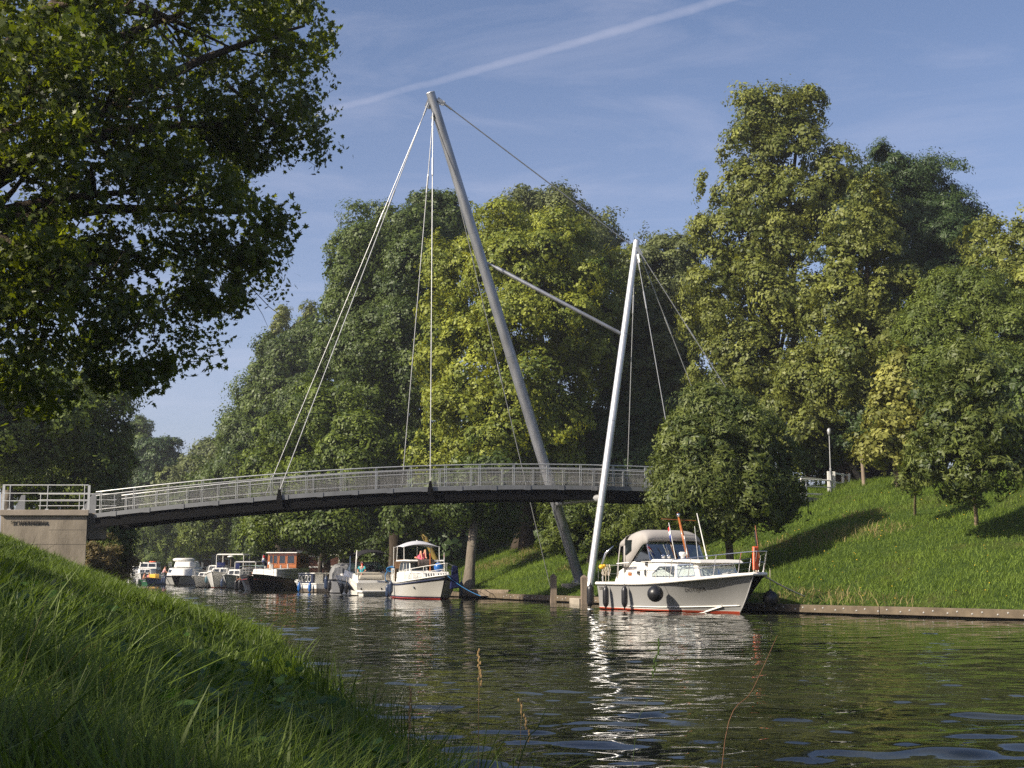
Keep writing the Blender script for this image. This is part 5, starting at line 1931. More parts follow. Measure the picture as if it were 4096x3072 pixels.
d.prism([(1.50, -1.175, 2.05), (1.98, -1.18, 2.22), (1.98, -1.15, 2.62), (1.50, -1.15, 2.62)], [(1.50, -1.19, 2.05), (1.98, -1.195, 2.22), (1.98, -1.165, 2.62), (1.50, -1.165, 2.62)])
d.build('vinyl_window', M_DGLASS, cnv)
d = MB()
for y in (-0.9, 0.9):
    d.tube([(0.9, y, 1.1), (0.95, y, 2.45)], 0.014, 6)
d.prism([(0.9, -1.0, 1.1), (0.9, 1.0, 1.1), (0.98, 1.0, 2.5), (0.98, -1.0, 2.5)], [(0.92, -1.0, 1.1), (0.92, 1.0, 1.1), (1.0, 1.0, 2.5), (1.0, -1.0, 2.5)])
d.build('aft_opening_shade', M_INT, cnv)  # dark sheet painting the shade inside the open aft end, with two poles
# mast, poles, horns
d = MB()
d.tube([(3.75, 0.25, 1.88), (3.42, 0.25, 2.7), (3.06, 0.25, 3.62)], [0.062, 0.058, 0.035], 10)
ms = d.build('mast', M_VARN, B1, smooth=True)
d = MB()
d.tube([(3.14, -0.50, 3.38), (3.14, 1.0, 3.34)], 0.018, 6)
d.build('crosstree', M_VARN, ms)
d = MB()
d.ball((3.16, 0.22, 3.54), 0.075)
d.build('mast_light', M_CHROME, ms, smooth=True)
d = MB()
d.tube([(3.95, 0.1, 1.9), (3.62, 0.16, 2.75)], 0.02, 6)
d.build('stay', M_WHITE2, ms)
flag(B1, (4.0, -0.45, 1.88), (3.72, -0.55, 3.22), DUTCH, 0.30, 0.42, sagging=1.1)
d = MB()
d.tube([(4.55, 0.55, 1.9), (4.0, 0.5, 3.58)], [0.024, 0.016], 8)
d.tube([(4.55, 0.55, 1.9), (4.5, 0.55, 2.06)], 0.034, 8)
d.build('aerial', M_WHITE2, B1)
d = MB()
d.tube([(4.15, 0.42, 1.88), (3.95, 0.42, 3.1)], 0.012, 6)
d.build('aerial', M_STEEL, B1)
for y in (-0.85, -0.62):
    d = MB()
    d.lathe([(0.02, -0.12), (0.03, 0), (0.075, 0.05), (0.08, 0.09)], (0, 0, 0), 12, Matrix.Rotation(R(90), 3, 'Y'))
    d.v = [(v[0] + 3.72, v[1] + y, v[2] + 1.99) for v in d.v]
    d.build('horn', M_CHROME, B1, smooth=True)
d = MB()
d.lathe([(0.09, 0), (0.07, 0.06), (0.07, 0.1), (0.13, 0.14), (0.14, 0.24), (0.10, 0.27)], (3.95, -0.12, 1.885), 14)
d.build('searchlight', M_WHITE2, B1, smooth=True)
for c_ in B1.children:
    if c_.name.split('.')[0] in ('windscreen', 'wiper', 'canvas_top'):
        c_.location.x += 0.42
    elif c_.name.split('.')[0] in ('mast', 'horn', 'searchlight', 'stay', 'aerial', 'flag_staff'):
        c_.location.x += 0.35
# pulpit and rails
pts = [H1.pt(t, 1, -1) + Vector((0, 0.09, 0.03)) for t in (0.60, 0.72, 0.84, 0.94, 0.995)] + [H1.pt(t, 1, 1) + Vector((0, -0.09, 0.03)) for t in (0.995, 0.94, 0.84, 0.72, 0.60)]
railing(B1, pts, 0.72, 0.018, M_CHROME, rake=(0.22, 0, 0))
pts = [H1.pt(t, 1, -1) + Vector((0, 0.07, 0.03)) for t in (0.20, 0.33, 0.46, 0.58)]
railing(B1, pts, 0.66, 0.011, M_STEEL)
pts = [H1.pt(t, 1, 1) + Vector((0, -0.07, 0.03)) for t in (0.20, 0.33, 0.46, 0.58)]
railing(B1, pts, 0.66, 0.011, M_STEEL)
pts = [H1.pt(t, 1, -1) + Vector((0.02, 0.07, 0.03)) for t in (0.10, 0.0)] + [H1.pt(t, 1, 1) + Vector((0.02, -0.07, 0.03)) for t in (0.0, 0.10)]
railing(B1, pts, 0.66, 0.014, M_CHROME)
d = MB()
d.tube([(0.25, -1.25, 1.0), (0.22, -1.25, 1.75), (0.34, -1.15, 2.15), (0.62, -0.95, 2.42)], [0.03, 0.035, 0.045, 0.02], 8)
d.build('davit', M_CHROME, B1, smooth=True)
d = MB()
d.bar((1.75, -1.42, 1.74), (2.7, -1.42, 1.78), 0.10, 0.035)
d.build('boarding_plank', M_WHITE2, B1)
st_ = flag(B1, (8.72, 0.18, 1.9), (8.52, 0.18, 3.0), (M_CANVASK,), 0.34, 0.62, M_VARN, sagging=1.0, name='pennant')
d = MB()
d.box((7.35, 0.1, 1.33), (0.35, 0.12, 0.12))
d.tube([(7.2, -0.25, 1.36), (7.3, -0.1, 1.42), (7.45, -0.28, 1.38), (7.25, -0.35, 1.36), (7.15, -0.2, 1.4)], 0.025, 6)
d.build('anchor_gear', M_STEEL, B1)
d = MB()
d.bar(H1.pt(0.82, 0.0, -1) + Vector((-0.35, -0.05, -0.06)), H1.pt(0.90, 0.17, -1) + Vector((0, -0.06, 0)), 0.05, 0.05)
d.build('boat_hook', M_WHITE2, B1)
GF = 'black fenders hanging on the near cruiser'
for (t, dz, kind, L_, r_, lab) in ((-0.02, 0.52, 'long', 0.86, 0.15, 'black fender hanging at the stern corner of the near cruiser'), (0.125, 0.50, 'long', 0.82, 0.125, 'black fender second from the stern of the near cruiser, ending in a point'), (0.30, 0.52, 'long', 0.80, 0.125, 'black fender amidships on the near cruiser, beside the round one'), (0.575, 0.66, 'ball', 0, 0.31, 'large round black fender below the side window of the near cruiser')):
    p_ = H1.pt(max(t, 0), 0.9, -1)
    w = to_world(B1, (p_.x + t * (t < 0) * 9, p_.y - r_ - 0.05, dz))
    fender(w, kind, M_BLACK, lab, GF, L_, r_, H1.cv(H1.sheer, max(t, 0)) - dz - L_ / 2 + 0.35 if kind == 'long' else 0.35)
w = to_world(B1, (8.35, 0.85, 0.52))
fender(w, 'ball', M_BLACK, 'dark round fender in the shade between the near cruiser bow and the quay', GF, 0, 0.29, 0.75)
lr = empty('life_buoy', to_world(B1, (8.98, -0.16, 1.88)), B1.rotation_euler.z, 'folded orange rescue buoy lashed upright to the bow rail', 'rescue buoy')
d = MB()
d.box((0, 0, 0), (0.10, 0.26, 0.86))
bo = d.build('cover', M_ORANGE, lr, bevel=0.045)
d = MB()
d.tube([(0.07, -0.15, -0.45), (0.08, -0.14, 0.1), (0.06, -0.1, 0.4)], 0.012, 5)
d.build('strap', M_ROPE, lr)
yf = empty('yellow_float', to_world(B1, (0.5, -1.42, 1.62)), 0, 'yellow marker float and tangled ropes tied to the stern rail', 'float')
d = MB()
d.ball((0, 0, 0), (0.12, 0.10, 0.10))
d.ball((0.10, 0, 0.04), (0.08, 0.07, 0.07))
d.build('buoy', M_YELLOW, yf, smooth=True)
d = MB()
for k in range(6):
    x = 0.02 + 0.06 * k
    d.tube([(x, -0.03, 0.1 if k > 2 else 0), (x + 0.04, -0.05, -0.12), (x - 0.02, -0.04, -0.25 - 0.04 * (k % 3)), (x + 0.02, -0.03, -0.36)], 0.018, 5)
d.build('rope_tangle', M_ROPE, yf, smooth=True)


def rope(name, a, b, sag, mtl, r, label, n=14):
    o = empty(name, a, 0, label, 'rope')
    d = MB()
    a, b = Vector(a), Vector(b)
    d.tube([(b - a) * (i / n) - Vector((0, 0, sag * 4 * (i / n) * (1 - i / n))) for i in range(n + 1)], r, 6)
    d.build('strand', mtl, o, smooth=True)
    return o


qp = atz(3292, 2412, 0.34)
rope('mooring_line', to_world(B1, (8.9, -0.1, 1.46)), qp, 0.10, M_ROPE, 0.028, 'pale mooring line from the near cruiser bow to the quay')

# ---- white canopy boat -----------------------------------------------------
th = R(18)
B2 = boat_root('motor_cruiser', (-5.95, 78.2), (math.sin(th), -math.cos(th)), 'white steel cruiser with navy stripe and white sun canopy on poles', 'motor boat')
HM2 = banded('canopy_boat_paint', [(0.10, (0.33, 0.035, 0.028)), (0.17, (0.022, 0.022, 0.055))], (0.56, 0.54, 0.50), 0.3)
H2 = Hull(7.75, 6.6, [(0, 0.92), (0.4, 0.95), (0.75, 1.12), (1, 1.36)], [(0, 1.35), (0.35, 1.5), (0.6, 1.46), (0.8, 1.08), (0.93, 0.5), (1, 0.05)], [(0, 1.3), (0.45, 1.38), (0.7, 1.05), (0.87, 0.5), (1, 0.02)], flare=0.1)
H2.build(B2, HM2, M_WHITE2, M_WHITE2, 0.035)
for sd in (-1, 1):
    d = MB()
    rows = [[H2.pt(t, v, sd) + H2.normal(t, v, sd) * 0.012 for v in (0.80, 0.9)] for t in np.linspace(0, 0.998, 30)]
    d.grid(rows)
    d.build('navy_stripe', M_NAVY, B2, smooth=True, solid=0.01)
d = MB()
for sd in (-1, 1):
    P = H2.pt(0.72, 0.62, sd) + H2.normal(0.72, 0.62, sd) * 0.015
    d.ball(P, (0.10, 0.03, 0.08))
d.build('hawse_hole', M_CHROME, B2)
# low fore cabin, then the wheelhouse
fc, Qf, Cf = cabin(B2, 'fore_cabin', sym([(0.6, 1.12, 0.85), (4.4, 1.14, 0.9), (5.9, 0.80, 1.05)]), sym([(0.6, 1.06, 1.52), (4.4, 1.06, 1.54), (5.55, 0.74, 1.52)]), M_WHITE2, 0.04)
for q, spans in ((Qf[0], [(0.55, 0.66), (0.68, 0.75), (0.78, 0.98)]), (Qf[1], [(0.1, 0.95)]), (Qf[2], [(0.05, 0.48), (0.52, 0.95)])):
    for u0, u1 in spans:
        w = pane(B2, q, Cf, rect(u0, u1, 0.28, 0.84), M_INT, 'window', 0.004, 0.02, M_WHITE2, 0.03)
        P = [quad_pt(q, u, v) for u, v in rect(u0, u1, 0.30, 0.82)]
        n = (P[1] - P[0]).cross(P[3] - P[0]).normalized()
        n = n if n.dot(P[0] - Cf) > 0 else -n
        L_ = (P[1] - P[0]).length
        d = MB()
        k = max(3, int(L_ / 0.07))
        for i in range(0, k, 2):
            d.prism([lerp(P[0], P[1], i / k) + n * 0.006, lerp(P[0], P[1], (i + 1) / k) + n * 0.006, lerp(P[3], P[2], (i + 1) / k) + n * 0.006, lerp(P[3], P[2], i / k) + n * 0.006],
                    [lerp(P[0], P[1], i / k) + n * 0.014, lerp(P[0], P[1], (i + 1) / k) + n * 0.014, lerp(P[3], P[2], (i + 1) / k) + n * 0.014, lerp(P[3], P[2], i / k) + n * 0.014])
        d.build('striped_curtain', M_CURT, w)
wh, Qw, Cw = cabin(B2, 'wheelhouse', sym([(1.2, 1.10, 1.53), (3.05, 1.08, 1.53), (3.5, 0.98, 1.53)]), sym([(1.3, 1.02, 2.10), (2.85, 1.0, 2.12), (3.12, 0.92, 2.12)]), M_WHITE2, 0.03)
for q, spans in ((Qw[0], [(0.1, 0.5), (0.62, 0.95)]), (Qw[2], [(0.03, 0.47), (0.54, 0.97)]), (Qw[1], [(0.15, 0.85)])):
    for u0, u1 in spans:
        pane(B2, q, Cw, rect(u0, u1, 0.12, 0.86), M_DGLASS, 'window', 0.008, 0.02, M_BLACK, 0.025)
d = MB()
d.prism(sym([(1.0, 1.24, 2.12), (3.0, 1.22, 2.13), (3.5, 1.05, 2.12)]), sym([(1.0, 1.20, 2.20), (3.0, 1.18, 2.22), (3.42, 1.0, 2.19)]))
d.build('roof', M_WHITE2, B2, bevel=0.03)
# canopy
d = MB()
tab = []
rows = []
for i in range(9):
    x = 0.0 + 2.3 * i / 8
    r_ = []
    for k in range(13):
        y = -1.12 + 2.24 * k / 12
        z = 2.98 + 0.34 * (1 - (y / 1.12) ** 2) * (1 - 0.5 * (2 * i / 8 - 1) ** 2) - 0.05 * (2 * i / 8 - 1) ** 2
        r_.append(Vector((x, y, z)))
    rows.append(r_)
d.grid(rows)
cn = d.build('canopy', mat('grey_white_canvas', (0.50, 0.50, 0.53), 0.8, 0, 0.2, noise=(1.5, 0.1)), B2, smooth=True, solid=0.012)
d = MB()
d.ball((1.15, 0, 3.32), 0.05)
d.build('finial', M_WHITE2, cn)
for x0, x1, y, z0 in ((-0.1, 0.0, -1.12, 0.95), (2.35, 2.28, -1.05, 2.2), (2.35, 2.28, 1.05, 2.2), (0.0, 0.0, 1.12, 0.95), (1.2, 1.2, 0.0, 2.2), (0.9, 1.1, -1.15, 2.15)):
    d = MB()
    d.tube([(x0, y, z0), (x1, y * 1.0, 3.0)], 0.019, 6)
    d.build('canopy_pole', M_WHITE2, B2)
pts = [H2.pt(t, 1, -1) + Vector((0, 0.1, 0.02)) for t in (0.5, 0.66, 0.82, 0.985)]
railing(B2, pts, 0.62, 0.02, M_WHITE2, rake=(0.1, 0, 0.0))
pts = [H2.pt(t, 1, 1) + Vector((0, -0.1, 0.02)) for t in (0.985, 0.82, 0.66, 0.5)]
railing(B2, pts, 0.62, 0.02, M_WHITE2, rake=(0.1, 0, 0.0))
pts = [H2.pt(t, 1, -1) + Vector((0.03, 0.1, 0.02)) for t in (0.12, 0.05, 0.0)]
railing(B2, pts, 0.75, 0.024, M_WHITE2)
d = MB()
d.tube([(3.55, 0.2, 1.55), (3.5, 0.2, 2.48)], [0.035, 0.028], 8)
d.tube([(3.5, 0.2, 2.44), (3.5, 0.2, 2.56)], 0.05, 8)
d.build('copper_mast', mat('copper', (0.62, 0.20, 0.08), 0.4, 0.5), B2)
flag(B2, (3.6, 1.0, 1.55), (3.6, 1.0, 2.62), DUTCH, 0.18, 0.55, sagging=1.25)
flag(B2, (4.6, 0.35, 1.5), (4.55, 0.35, 2.2), (M_FLAGW, mat('sky_cloth', (0.05, 0.25, 0.5), 0.8)), 0.22, 0.34, sagging=1.0, name='pennant')
d = MB()
for k in range(9):
    d.bar((0.15 + 0.01 * k, -1.05 + 0.06 * k, 1.75), (-0.1 + 0.01 * k, -1.08 + 0.065 * k, 2.22), 0.04, 0.02)
d.bar((-0.1, -1.1, 2.24), (0.0, -0.55, 2.24), 0.04, 0.04)
d.bar((0.15, -1.08, 1.75), (0.25, -0.55, 1.75), 0.04, 0.05)
d.bar((0.15, -1.05, 1.75), (0.0, -1.05, 0.95), 0.04, 0.04)
d.bar((0.25, -0.6, 1.75), (0.4, -0.6, 0.95), 0.04, 0.04)
dc = d.build('deck_chair', M_TEAK, None)
tag(dc, 'slatted wooden folding chair on the stern of the canopy boat', 'chair')
dc.matrix_world = Matrix.Translation(B2.location) @ Matrix.Rotation(B2.rotation_euler.z, 4, 'Z')
tw = MB()
rows = []
for i in range(15):
    u = i / 14
    y = -0.52 + 0.95 * u
    rows.append([Vector((2.9, y, 2.235 + 0.01 * math.sin(i))), Vector((3.46, y, 2.215)), Vector((3.50 + 0.01 * math.sin(i * 2), y + 0.01, 2.10)), Vector((3.51 + 0.02 * math.sin(i * 1.7), y + 0.02 * math.sin(i), 1.88 - 0.04 * math.sin(i * 0.8) - 0.05 * u))])
tw.grid(rows)
two = tw.build('towel', M_TOWEL, None, smooth=True, solid=0.02)
tag(two, 'grey towel hanging over the wheelhouse roof edge of the canopy boat', 'towel')
two.matrix_world = dc.matrix_world.copy()
GF2 = 'dark blue fenders of the canopy boat'
for t, dz, lab, sd in ((0.05, 0.40, 'dark blue fender at the stern of the canopy boat', -1), (0.20, 0.62, 'dark blue fender further forward on the canopy boat, hung higher', -1)):
    p_ = H2.pt(t, 0.9, sd)
    fender(to_world(B2, (p_.x, p_.y + sd * 0.19, dz)), 'long', M_DBLUEF, lab, GF2, 0.72, 0.13, 0.3)
fender(to_world(B2, (6.7, 1.15, 0.62)), 'long', M_DBLUEF, 'dark blue fender in the shade on the quay side of the canopy boat', GF2, 0.72, 0.12, 0.5)
bf = empty('blue_ball', to_world(B2, (5.0, 0.30, 1.78)), 0, 'round blue fender ball lying on the foredeck of the canopy boat', 'fender')
d = MB()
d.ball((0, 0, 0), 0.26, 16, 12)
d.build('float', M_BLUEF, bf, smooth=True)
nb = empty('navy_cover', to_world(B2, (7.55, 0.55, 1.15)), B2.rotation_euler.z, 'navy cloth bag hanging from the bow rail of the canopy boat', 'cloth bag')
d = MB()
d.prism([(-0.1, -0.28, -0.55), (0.12, -0.28, -0.55), (0.12, 0.26, -0.48), (-0.1, 0.26, -0.48)], [(-0.06, -0.16, 0.72), (0.04, -0.16, 0.72), (0.04, 0.16, 0.68), (-0.06, 0.16, 0.68)])
d.build('cloth', M_NAVYF, nb, bevel=0.05)
hc = empty('rope_coil', to_world(B2, (-0.12, -1.3, 1.62)), 0, 'bright blue rope coil slung on the stern rail of the canopy boat', 'rope')
d = MB()
for k in range(5):
    d.tube([(0.0 + 0.03 * k + 0.22 * math.cos(a) * (1 - 0.06 * k), -0.05 + 0.03 * k, 0.13 * math.sin(a) * (1 + 0.1 * k) + 0.05) for a in np.linspace(0, 6.2, 14)], 0.028, 5)
d.tube([(-0.15, -0.05, 0.0), (-0.3, -0.05, -0.3), (-0.26, -0.05, -0.6), (-0.05, -0.03, -0.72)], 0.025, 5)
d.build('coil', M_ROPEB, hc, smooth=True)
rope('mooring_line', to_world(B2, (7.7, 0.1, 1.32)), atz(1922, 2384, 0.55), 0.10, M_ROPEB, 0.012, 'blue mooring line from the canopy boat bow to the jetty')
# ---- express cruiser seen from the stern ----------------------------------
B3 = boat_root('express_cruiser', (-8.65, 84.3), (-0.40, 0.917), 'sleek white sports cruiser seen from its stern, under a black bimini', 'motor boat')
HM3 = banded('sports_hull_paint', [(0.06, (0.03, 0.03, 0.035))], (0.74, 0.70, 0.62), 0.25)
H3 = Hull(8.6, 7.4, [(0, 0.82), (0.15, 1.12), (0.35, 1.28), (0.7, 1.32), (1, 1.38)], [(0, 1.36), (0.3, 1.45), (0.6, 1.3), (0.85, 0.7), (1, 0.05)], [(0, 1.3), (0.4, 1.32), (0.7, 0.85), (0.9, 0.3), (1, 0.02)], flare=0.1)
H3.build(B3, HM3, M_WHITE, None, bul=0.25)
for sd in (-1, 1):
    d = MB()
    rows = []
    for t in np.linspace(0.06, 0.62, 22):
        hi = 0.32 + 0.42 * math.sin(min(1, (t - 0.06) / 0.2) * math.pi / 2)
        rows.append([H3.pt(t, v, sd) + H3.normal(t, v, sd) * 0.01 for v in (0.3, (0.3 + hi) / 2, hi)])
    d.grid(rows)
    d.build('dark_flash', M_BLACKM, B3, smooth=True, solid=0.008)
d = MB()
d.prism([(-0.85, -1.25, 0.22), (0.05, -1.36, 0.22), (0.05, 1.36, 0.22), (-0.85, 1.25, 0.22)], [(-0.85, -1.25, 0.34), (0.05, -1.36, 0.36), (0.05, 1.36, 0.36), (-0.85, 1.25, 0.34)])
d.prism([(-0.6, -1.1, -0.05), (0.05, -1.2, -0.05), (0.05, 1.2, -0.05), (-0.6, 1.1, -0.05)], [(-0.8, -1.15, 0.21), (0.05, -1.25, 0.21), (0.05, 1.25, 0.21), (-0.8, 1.15, 0.21)])
d.build('swim_platform', M_WHITE, B3, bevel=0.03)
d = MB()
d.prism([(0.0, -0.62, 0.37), (0.35, -0.62, 0.37), (0.35, 1.2, 0.37), (0.0, 1.2, 0.37)], [(0.22, -0.62, 0.98), (0.5, -0.62, 0.98), (0.5, 1.2, 0.98), (0.22, 1.2, 0.98)])
tr = d.build('transom_locker', M_WHITE, B3, bevel=0.03)
d = MB()
for k in range(3):
    y0 = -0.42 + 0.42 * k
    d.prism([(0.06 - 0.012, y0, 0.53), (0.06 - 0.012, y0 + 0.36, 0.53), (0.11 - 0.012, y0 + 0.36, 0.68), (0.11 - 0.012, y0, 0.68)], [(0.06 + 0.02, y0, 0.53), (0.06 + 0.02, y0 + 0.36, 0.53), (0.11 + 0.02, y0 + 0.36, 0.68), (0.11 + 0.02, y0, 0.68)])
d.build('vent_panel', M_GREY, tr)
d = MB()
for y in (-0.3, 1.05):
    d.ball((-0.02, y, 0.43), (0.03, 0.06, 0.06))
d.build('exhaust', M_BLACK, tr)
d = MB()
d.prism([(0.24, -0.6, 1.0), (0.7, -0.6, 1.0), (0.7, 1.18, 1.0), (0.24, 1.18, 1.0)], [(0.32, -0.5, 1.30), (0.62, -0.5, 1.30), (0.62, 1.08, 1.30), (0.32, 1.08, 1.30)])
d.build('sun_pad', M_CREAM, B3, bevel=0.09)
d = MB()
d.prism([(0.8, -1.2, 0.9), (1.0, -1.2, 0.9), (1.0, 1.2, 0.9), (0.8, 1.2, 0.9)], [(0.85, -1.1, 1.5), (1.0, -1.1, 1.5), (1.0, 1.1, 1.5), (0.85, 1.1, 1.5)])
d.build('cockpit_seat', M_CREAM, B3, bevel=0.06)
d = MB()
d.box((1.9, 0.0, 0.96), (2.2, 2.3, 0.05))
d.build('cockpit_sole', M_INT, B3)
d = MB()
d.prism(sym([(3.0, 1.15, 1.2), (6.5, 0.5, 1.3)]), sym([(3.2, 1.0, 1.62), (6.3, 0.4, 1.4)]))
d.build('fore_deck', M_WHITE, B3, bevel=0.05)
for sd in (-1, 1):
    d = MB()
    d.prism([(0.0, sd * 1.28, 0.5), (3.2, sd * 1.35, 1.1), (3.2, sd * 1.2, 1.1), (0.0, sd * 1.15, 0.5)], [(0.4, sd * 1.22, 1.32), (3.2, sd * 1.22, 1.66), (3.2, sd * 1.12, 1.66), (0.4, sd * 1.12, 1.32)])
    d.build('coaming', M_WHITE, B3, bevel=0.05)
wsg = [(Vector((2.2, 1.17, 1.62)), Vector((3.3, 1.05, 1.64)), Vector((2.9, 0.95, 2.15)), Vector((2.3, 1.08, 1.9))), (Vector((3.3, 1.05, 1.64)), Vector((3.3, -1.05, 1.64)), Vector((2.9, -0.95, 2.15)), Vector((2.9, 0.95, 2.15))), (Vector((3.3, -1.05, 1.64)), Vector((2.2, -1.17, 1.62)), Vector((2.3, -1.08, 1.9)), Vector((2.9, -0.95, 2.15)))]
for q in wsg:
    pane(B3, q, Vector((2.4, 0, 1.7)), rect(0, 1, 0, 1), M_SCREEN, 'windscreen', 0, 0.006, M_BLACK, 0.03)
rows = []
for i in range(8):
    x = 0.55 + 2.1 * i / 7
    rows.append([Vector((x, -1.1 + 2.2 * k / 10, 2.50 + 0.28 * (1 - (k / 5 - 1) ** 2) + 0.16 * math.sin(math.pi * i / 7) + 0.05 * (i / 7))) for k in range(11)])
d = MB()
d.grid(rows)
bi = d.build('bimini', M_CANVASK, B3, smooth=True, solid=0.014)
for x, y in ((0.7, -1.1), (0.7, 1.1), (2.4, -1.1), (2.4, 1.1)):
    d = MB()
    d.tube([(x * 0.5 + 0.9, y * 1.08, 1.5), (x, y, 2.53)], 0.016, 6)
    d.build('bimini_pole', M_CHROME, bi)
d = MB()
d.tube([(0.5, 1.25, 1.3), (0.52, 1.25, 2.1), (0.5, 1.22, 2.9)], [0.05, 0.045, 0.03], 8)
d.build('arch_post', M_WHITE, B3, smooth=True)
d = MB()
d.lathe([(0.17, -0.02), (0.20, 0), (0.17, 0.02)], (0, 0, 0), 16, Matrix.Rotation(R(70), 3, 'Y'))
d.v = [(v[0] + 2.6, v[1] - 0.45, v[2] + 1.75) for v in d.v]
d.build('steering_wheel', M_BLACK, B3)
d = MB()
d.box((1.6, -0.5, 1.35), (0.5, 0.55, 0.7))
d.build('helm_seat', M_BLACKM, B3, bevel=0.06)
flag(B3, (0.25, 1.0, 1.25), (0.0, 1.0, 2.15), DUTCH, 0.25, 0.4, sagging=1.2)
GF3 = 'black fenders between the sports cruiser and the grey canvas boat'
for x, y, lab in ((1.4, 1.62, 'black fender on the sports cruiser flank, nearer its stern'), (2.3, 1.66, 'black fender on the sports cruiser flank, beside the lettered transom')):
    fender(to_world(B3, (x, y, 0.45)), 'long', M_BLACK, lab, GF3, 0.62, 0.14, 0.3)

# ---- grey canvas boat ------------------------------------------------------
B4 = boat_root('canvas_boat', (-11.75, 93.4), (-0.22, 0.975), 'small white cabin boat wrapped in a wrinkled grey canvas and vinyl tent', 'motor boat')
HM4 = banded('canvas_boat_paint', [(0.07, (0.02, 0.02, 0.025))], (0.44, 0.44, 0.45), 0.3)
H4 = Hull(6.4, 5.6, [(0, 0.95), (0.5, 0.95), (1, 1.1)], [(0, 1.05), (0.4, 1.12), (0.75, 0.8), (1, 0.05)], [(0, 0.98), (0.4, 1.0), (0.75, 0.6), (1, 0.02)])
H4.build(B4, HM4, M_WHITE2, M_BLACK, 0.05)
o = text_mesh('lettering', 'DRIEL', 0.2, 0.004, M_LETTER, B4, (-0.012, 0.0, 0.62), (R(90), 0, R(-90)), 0.62)
cabin(B4, 'cabin', sym([(3.0, 0.95, 0.9), (4.6, 0.7, 0.95)]), sym([(3.0, 0.88, 1.5), (4.3, 0.6, 1.45)]), M_WHITE2)
d = MB()
rows = canopy_rows([(0.08, 0.98, 1.9, 1.02), (0.25, 0.98, 2.05, 1.04), (0.9, 0.98, 2.14, 1.06), (1.6, 0.98, 2.16, 1.06), (2.3, 0.98, 2.14, 1.04), (2.9, 0.98, 2.0, 1.0), (3.2, 1.2, 1.75, 0.95)], 22, 3.2)
for i, r_ in enumerate(rows):
    for k, p_ in enumerate(r_):
        p_ += Vector((0.03 * math.sin(k * 2.1 + i), 0.025 * math.sin(k * 1.3 + i * 2), 0.02 * math.sin(k * 1.9 + i * 1.3)))
d.grid(rows)
d.f.append(tuple(range(23)))
d.mi.append(0)
ct = d.build('canvas_tent', M_CANVASG, B4, smooth=True, auto=50)
d = MB()
d.prism([(0.05, -0.75, 1.02), (0.05, 0.2, 1.02), (0.07, 0.15, 1.72), (0.07, -0.7, 1.72)], [(0.02, -0.75, 1.02), (0.02, 0.2, 1.02), (0.04, 0.15, 1.72), (0.04, -0.7, 1.72)])
d.build('vinyl_panel', M_PLASTIC, ct)
d = MB()
d.prism([(0.05, 0.3, 1.02), (0.05, 0.95, 1.02), (0.08, 0.85, 1.8), (0.08, 0.3, 1.8)], [(0.02, 0.3, 1.02), (0.02, 0.95, 1.02), (0.05, 0.85, 1.8), (0.05, 0.3, 1.8)])
d.build('vinyl_panel', M_PLASTIC, ct)
fender(to_world(B4, (0.3, 1.18, 0.55)), 'long', M_BLACK, 'long black fender at the lettered transom of the grey canvas boat', None, 0.75, 0.13, 0.25)
fender(to_world(B4, (1.9, 1.28, 0.72)), 'long', M_DBLUEF, 'navy fender between the grey canvas boat and the small blue cabin boat', None, 0.9, 0.15, 0.2)

# ---- small blue cabin boat -------------------------------------------------
B5 = boat_root('cabin_boat', (-13.4, 96.5), (-0.55, 0.835), 'small low cabin boat, white below with dark blue window panel and two bright blue fenders', 'motor boat')
HM5 = banded('small_boat_paint', [(0.30, (0.16, 0.13, 0.10))], (0.74, 0.72, 0.68), 0.35)
H5 = Hull(5.8, 5.2, [(0, 0.66), (0.5, 0.68), (1, 0.9)], [(0, 1.05), (0.4, 1.1), (0.75, 0.75), (1, 0.05)], [(0, 1.02), (0.4, 1.04), (0.75, 0.6), (1, 0.02)])
H5.build(B5, HM5, M_WHITE2, M_WHITE2, 0.04)
c5, Q5, C5 = cabin(B5, 'cabin', sym([(0.9, 0.95, 0.64), (3.6, 0.9, 0.7), (4.3, 0.6, 0.72)]), sym([(0.9, 0.92, 1.38), (3.5, 0.86, 1.36), (4.0, 0.56, 1.32)]), M_NAVY, 0.02)
for u0, u1 in ((0.08, 0.22), (0.30, 0.44), (0.52, 0.66), (0.76, 0.9)):
    pane(B5, Q5[4], C5, rect(u0, u1, 0.2, 0.82), M_DGLASS, 'window', 0.01, 0.02, M_WHITE2, 0.05)
pane(B5, Q5[5], C5, rect(0.1, 0.45, 0.05, 0.95), M_WHITE2, 'door', 0.012, 0.02)
pane(B5, Q5[5], C5, rect(0.55, 0.9, 0.3, 0.9), M_DGLASS, 'window', 0.01, 0.02, M_WHITE2, 0.04)
d = MB()
d.prism(sym([(0.5, 1.0, 1.38), (3.6, 0.92, 1.37), (4.15, 0.6, 1.33)]), sym([(0.5, 0.96, 1.45), (3.55, 0.88, 1.44), (4.1, 0.56, 1.39)]))
d.build('roof', M_WHITE2, B5, bevel=0.02)
GF5 = 'bright blue fenders of the small cabin boat'
for x, lab in ((0.5, 'bright blue fender at the transom of the small blue cabin boat'), (2.4, 'bright blue fender at the outer end of the small blue cabin boat')):
    p_ = to_world(B5, (x, 1.32, 0.38))
    fender(p_, 'long', M_BLUEF, lab, GF5, 0.62, 0.13, 0.25)

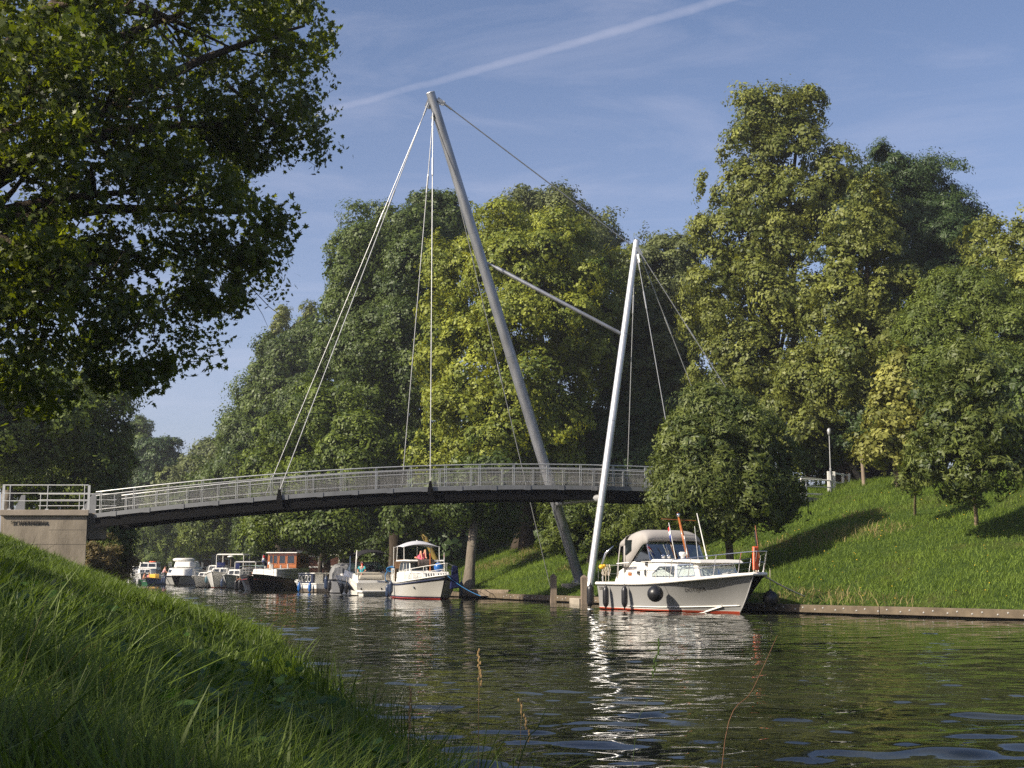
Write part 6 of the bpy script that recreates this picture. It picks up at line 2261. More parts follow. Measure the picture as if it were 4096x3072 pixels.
# ---- black barge with wooden wheelhouse ------------------------------------
B6 = boat_root('barge', (-18.3, 116.0), (-0.17, -0.985), 'black-hulled steel barge with varnished wooden wheelhouse and white deckhouse', 'barge')
HM6 = banded('barge_paint', [(0.05, (0.02, 0.015, 0.015))], (0.018, 0.016, 0.018), 0.3)
H6 = Hull(13.2, 12.6, [(0, 1.0), (0.35, 0.88), (0.7, 0.95), (1, 1.32)], [(0, 1.2), (0.08, 1.6), (0.3, 1.75), (0.7, 1.75), (0.88, 1.4), (0.96, 0.85), (1, 0.25)], [(0, 0.9), (0.15, 1.55), (0.7, 1.65), (0.88, 1.2), (0.96, 0.55), (1, 0.1)])
H6.build(B6, HM6, M_GREY, M_BLACKM, 0.05, bul=0.12)
for sd in (-1, 1):
    d = MB()
    d.tube([H6.pt(t, 0.72, sd) + H6.normal(t, 0.72, sd) * 0.02 for t in np.linspace(0.02, 0.995, 40)], 0.035, 6)
    d.build('red_rubbing_strake', mat('dark_red_paint', (0.16, 0.022, 0.028), 0.4), B6, smooth=True)
c6, Q6, C6 = cabin(B6, 'deckhouse', sym([(3.0, 1.5, 0.9), (9.2, 1.45, 0.95), (10.2, 1.1, 1.0)]), sym([(3.0, 1.44, 1.85), (9.0, 1.3, 1.75), (9.8, 0.95, 1.72)]), M_WHITE2, 0.05)
for q in (Q6[0], Q6[4]):
    for u in (0.2, 0.36, 0.52, 0.68):
        pane(B6, q, C6, rect(u, u + 0.035, 0.4, 0.68), M_DGLASS, 'window', 0.01, 0.02, M_WHITE2, 0.03)
w6, QW, CW = cabin(B6, 'wheelhouse', sym([(3.2, 1.42, 1.86), (5.6, 1.42, 1.84), (6.0, 1.28, 1.84)]), sym([(3.2, 1.39, 3.05), (5.5, 1.39, 3.06), (5.85, 1.24, 3.06)]), M_VARN, 0.02)
for q, sp in ((QW[0], [(0.06, 0.3), (0.38, 0.58), (0.66, 0.94)]), (QW[2], [(0.06, 0.34), (0.40, 0.62), (0.68, 0.94)]), (QW[4], [(0.06, 0.3), (0.38, 0.58), (0.66, 0.94)])):
    for u0, u1 in sp:
        pane(B6, q, CW, rect(u0, u1, 0.28, 0.84), M_DGLASS, 'window', 0.008, 0.02, M_VARN, 0.05)
d = MB()
d.prism(sym([(2.9, 1.54, 3.06), (5.6, 1.54, 3.07), (6.15, 1.38, 3.07)]), sym([(2.9, 1.48, 3.13), (5.6, 1.48, 3.16), (6.1, 1.33, 3.14)]))
d.build('wheelhouse_roof', M_WHITE2, B6, bevel=0.02)
d = MB()
d.tube([(6.6, -0.75, 1.8), (6.6, -0.75, 2.1), (6.68, -0.75, 2.25), (6.9, -0.75, 2.25), (6.98, -0.75, 2.12)], 0.10, 10)
d.build('vent_cowl', M_WHITE2, B6, smooth=True)
d = MB()
d.tube([(8.3, 0.1, 1.75), (8.3, 0.1, 2.9)], [0.055, 0.04], 8)
d.build('mast', M_VARN, B6)
for x, y, h in ((7.6, 0.5, 0.35), (9.0, 0.3, 0.4), (8.8, -0.4, 0.25), (7.0, 0.9, 0.45)):
    d = MB()
    d.tube([(x, y, 1.72), (x, y, 1.72 + h)], 0.07, 8)
    d.build('deck_vent', M_GREY, B6)
for sd in (-1, 1):
    pts = [H6.pt(t, 1, sd) + Vector((0, -sd * 0.06, 0)) for t in (0.04, 0.12, 0.22, 0.34, 0.46, 0.58, 0.68, 0.78, 0.88)]
    railing(B6, pts, 0.62, 0.02, M_BLACKM)
pts = [H6.pt(t, 1, -1) + Vector((0, 0.06, 0)) for t in (0.90, 0.95, 0.985)] + [H6.pt(t, 1, 1) + Vector((0, -0.06, 0)) for t in (0.985, 0.95, 0.90)]
railing(B6, pts, 0.5, 0.018, M_GREY)
for t in (0.93, 0.8):
    p_ = H6.pt(t, 0.8, -1)
    fender(to_world(B6, (p_.x, p_.y - 0.17, 0.5)), 'long', M_BLACK, 'black fender on the barge bow' if t > 0.9 else 'black fender further aft on the barge flank', 'black fenders on the barge', 0.7, 0.13, 0.3)


# ---- the smaller boats further away ----------------------------------------
def cruiser(name, pos, head, label, L, B, fb, hullm, house, windows, roofm=None, upper=None, canopy_=None, railm=None, extra=None, keelred=False):
    b = boat_root(name, pos, head, label, 'motor boat', GBOAT)
    hb = B / 2
    H = Hull(L, L * 0.9, [(0, fb), (0.5, fb * 1.02), (1, fb * 1.35)], [(0, hb * 0.92), (0.35, hb), (0.65, hb * 0.92), (0.85, hb * 0.5), (1, 0.05)], [(0, hb * 0.86), (0.4, hb * 0.9), (0.7, hb * 0.62), (0.88, hb * 0.25), (1, 0.02)], flare=0.15)
    H.build(b, hullm, M_WHITE2, M_WHITE2 if not railm else railm, 0.04)
    x0, x1, xf, z1 = house
    c, Q_, C_ = cabin(b, 'cabin', sym([(x0, hb * 0.78, fb - 0.05), (x1, hb * 0.76, fb), (xf, hb * 0.5, fb + 0.1)]), sym([(x0, hb * 0.72, z1), (x1, hb * 0.7, z1), (xf - 0.3, hb * 0.44, z1 - 0.05)]), M_WHITE2, 0.03)
    for k in (0, 4):
        for i in range(windows):
            u0 = (i + 0.15) / windows
            pane(b, Q_[k], C_, rect(u0, u0 + 0.7 / windows, 0.35, 0.82), M_DGLASS, 'window', 0.01, 0.02, M_GREY, 0.03)
    for u0, u1 in ((0.08, 0.46), (0.54, 0.92)):
        pane(b, Q_[2], C_, rect(u0, u1, 0.35, 0.85), M_DGLASS, 'window', 0.01, 0.02, M_GREY, 0.03)
    pane(b, Q_[5], C_, rect(0.1, 0.42, 0.3, 0.85), M_DGLASS, 'window', 0.01, 0.02, M_GREY, 0.03)
    pane(b, Q_[5], C_, rect(0.55, 0.85, 0.05, 0.9), M_TEAK, 'door', 0.01, 0.02)
    if upper:
        ux0, ux1, uz0, uz1, uw = upper
        u_, QU, CU = cabin(b, 'upper_cabin', sym([(ux0, uw, uz0), (ux1, uw * 0.94, uz0)]), sym([(ux0, uw * 0.92, uz1), (ux1 - 0.35, uw * 0.86, uz1)]), M_WHITE2, 0.03)
        for k, sp in ((0, [(0.1, 0.48), (0.54, 0.9)]), (1, [(0.06, 0.47), (0.53, 0.94)]), (2, [(0.1, 0.46), (0.52, 0.9)])):
            for a, e in sp:
                pane(b, QU[k], CU, rect(a, e, 0.25, 0.85), M_DGLASS, 'window', 0.01, 0.02, M_GREY, 0.03)
    if canopy_:
        cx0, cx1, cz, cw, cmat = canopy_
        d = MB()
        d.prism(sym([(cx0, cw, cz), (cx1, cw * 0.94, cz)]), sym([(cx0 + 0.06, cw * 0.9, cz + 0.11), (cx1 - 0.06, cw * 0.84, cz + 0.11)]))
        ro = d.build('hard_top', cmat, b, bevel=0.04)
        for x in (cx0 + 0.08, cx1 - 0.08):
            for s in (-1, 1):
                d = MB()
                d.tube([(x, s * cw * 0.93, z1 - 0.3), (x, s * cw * 0.93, cz + 0.02)], 0.03, 6)
                d.build('top_post', M_WHITE2, ro)
    pts = [H.pt(t, 1, -1) + Vector((0, 0.06, 0.02)) for t in (0.5, 0.66, 0.82, 0.97)] + [H.pt(t, 1, 1) + Vector((0, -0.06, 0.02)) for t in (0.97, 0.82, 0.66, 0.5)]
    railing(b, pts, 0.6, 0.018, M_STEEL)
    return b, H


def px_pos(px, Y, h=(0, 0), L=0):
    """Transom place of a hull of length L whose middle lies under column px at depth Y."""
    return (at(px, 2300, Y).x - h[0] * L / 2, Y - h[1] * L / 2)


W1 = banded('white_hull_red_boot', [(0.09, (0.30, 0.05, 0.035))], (0.72, 0.70, 0.66), 0.3)
W2 = banded('grey_white_hull', [(0.06, (0.05, 0.06, 0.07))], (0.56, 0.57, 0.57), 0.3)
W3 = banded('white_hull_dark_boot', [(0.07, (0.03, 0.03, 0.04))], (0.70, 0.69, 0.66), 0.3)
b, H = cruiser('motor_cruiser', px_pos(962, 122, (-0.16, -0.987), 8), (-0.16, -0.987), 'pale grey cruiser flying a big tricolour flag with navy cloths hung over its cabin', 8.0, 2.5, 0.95, W2, (1.0, 4.2, 5.8, 1.75), 3, canopy_=(0.6, 2.9, 2.38, 1.1, M_GREY))
flag(b, (0.8, 0.75, 1.8), (0.6, 0.9, 3.1), DUTCH, 0.95, 0.72, sagging=0.35)
d = MB()
d.grid([[Vector((1.0 + 0.12 * i, -1.02 - 0.02 * math.sin(i * 2), 2.3 - 0.22 * k)) for i in range(11)] for k in range(6)])
d.build('hung_cloth', M_NAVYF, b, smooth=True, solid=0.02)
d = MB()
d.grid([[Vector((3.0, -0.9 + 0.16 * i, 2.3 - 0.2 * k)) for i in range(4)] for k in range(5)])
d.build('hung_cloth', M_NAVYF, b, smooth=True, solid=0.02)
for t, lab in ((0.80, 'dark fender on the bow of the pale grey flag cruiser'), (0.45, 'dark fender amidships on the pale grey flag cruiser')):
    p_ = H.pt(t, 0.8, -1)
    fender(to_world(b, (p_.x, p_.y - 0.16, 0.5)), 'long', M_DBLUEF, lab, 'dark fenders of the far cruisers', 0.7, 0.14, 0.3)
b, H = cruiser('motor_cruiser', px_pos(900, 127, (-0.05, -1), 9), (-0.05, -1.0), 'white cruiser with tall white hard top on posts and a red boot stripe', 9.0, 3.2, 1.15, W1, (0.8, 4.6, 6.6, 1.9), 3, canopy_=(0.4, 2.9, 3.15, 1.45, M_WHITE2))
d = MB()
d.grid([[Vector((4.5 + 0.02 * math.sin(i), -0.85 + 0.17 * i, 1.9 + 0.5 - 0.12 * k)) for i in range(6)] for k in range(5)])
d.build('hung_cloth', M_NAVYF, b, smooth=True, solid=0.02)
p_ = H.pt(0.93, 0.7, -1)
fender(to_world(b, (H.L * 0.83, 0.95, 0.45)), 'ball', M_DBLUEF, 'round navy fender on the bow of the tall hard top cruiser', None, 0, 0.24, 0.3)
for t in (0.35, 0.55):
    p_ = H.pt(t, 0.8, -1)
    fender(to_world(b, (p_.x, p_.y - 0.2, 0.75)), 'long', M_TEAL, 'teal fender hanging in front of the hard top cruiser' if t < 0.5 else 'teal fender nearer the bow of the hard top cruiser', 'teal fenders of the hard top cruiser', 0.6, 0.16, 0.3)
b, H = cruiser('motor_cruiser', px_pos(838, 130, (-0.2, -0.98), 7.5), (-0.2, -0.98), 'low white boat with brown door tucked beside the hard top cruiser', 7.5, 2.4, 0.85, W3, (0.8, 3.2, 5.2, 1.5), 2, upper=(0.9, 2.6, 1.5, 2.15, 0.85))
p_ = H.pt(0.05, 0.8, -1)
fender(to_world(b, (p_.x, p_.y - 0.2, 0.4)), 'ball', M_DBLUEF, 'round navy fender between the low white boat and the hire cruiser', None, 0, 0.26, 0.3)
# wooden launch between the flag cruiser and the barge
b = boat_root('wooden_launch', px_pos(1003, 112, (-0.1, -0.995), 6), (-0.1, -0.995), 'small launch with orange wooden gunwale beside the barge bow', 'boat')
HMW = banded('launch_paint', [(0.3, (0.06, 0.08, 0.12))], (0.10, 0.12, 0.17), 0.4)
H = Hull(6.0, 5.5, [(0, 0.7), (0.5, 0.66), (1, 0.95)], [(0, 0.8), (0.4, 0.95), (0.75, 0.7), (1, 0.04)], [(0, 0.7), (0.4, 0.85), (0.75, 0.5), (1, 0.02)])
H.build(b, HMW, M_TEAK, M_VARN, 0.06, bul=0.1)
d = MB()
for x in (1.2, 2.6, 3.9):
    d.box((x, 0, 0.68), (0.4, 1.5, 0.06))
d.build('thwart', M_VARN, b)
d = MB()
rows = [[Vector((0.6 + 0.4 * i, -0.9 + 0.3 * k, 1.95 + 0.1 * (1 - (k / 3 - 1) ** 2))) for k in range(7)] for i in range(8)]
d.grid(rows)
ca_ = d.build('sun_top', mat('pale_green_canvas', (0.25, 0.36, 0.33), 0.8), b, smooth=True, solid=0.02)
for x in (0.7, 3.3):
    for y in (-0.88, 0.88):
        d = MB()
        d.tube([(x, y, 0.7), (x, y, 1.96)], 0.018, 6)
        d.build('top_post', M_STEEL, ca_)
for t in (0.65, 0.8):
    p_ = H.pt(t, 0.8, -1)
    fender(to_world(b, (p_.x, p_.y - 0.15, 0.4)), 'long', M_BLACK, 'black fender near the stem of the wooden launch' if t > 0.7 else 'black fender amidships on the wooden launch', 'black fenders of the wooden launch', 0.85, 0.15, 0.2)
LAUNCH = b
# hire cruiser with the rounded superstructure
B11 = boat_root('hire_cruiser', px_pos(735, 152, (0.08, -0.997), 10.5), (0.08, -0.997), 'broad white hire cruiser with rounded upper helm and black rubbing strake', 'motor boat')
HMP = banded('hire_paint', [(0.08, (0.02, 0.02, 0.02))], (0.52, 0.51, 0.48), 0.4)
H = Hull(10.5, 9.9, [(0, 0.95), (0.6, 0.98), (1, 1.05)], [(0, 1.75), (0.3, 1.9), (0.75, 1.8), (0.92, 1.2), (1, 0.5)], [(0, 1.65), (0.4, 1.8), (0.75, 1.55), (0.92, 0.8), (1, 0.2)])
H.build(B11, HMP, M_WHITE2, M_BLACKM, 0.06)
c11, Q11, C11 = cabin(B11, 'cabin', sym([(0.8, 1.6, 0.98), (8.0, 1.5, 1.0), (9.6, 0.8, 1.02)]), sym([(0.8, 1.4, 2.05), (7.6, 1.25, 1.95), (8.6, 0.6, 1.8)]), M_WHITE2, 0.12)
for q in (Q11[0], Q11[4]):
    for u in (0.16, 0.24, 0.56, 0.66, 0.76, 0.86):
        pane(B11, q, C11, rect(u, u + 0.05, 0.3, 0.85), M_DGLASS, 'window', 0.012, 0.02, M_WHITE2, 0.04)
pane(B11, Q11[1], C11, rect(0.15, 0.85, 0.4, 0.85), M_DGLASS, 'window', 0.012, 0.02, M_WHITE2, 0.04)
c11b, Q12, C12 = cabin(B11, 'upper_helm', sym([(1.2, 1.25, 2.0), (5.2, 1.2, 2.0), (5.9, 0.8, 2.0)]), sym([(1.6, 1.1, 2.75), (4.9, 1.05, 2.7), (5.5, 0.7, 2.66)]), M_WHITE2, 0.14)
pane(B11, Q12[0], C12, rect(0.08, 0.34, 0.25, 0.85), M_DGLASS, 'window', 0.012, 0.02, M_WHITE2, 0.04)
pane(B11, Q12[0], C12, rect(0.62, 0.95, 0.1, 0.7), M_GREY, 'canvas_panel', 0.012, 0.02)
d = MB()
d.lathe([(1.0, 0), (1.22, 0.1), (1.28, 0.24), (1.2, 0.36), (0.9, 0.42)], (4.2, -0.2, 2.66), 28)
d.build('round_canopy', M_WHITE2, B11, smooth=True)
for sd in (-1, 1):
    railing(B11, [Vector((x, sd * 1.35, 2.0)) for x in (5.8, 6.6, 7.4)], 0.6, 0.02, M_STEEL)
    railing(B11, [Vector((x, sd * 1.35, 2.0)) for x in (-0.1, 0.4, 1.0)], 0.6, 0.02, M_STEEL)
for t, lab in ((0.9, 'navy fender nearest the stem of the hire cruiser'), (0.76, 'navy fender second from the stem of the hire cruiser'), (0.6, 'navy fender below the side windows of the hire cruiser'), (0.1, 'pale blue fender at the stern quarter of the hire cruiser')):
    p_ = H.pt(t, 0.85, -1)
    fender(to_world(B11, (p_.x, p_.y - 0.16, 0.62)), 'long', M_DBLUEF if t > 0.2 else M_TEAL, lab, 'fenders of the hire cruiser', 0.75, 0.14, 0.3)
# blue and yellow workboat
b = boat_root('work_boat', px_pos(636, 153, (-0.3, -0.954), 5.5), (-0.3, -0.954), 'small dark blue boat with a yellow box beside the hire cruiser', 'boat')
H = Hull(5.5, 5.0, [(0, 0.65), (0.5, 0.65), (1, 0.85)], [(0, 0.85), (0.5, 0.95), (0.8, 0.65), (1, 0.05)], [(0, 0.8), (0.5, 0.85), (0.8, 0.45), (1, 0.02)])
H.build(b, banded('work_boat_paint', [(0.05, (0.02, 0.02, 0.02))], (0.02, 0.05, 0.16), 0.4), M_TEAK, M_TEAK, 0.05, bul=0.1)
d = MB()
d.box((3.4, -0.2, 0.95), (0.8, 0.8, 0.6))
d.build('locker', M_YELLOW, b, bevel=0.04)
d = MB()
d.box((3.4, -0.61, 0.97), (0.5, 0.02, 0.35))
d.build('locker_opening', M_INT, b)
WORK = b
# green open boat with people
b = boat_root('open_boat', px_pos(578, 152), (0.25, 0.968), 'green open motorboat carrying people, seen from its stern', 'boat')
H = Hull(5.6, 5.0, [(0, 0.62), (0.5, 0.62), (1, 0.8)], [(0, 0.96), (0.5, 1.0), (0.8, 0.7), (1, 0.05)], [(0, 0.92), (0.5, 0.9), (0.8, 0.5), (1, 0.02)])
H.build(b, M_GREENP, M_TEAK, M_BLACK, 0.06, bul=0.22)
d = MB()
d.box((-0.012, 0.0, 0.42), (0.02, 0.5, 0.12))
d.build('name_board', M_BLACKM, b)
d = MB()
d.box((-0.026, 0.0, 0.42), (0.012, 0.34, 0.035))
d.build('name_line', M_FLAGW, b)
d = MB()
for x in (0.9, 2.2, 3.4):
    d.box((x, 0, 0.48), (0.4, 1.7, 0.06))
d.build('thwart', M_TEAK, b)
d = MB()
d.box((-0.18, 0.75, 0.35), (0.25, 0.3, 0.5))
d.build('outboard_motor', M_GREY, b, bevel=0.05)
OPENB = b
b, H = cruiser('motor_cruiser', px_pos(588, 164, (0.1, -0.995), 8.5), (0.1, -0.995), 'white cruiser with orange ring on its roof behind the green open boat', 8.5, 3.0, 1.0, W3, (0.8, 4.6, 6.0, 1.9), 3, upper=(1.2, 4.0, 1.9, 2.6, 1.15))
d = MB()
d.lathe([(1.3, 0), (1.3, 0.06)], (2.4, 0, 2.62), 20)
d.build('roof', M_WHITE2, b)
d = MB()
d.tube([(2.2 + 0.36 * math.cos(a), 0.3 + 0.36 * math.sin(a), 2.74) for a in np.linspace(0, 6.283, 17)], 0.08, 8)
d.build('ring_buoy', M_ORANGE, b, smooth=True)
b, H = cruiser('motor_cruiser', px_pos(527, 170, (0.2, -0.98), 8), (0.2, -0.98), 'furthest white cruiser, half hidden by the dry weeds', 8.0, 2.8, 0.95, W3, (0.8, 4.2, 5.8, 1.6), 3, upper=(1.0, 3.2, 1.6, 2.2, 1.0))
fender(to_world(b, (6.2, -1.0, 0.4)), 'ball', M_BLUEF, 'blue fender ball on the furthest cruiser', None, 0, 0.3, 0.3)
# ---------------------------------------------------------------- people
def skin_obj(name, V, E, RR, mtl, parent, sub=2, root=0):
    me = bpy.data.meshes.new(name)
    me.from_pydata(V, E, [])
    me.materials.append(mtl)
    o = bpy.data.objects.new(name, me)
    COL.objects.link(o)
    o.parent = parent
    md = o.modifiers.new('skin', 'SKIN')
    md.use_smooth_shade = True
    for i, r in enumerate(RR):
        sv = me.skin_vertices[0].data[i]
        sv.radius = r if isinstance(r, tuple) else (r, r)
        sv.use_root = (i == root)
    ss = o.modifiers.new('smooth', 'SUBSURF')
    ss.levels = ss.render_levels = sub
    return o


def person(loc, rz, label, pose, shirt, bottom, hair, skin=None, sc_=1.0, bare_legs=True, group=None):
    """One figure. pose gives joint places: hips, chest, neck, head, and for L and R: shoulder, elbow, wrist, hip, knee, ankle, toe."""
    t = empty('person', loc, rz, label, 'person', group)
    t.scale = (sc_, sc_, sc_)
    J = {k: Vector(v) for k, v in pose.items()}
    V, E, RR, ix = [], [], [], {}

    def add(n, p_, r, par=None):
        ix[n] = len(V)
        V.append(tuple(p_))
        RR.append(r)
        if par is not None:
            E.append((ix[par], ix[n]))
    add('hips', J['hips'], (0.15, 0.11))
    add('waist', lerp(J['hips'], J['chest'], 0.45), (0.125, 0.095), 'hips')
    add('chest', J['chest'], (0.155, 0.105), 'waist')
    add('neck', J['neck'], 0.052, 'chest')
    up = (J['head'] - J['neck']).normalized()
    add('jaw', J['head'] - up * 0.05, (0.07, 0.082), 'neck')
    add('skull', J['head'] + up * 0.06, (0.078, 0.095), 'jaw')
    for s in 'LR':
        add('sh' + s, J['shoulder' + s], 0.062, 'chest')
        add('el' + s, J['elbow' + s], 0.042, 'sh' + s)
        add('wr' + s, J['wrist' + s], 0.028, 'el' + s)
        fd = (J['wrist' + s] - J['elbow' + s]).normalized()
        sd = fd.cross(Vector((0, 0, 1)))
        sd = sd.normalized() if sd.length > 0.1 else Vector((1, 0, 0))
        add('pa' + s, J['wrist' + s] + fd * 0.06, (0.036, 0.02), 'wr' + s)
        for k, ln in enumerate((0.075, 0.09, 0.085, 0.068)):
            o_ = sd * (0.027 - 0.018 * k)
            b_ = J['wrist' + s] + fd * 0.085 + o_
            add('f%d%s' % (k, s), b_ + fd * ln * 0.5, 0.0085, 'pa' + s)
            add('g%d%s' % (k, s), b_ + fd * ln - Vector((0, 0, 0.012)), 0.0075, 'f%d%s' % (k, s))
        add('th' + s, J['wrist' + s] + fd * 0.06 + sd * 0.05, 0.0095, 'pa' + s)
        if 'hip' + s in J:
            add('hp' + s, J['hip' + s], 0.088, 'hips')
            add('kn' + s, J['knee' + s], 0.058, 'hp' + s)
            add('cf' + s, lerp(J['knee' + s], J['ankle' + s], 0.35), 0.055, 'kn' + s)
            add('an' + s, J['ankle' + s], 0.036, 'cf' + s)
            add('to' + s, J['toe' + s], (0.034, 0.026), 'an' + s)
    skin_obj('body', V, E, RR, skin or M_SKIN, t)
    # shirt and trousers follow the body a little outside it
    if shirt is not None:
        n = ['hips', 'waist', 'chest', 'shL', 'shR', 'eL', 'eR']
        pts = [V[ix['hips']], V[ix['waist']], V[ix['chest']], V[ix['shL']], V[ix['shR']], tuple(lerp(J['shoulderL'], J['elbowL'], 0.6)), tuple(lerp(J['shoulderR'], J['elbowR'], 0.6)), tuple(lerp(J['chest'], J['neck'], 0.45))]
        skin_obj('shirt', pts, [(0, 1), (1, 2), (2, 3), (2, 4), (3, 5), (4, 6), (2, 7)], [(0.165, 0.125), (0.145, 0.112), (0.175, 0.122), 0.076, 0.076, 0.062, 0.062, 0.075], shirt, t)
    if bottom is not None and 'hipL' in J:
        k = 0.62 if bare_legs else 0.97
        pts = [tuple(J['hips']), tuple(J['hipL']), tuple(J['hipR'])]
        ed, rr = [(0, 1), (0, 2)], [(0.165, 0.125), 0.105, 0.105]
        for s, i0 in (('L', 1), ('R', 2)):
            pts.append(tuple(lerp(J['hip' + s], J['knee' + s], k)))
            ed.append((i0, len(pts) - 1))
            rr.append(0.085)
            if not bare_legs:
                pts.append(tuple(lerp(J['knee' + s], J['ankle' + s], 0.9)))
                ed.append((len(pts) - 2, len(pts) - 1))
                rr.append(0.06)
        skin_obj('trousers' if not bare_legs else 'shorts', pts, ed, rr, bottom, t)
    if hair is not None:
        d = MB()
        c = J['head'] + up * 0.055
        d.ball((c.x - 0.015, c.y, c.z + 0.012), (0.108, 0.095, 0.112), 14, 10)
        if hair[1] > 0:
            d.ball((c.x - 0.07, c.y, c.z - 0.06 - hair[1] * 0.4), (0.05, 0.075, 0.07 + hair[1] * 0.5), 12, 8)
        hm = d.build('hair', hair[0], t, smooth=True)
    d = MB()
    c = J['head'] + up * 0.02
    d.ball((c.x + 0.092, c.y, c.z), (0.022, 0.013, 0.02), 8, 6)
    for s in (-1, 1):
        d.ball((c.x + 0.0, c.y + s * 0.088, c.z + 0.01), (0.018, 0.012, 0.03), 8, 6)
    d.build('face', skin or M_SKIN, t, smooth=True)
    d = MB()
    for s in (-1, 1):
        d.ball((c.x + 0.08, c.y + s * 0.033, c.z + 0.03), (0.012, 0.014, 0.009), 8, 6)
    d.build('eyes', M_INT, t, smooth=True)
    return t


def sit(lean=0.0, twist=0.0, legs=True, arm=0.25):
    p_ = {'hips': (0, 0, 0.10), 'chest': (lean * 0.38, 0, 0.48), 'neck': (lean * 0.52, 0, 0.62), 'head': (lean * 0.6 + 0.02, twist, 0.76)}
    for s, y in (('L', 1), ('R', -1)):
        p_['shoulder' + s] = (lean * 0.45, y * 0.19, 0.54)
        p_['elbow' + s] = (lean * 0.35 + 0.08, y * 0.27, 0.28)
        p_['wrist' + s] = (lean * 0.3 + arm, y * 0.16, 0.20)
        if legs:
            p_['hip' + s] = (0.04, y * 0.1, 0.08)
            p_['knee' + s] = (0.45, y * 0.13, 0.10)
            p_['ankle' + s] = (0.47, y * 0.13, -0.32)
            p_['toe' + s] = (0.63, y * 0.14, -0.37)
    return p_


def stand(bend=0.0):
    p_ = {'hips': (0, 0, 0.93), 'chest': (bend * 0.3, 0, 1.30), 'neck': (bend * 0.42, 0, 1.45), 'head': (bend * 0.5 + 0.02, 0, 1.59)}
    for s, y in (('L', 1), ('R', -1)):
        p_['shoulder' + s] = (bend * 0.36, y * 0.2, 1.37)
        p_['elbow' + s] = (bend * 0.5 + 0.05, y * 0.27, 1.10)
        p_['wrist' + s] = (bend * 0.7 + 0.22, y * 0.2, 0.95)
        p_['hip' + s] = (0, y * 0.1, 0.9)
        p_['knee' + s] = (0.05, y * 0.11, 0.5)
        p_['ankle' + s] = (0, y * 0.11, 0.09)
        p_['toe' + s] = (0.15, y * 0.13, 0.03)
    return p_


def on_boat(b, p_):
    return to_world(b, p_)


def hz(b, a=0.0):
    return b.rotation_euler.z + a


# green open boat: three people sitting, seen from behind
person(on_boat(OPENB, (0.95, -0.02, 0.50)), hz(OPENB, 0.1), 'person in a coral red shirt sitting with back turned in the green open boat', sit(0.1), M_PINK, M_NAVYF, (M_HAIRB, 0.0), group=None)
person(on_boat(OPENB, (1.0, 0.75, 0.50)), hz(OPENB, -1.2), 'bare-chested person with dark hair sitting sideways in the green open boat', sit(0.25), None, M_NAVYF, (M_HAIR, 0.0))
person(on_boat(OPENB, (0.95, -0.72, 0.44)), hz(OPENB, 0.5), 'long-haired person in a dark top leaning back in the green open boat', sit(-0.1), M_CANVASK, M_CANVASK, (M_HAIR, 0.15))
# by the hire cruiser
person(on_boat(WORK, (2.0, 0.05, 0.42)), hz(WORK, 2.4), 'person in a pale pink shirt bending beside the hire cruiser bow', stand(0.45), M_PINKL, M_CANVASG, (M_HAIR, 0.0), bare_legs=False)
person(on_boat(WORK, (2.7, -0.42, 0.66)), hz(WORK, 0.3), 'small person in a mint shirt sitting behind the yellow box', sit(0.15), mat('mint_cloth', (0.42, 0.62, 0.52), 0.8), M_NAVYF, (M_HAIRB, 0.0), sc_=0.72)
# express cruiser
wp = on_boat(B3, (1.25, 0.62, 1.28))
person(wp, hz(B3, 2.5), 'tanned woman in a turquoise top and sunglasses sitting under the black bimini', sit(0.1, 0.0), M_TURQ, M_NAVYF, (M_HAIR, 0.05))
# wooden launch
person(on_boat(LAUNCH, (2.6, 0.35, 0.70)), hz(LAUNCH, 0.4), 'sunburnt bare-chested person in the wooden launch', sit(0.2), None, M_NAVYF, (M_HAIRB, 0.0))
person(on_boat(LAUNCH, (1.3, -0.35, 0.70)), hz(LAUNCH, -0.4), 'person in a red shirt at the stern of the wooden launch', sit(0.0), M_RED, M_NAVYF, (M_HAIR, 0.0))
# sunbather on the canopy boat roof, knees drawn up, head towards the stern
sp = {'hips': (0, 0, 0.13), 'chest': (-0.42, 0.03, 0.13), 'neck': (-0.60, 0.04, 0.13), 'head': (-0.75, 0.05, 0.15)}
for s, y in (('L', 1), ('R', -1)):
    sp['shoulder' + s] = (-0.50, y * 0.2, 0.12)
    sp['elbow' + s] = (-0.28, y * 0.34, 0.10)
    sp['wrist' + s] = (-0.06, y * 0.30, 0.08)
    sp['hip' + s] = (0.05, y * 0.1, 0.12)
    sp['knee' + s] = (0.36, y * 0.13 - 0.02, 0.50 + 0.04 * y)
    sp['ankle' + s] = (0.52, y * 0.12, 0.09)
    sp['toe' + s] = (0.66, y * 0.13, 0.045)
person(on_boat(B2, (2.55, -0.05, 2.24)), hz(B2), 'sunbather in a pink swimsuit lying with knees drawn up on the canopy boat roof', sp, M_PINK, M_PINK, (M_HAIR, 0.0))

# ---------------------------------------------------------------- bench, gate and fence on the crest
bp = gb(3272, 76.5)
bn = empty('park_bench', bp, 1.75, 'wooden bench with its back to the slope behind the white gate railing', 'bench')
d = MB()
for k in range(4):
    d.box((0.12 - 0.11 * k + 0.18, 0, 0.45), (0.09, 1.7, 0.03))
d.build('seat', M_TEAK, bn)
d = MB()
for k in range(3):
    d.box((-0.08 - 0.03 * k, 0, 0.58 + 0.12 * k), (0.03, 1.7, 0.09))
d.build('backrest', M_TEAK, bn)
for y in (-0.75, 0.75):
    d = MB()
    d.bar((0.3, y, -0.1), (0.3, y, 0.44), 0.06, 0.06)
    d.bar((-0.1, y, -0.1), (-0.16, y, 0.88), 0.06, 0.06)
    d.bar((-0.1, y, 0.41), (0.33, y, 0.41), 0.06, 0.05)
    d.build('leg', M_STEEL, bn)
bw = lambda x, y, z: to_world(bn, (x, y, z))
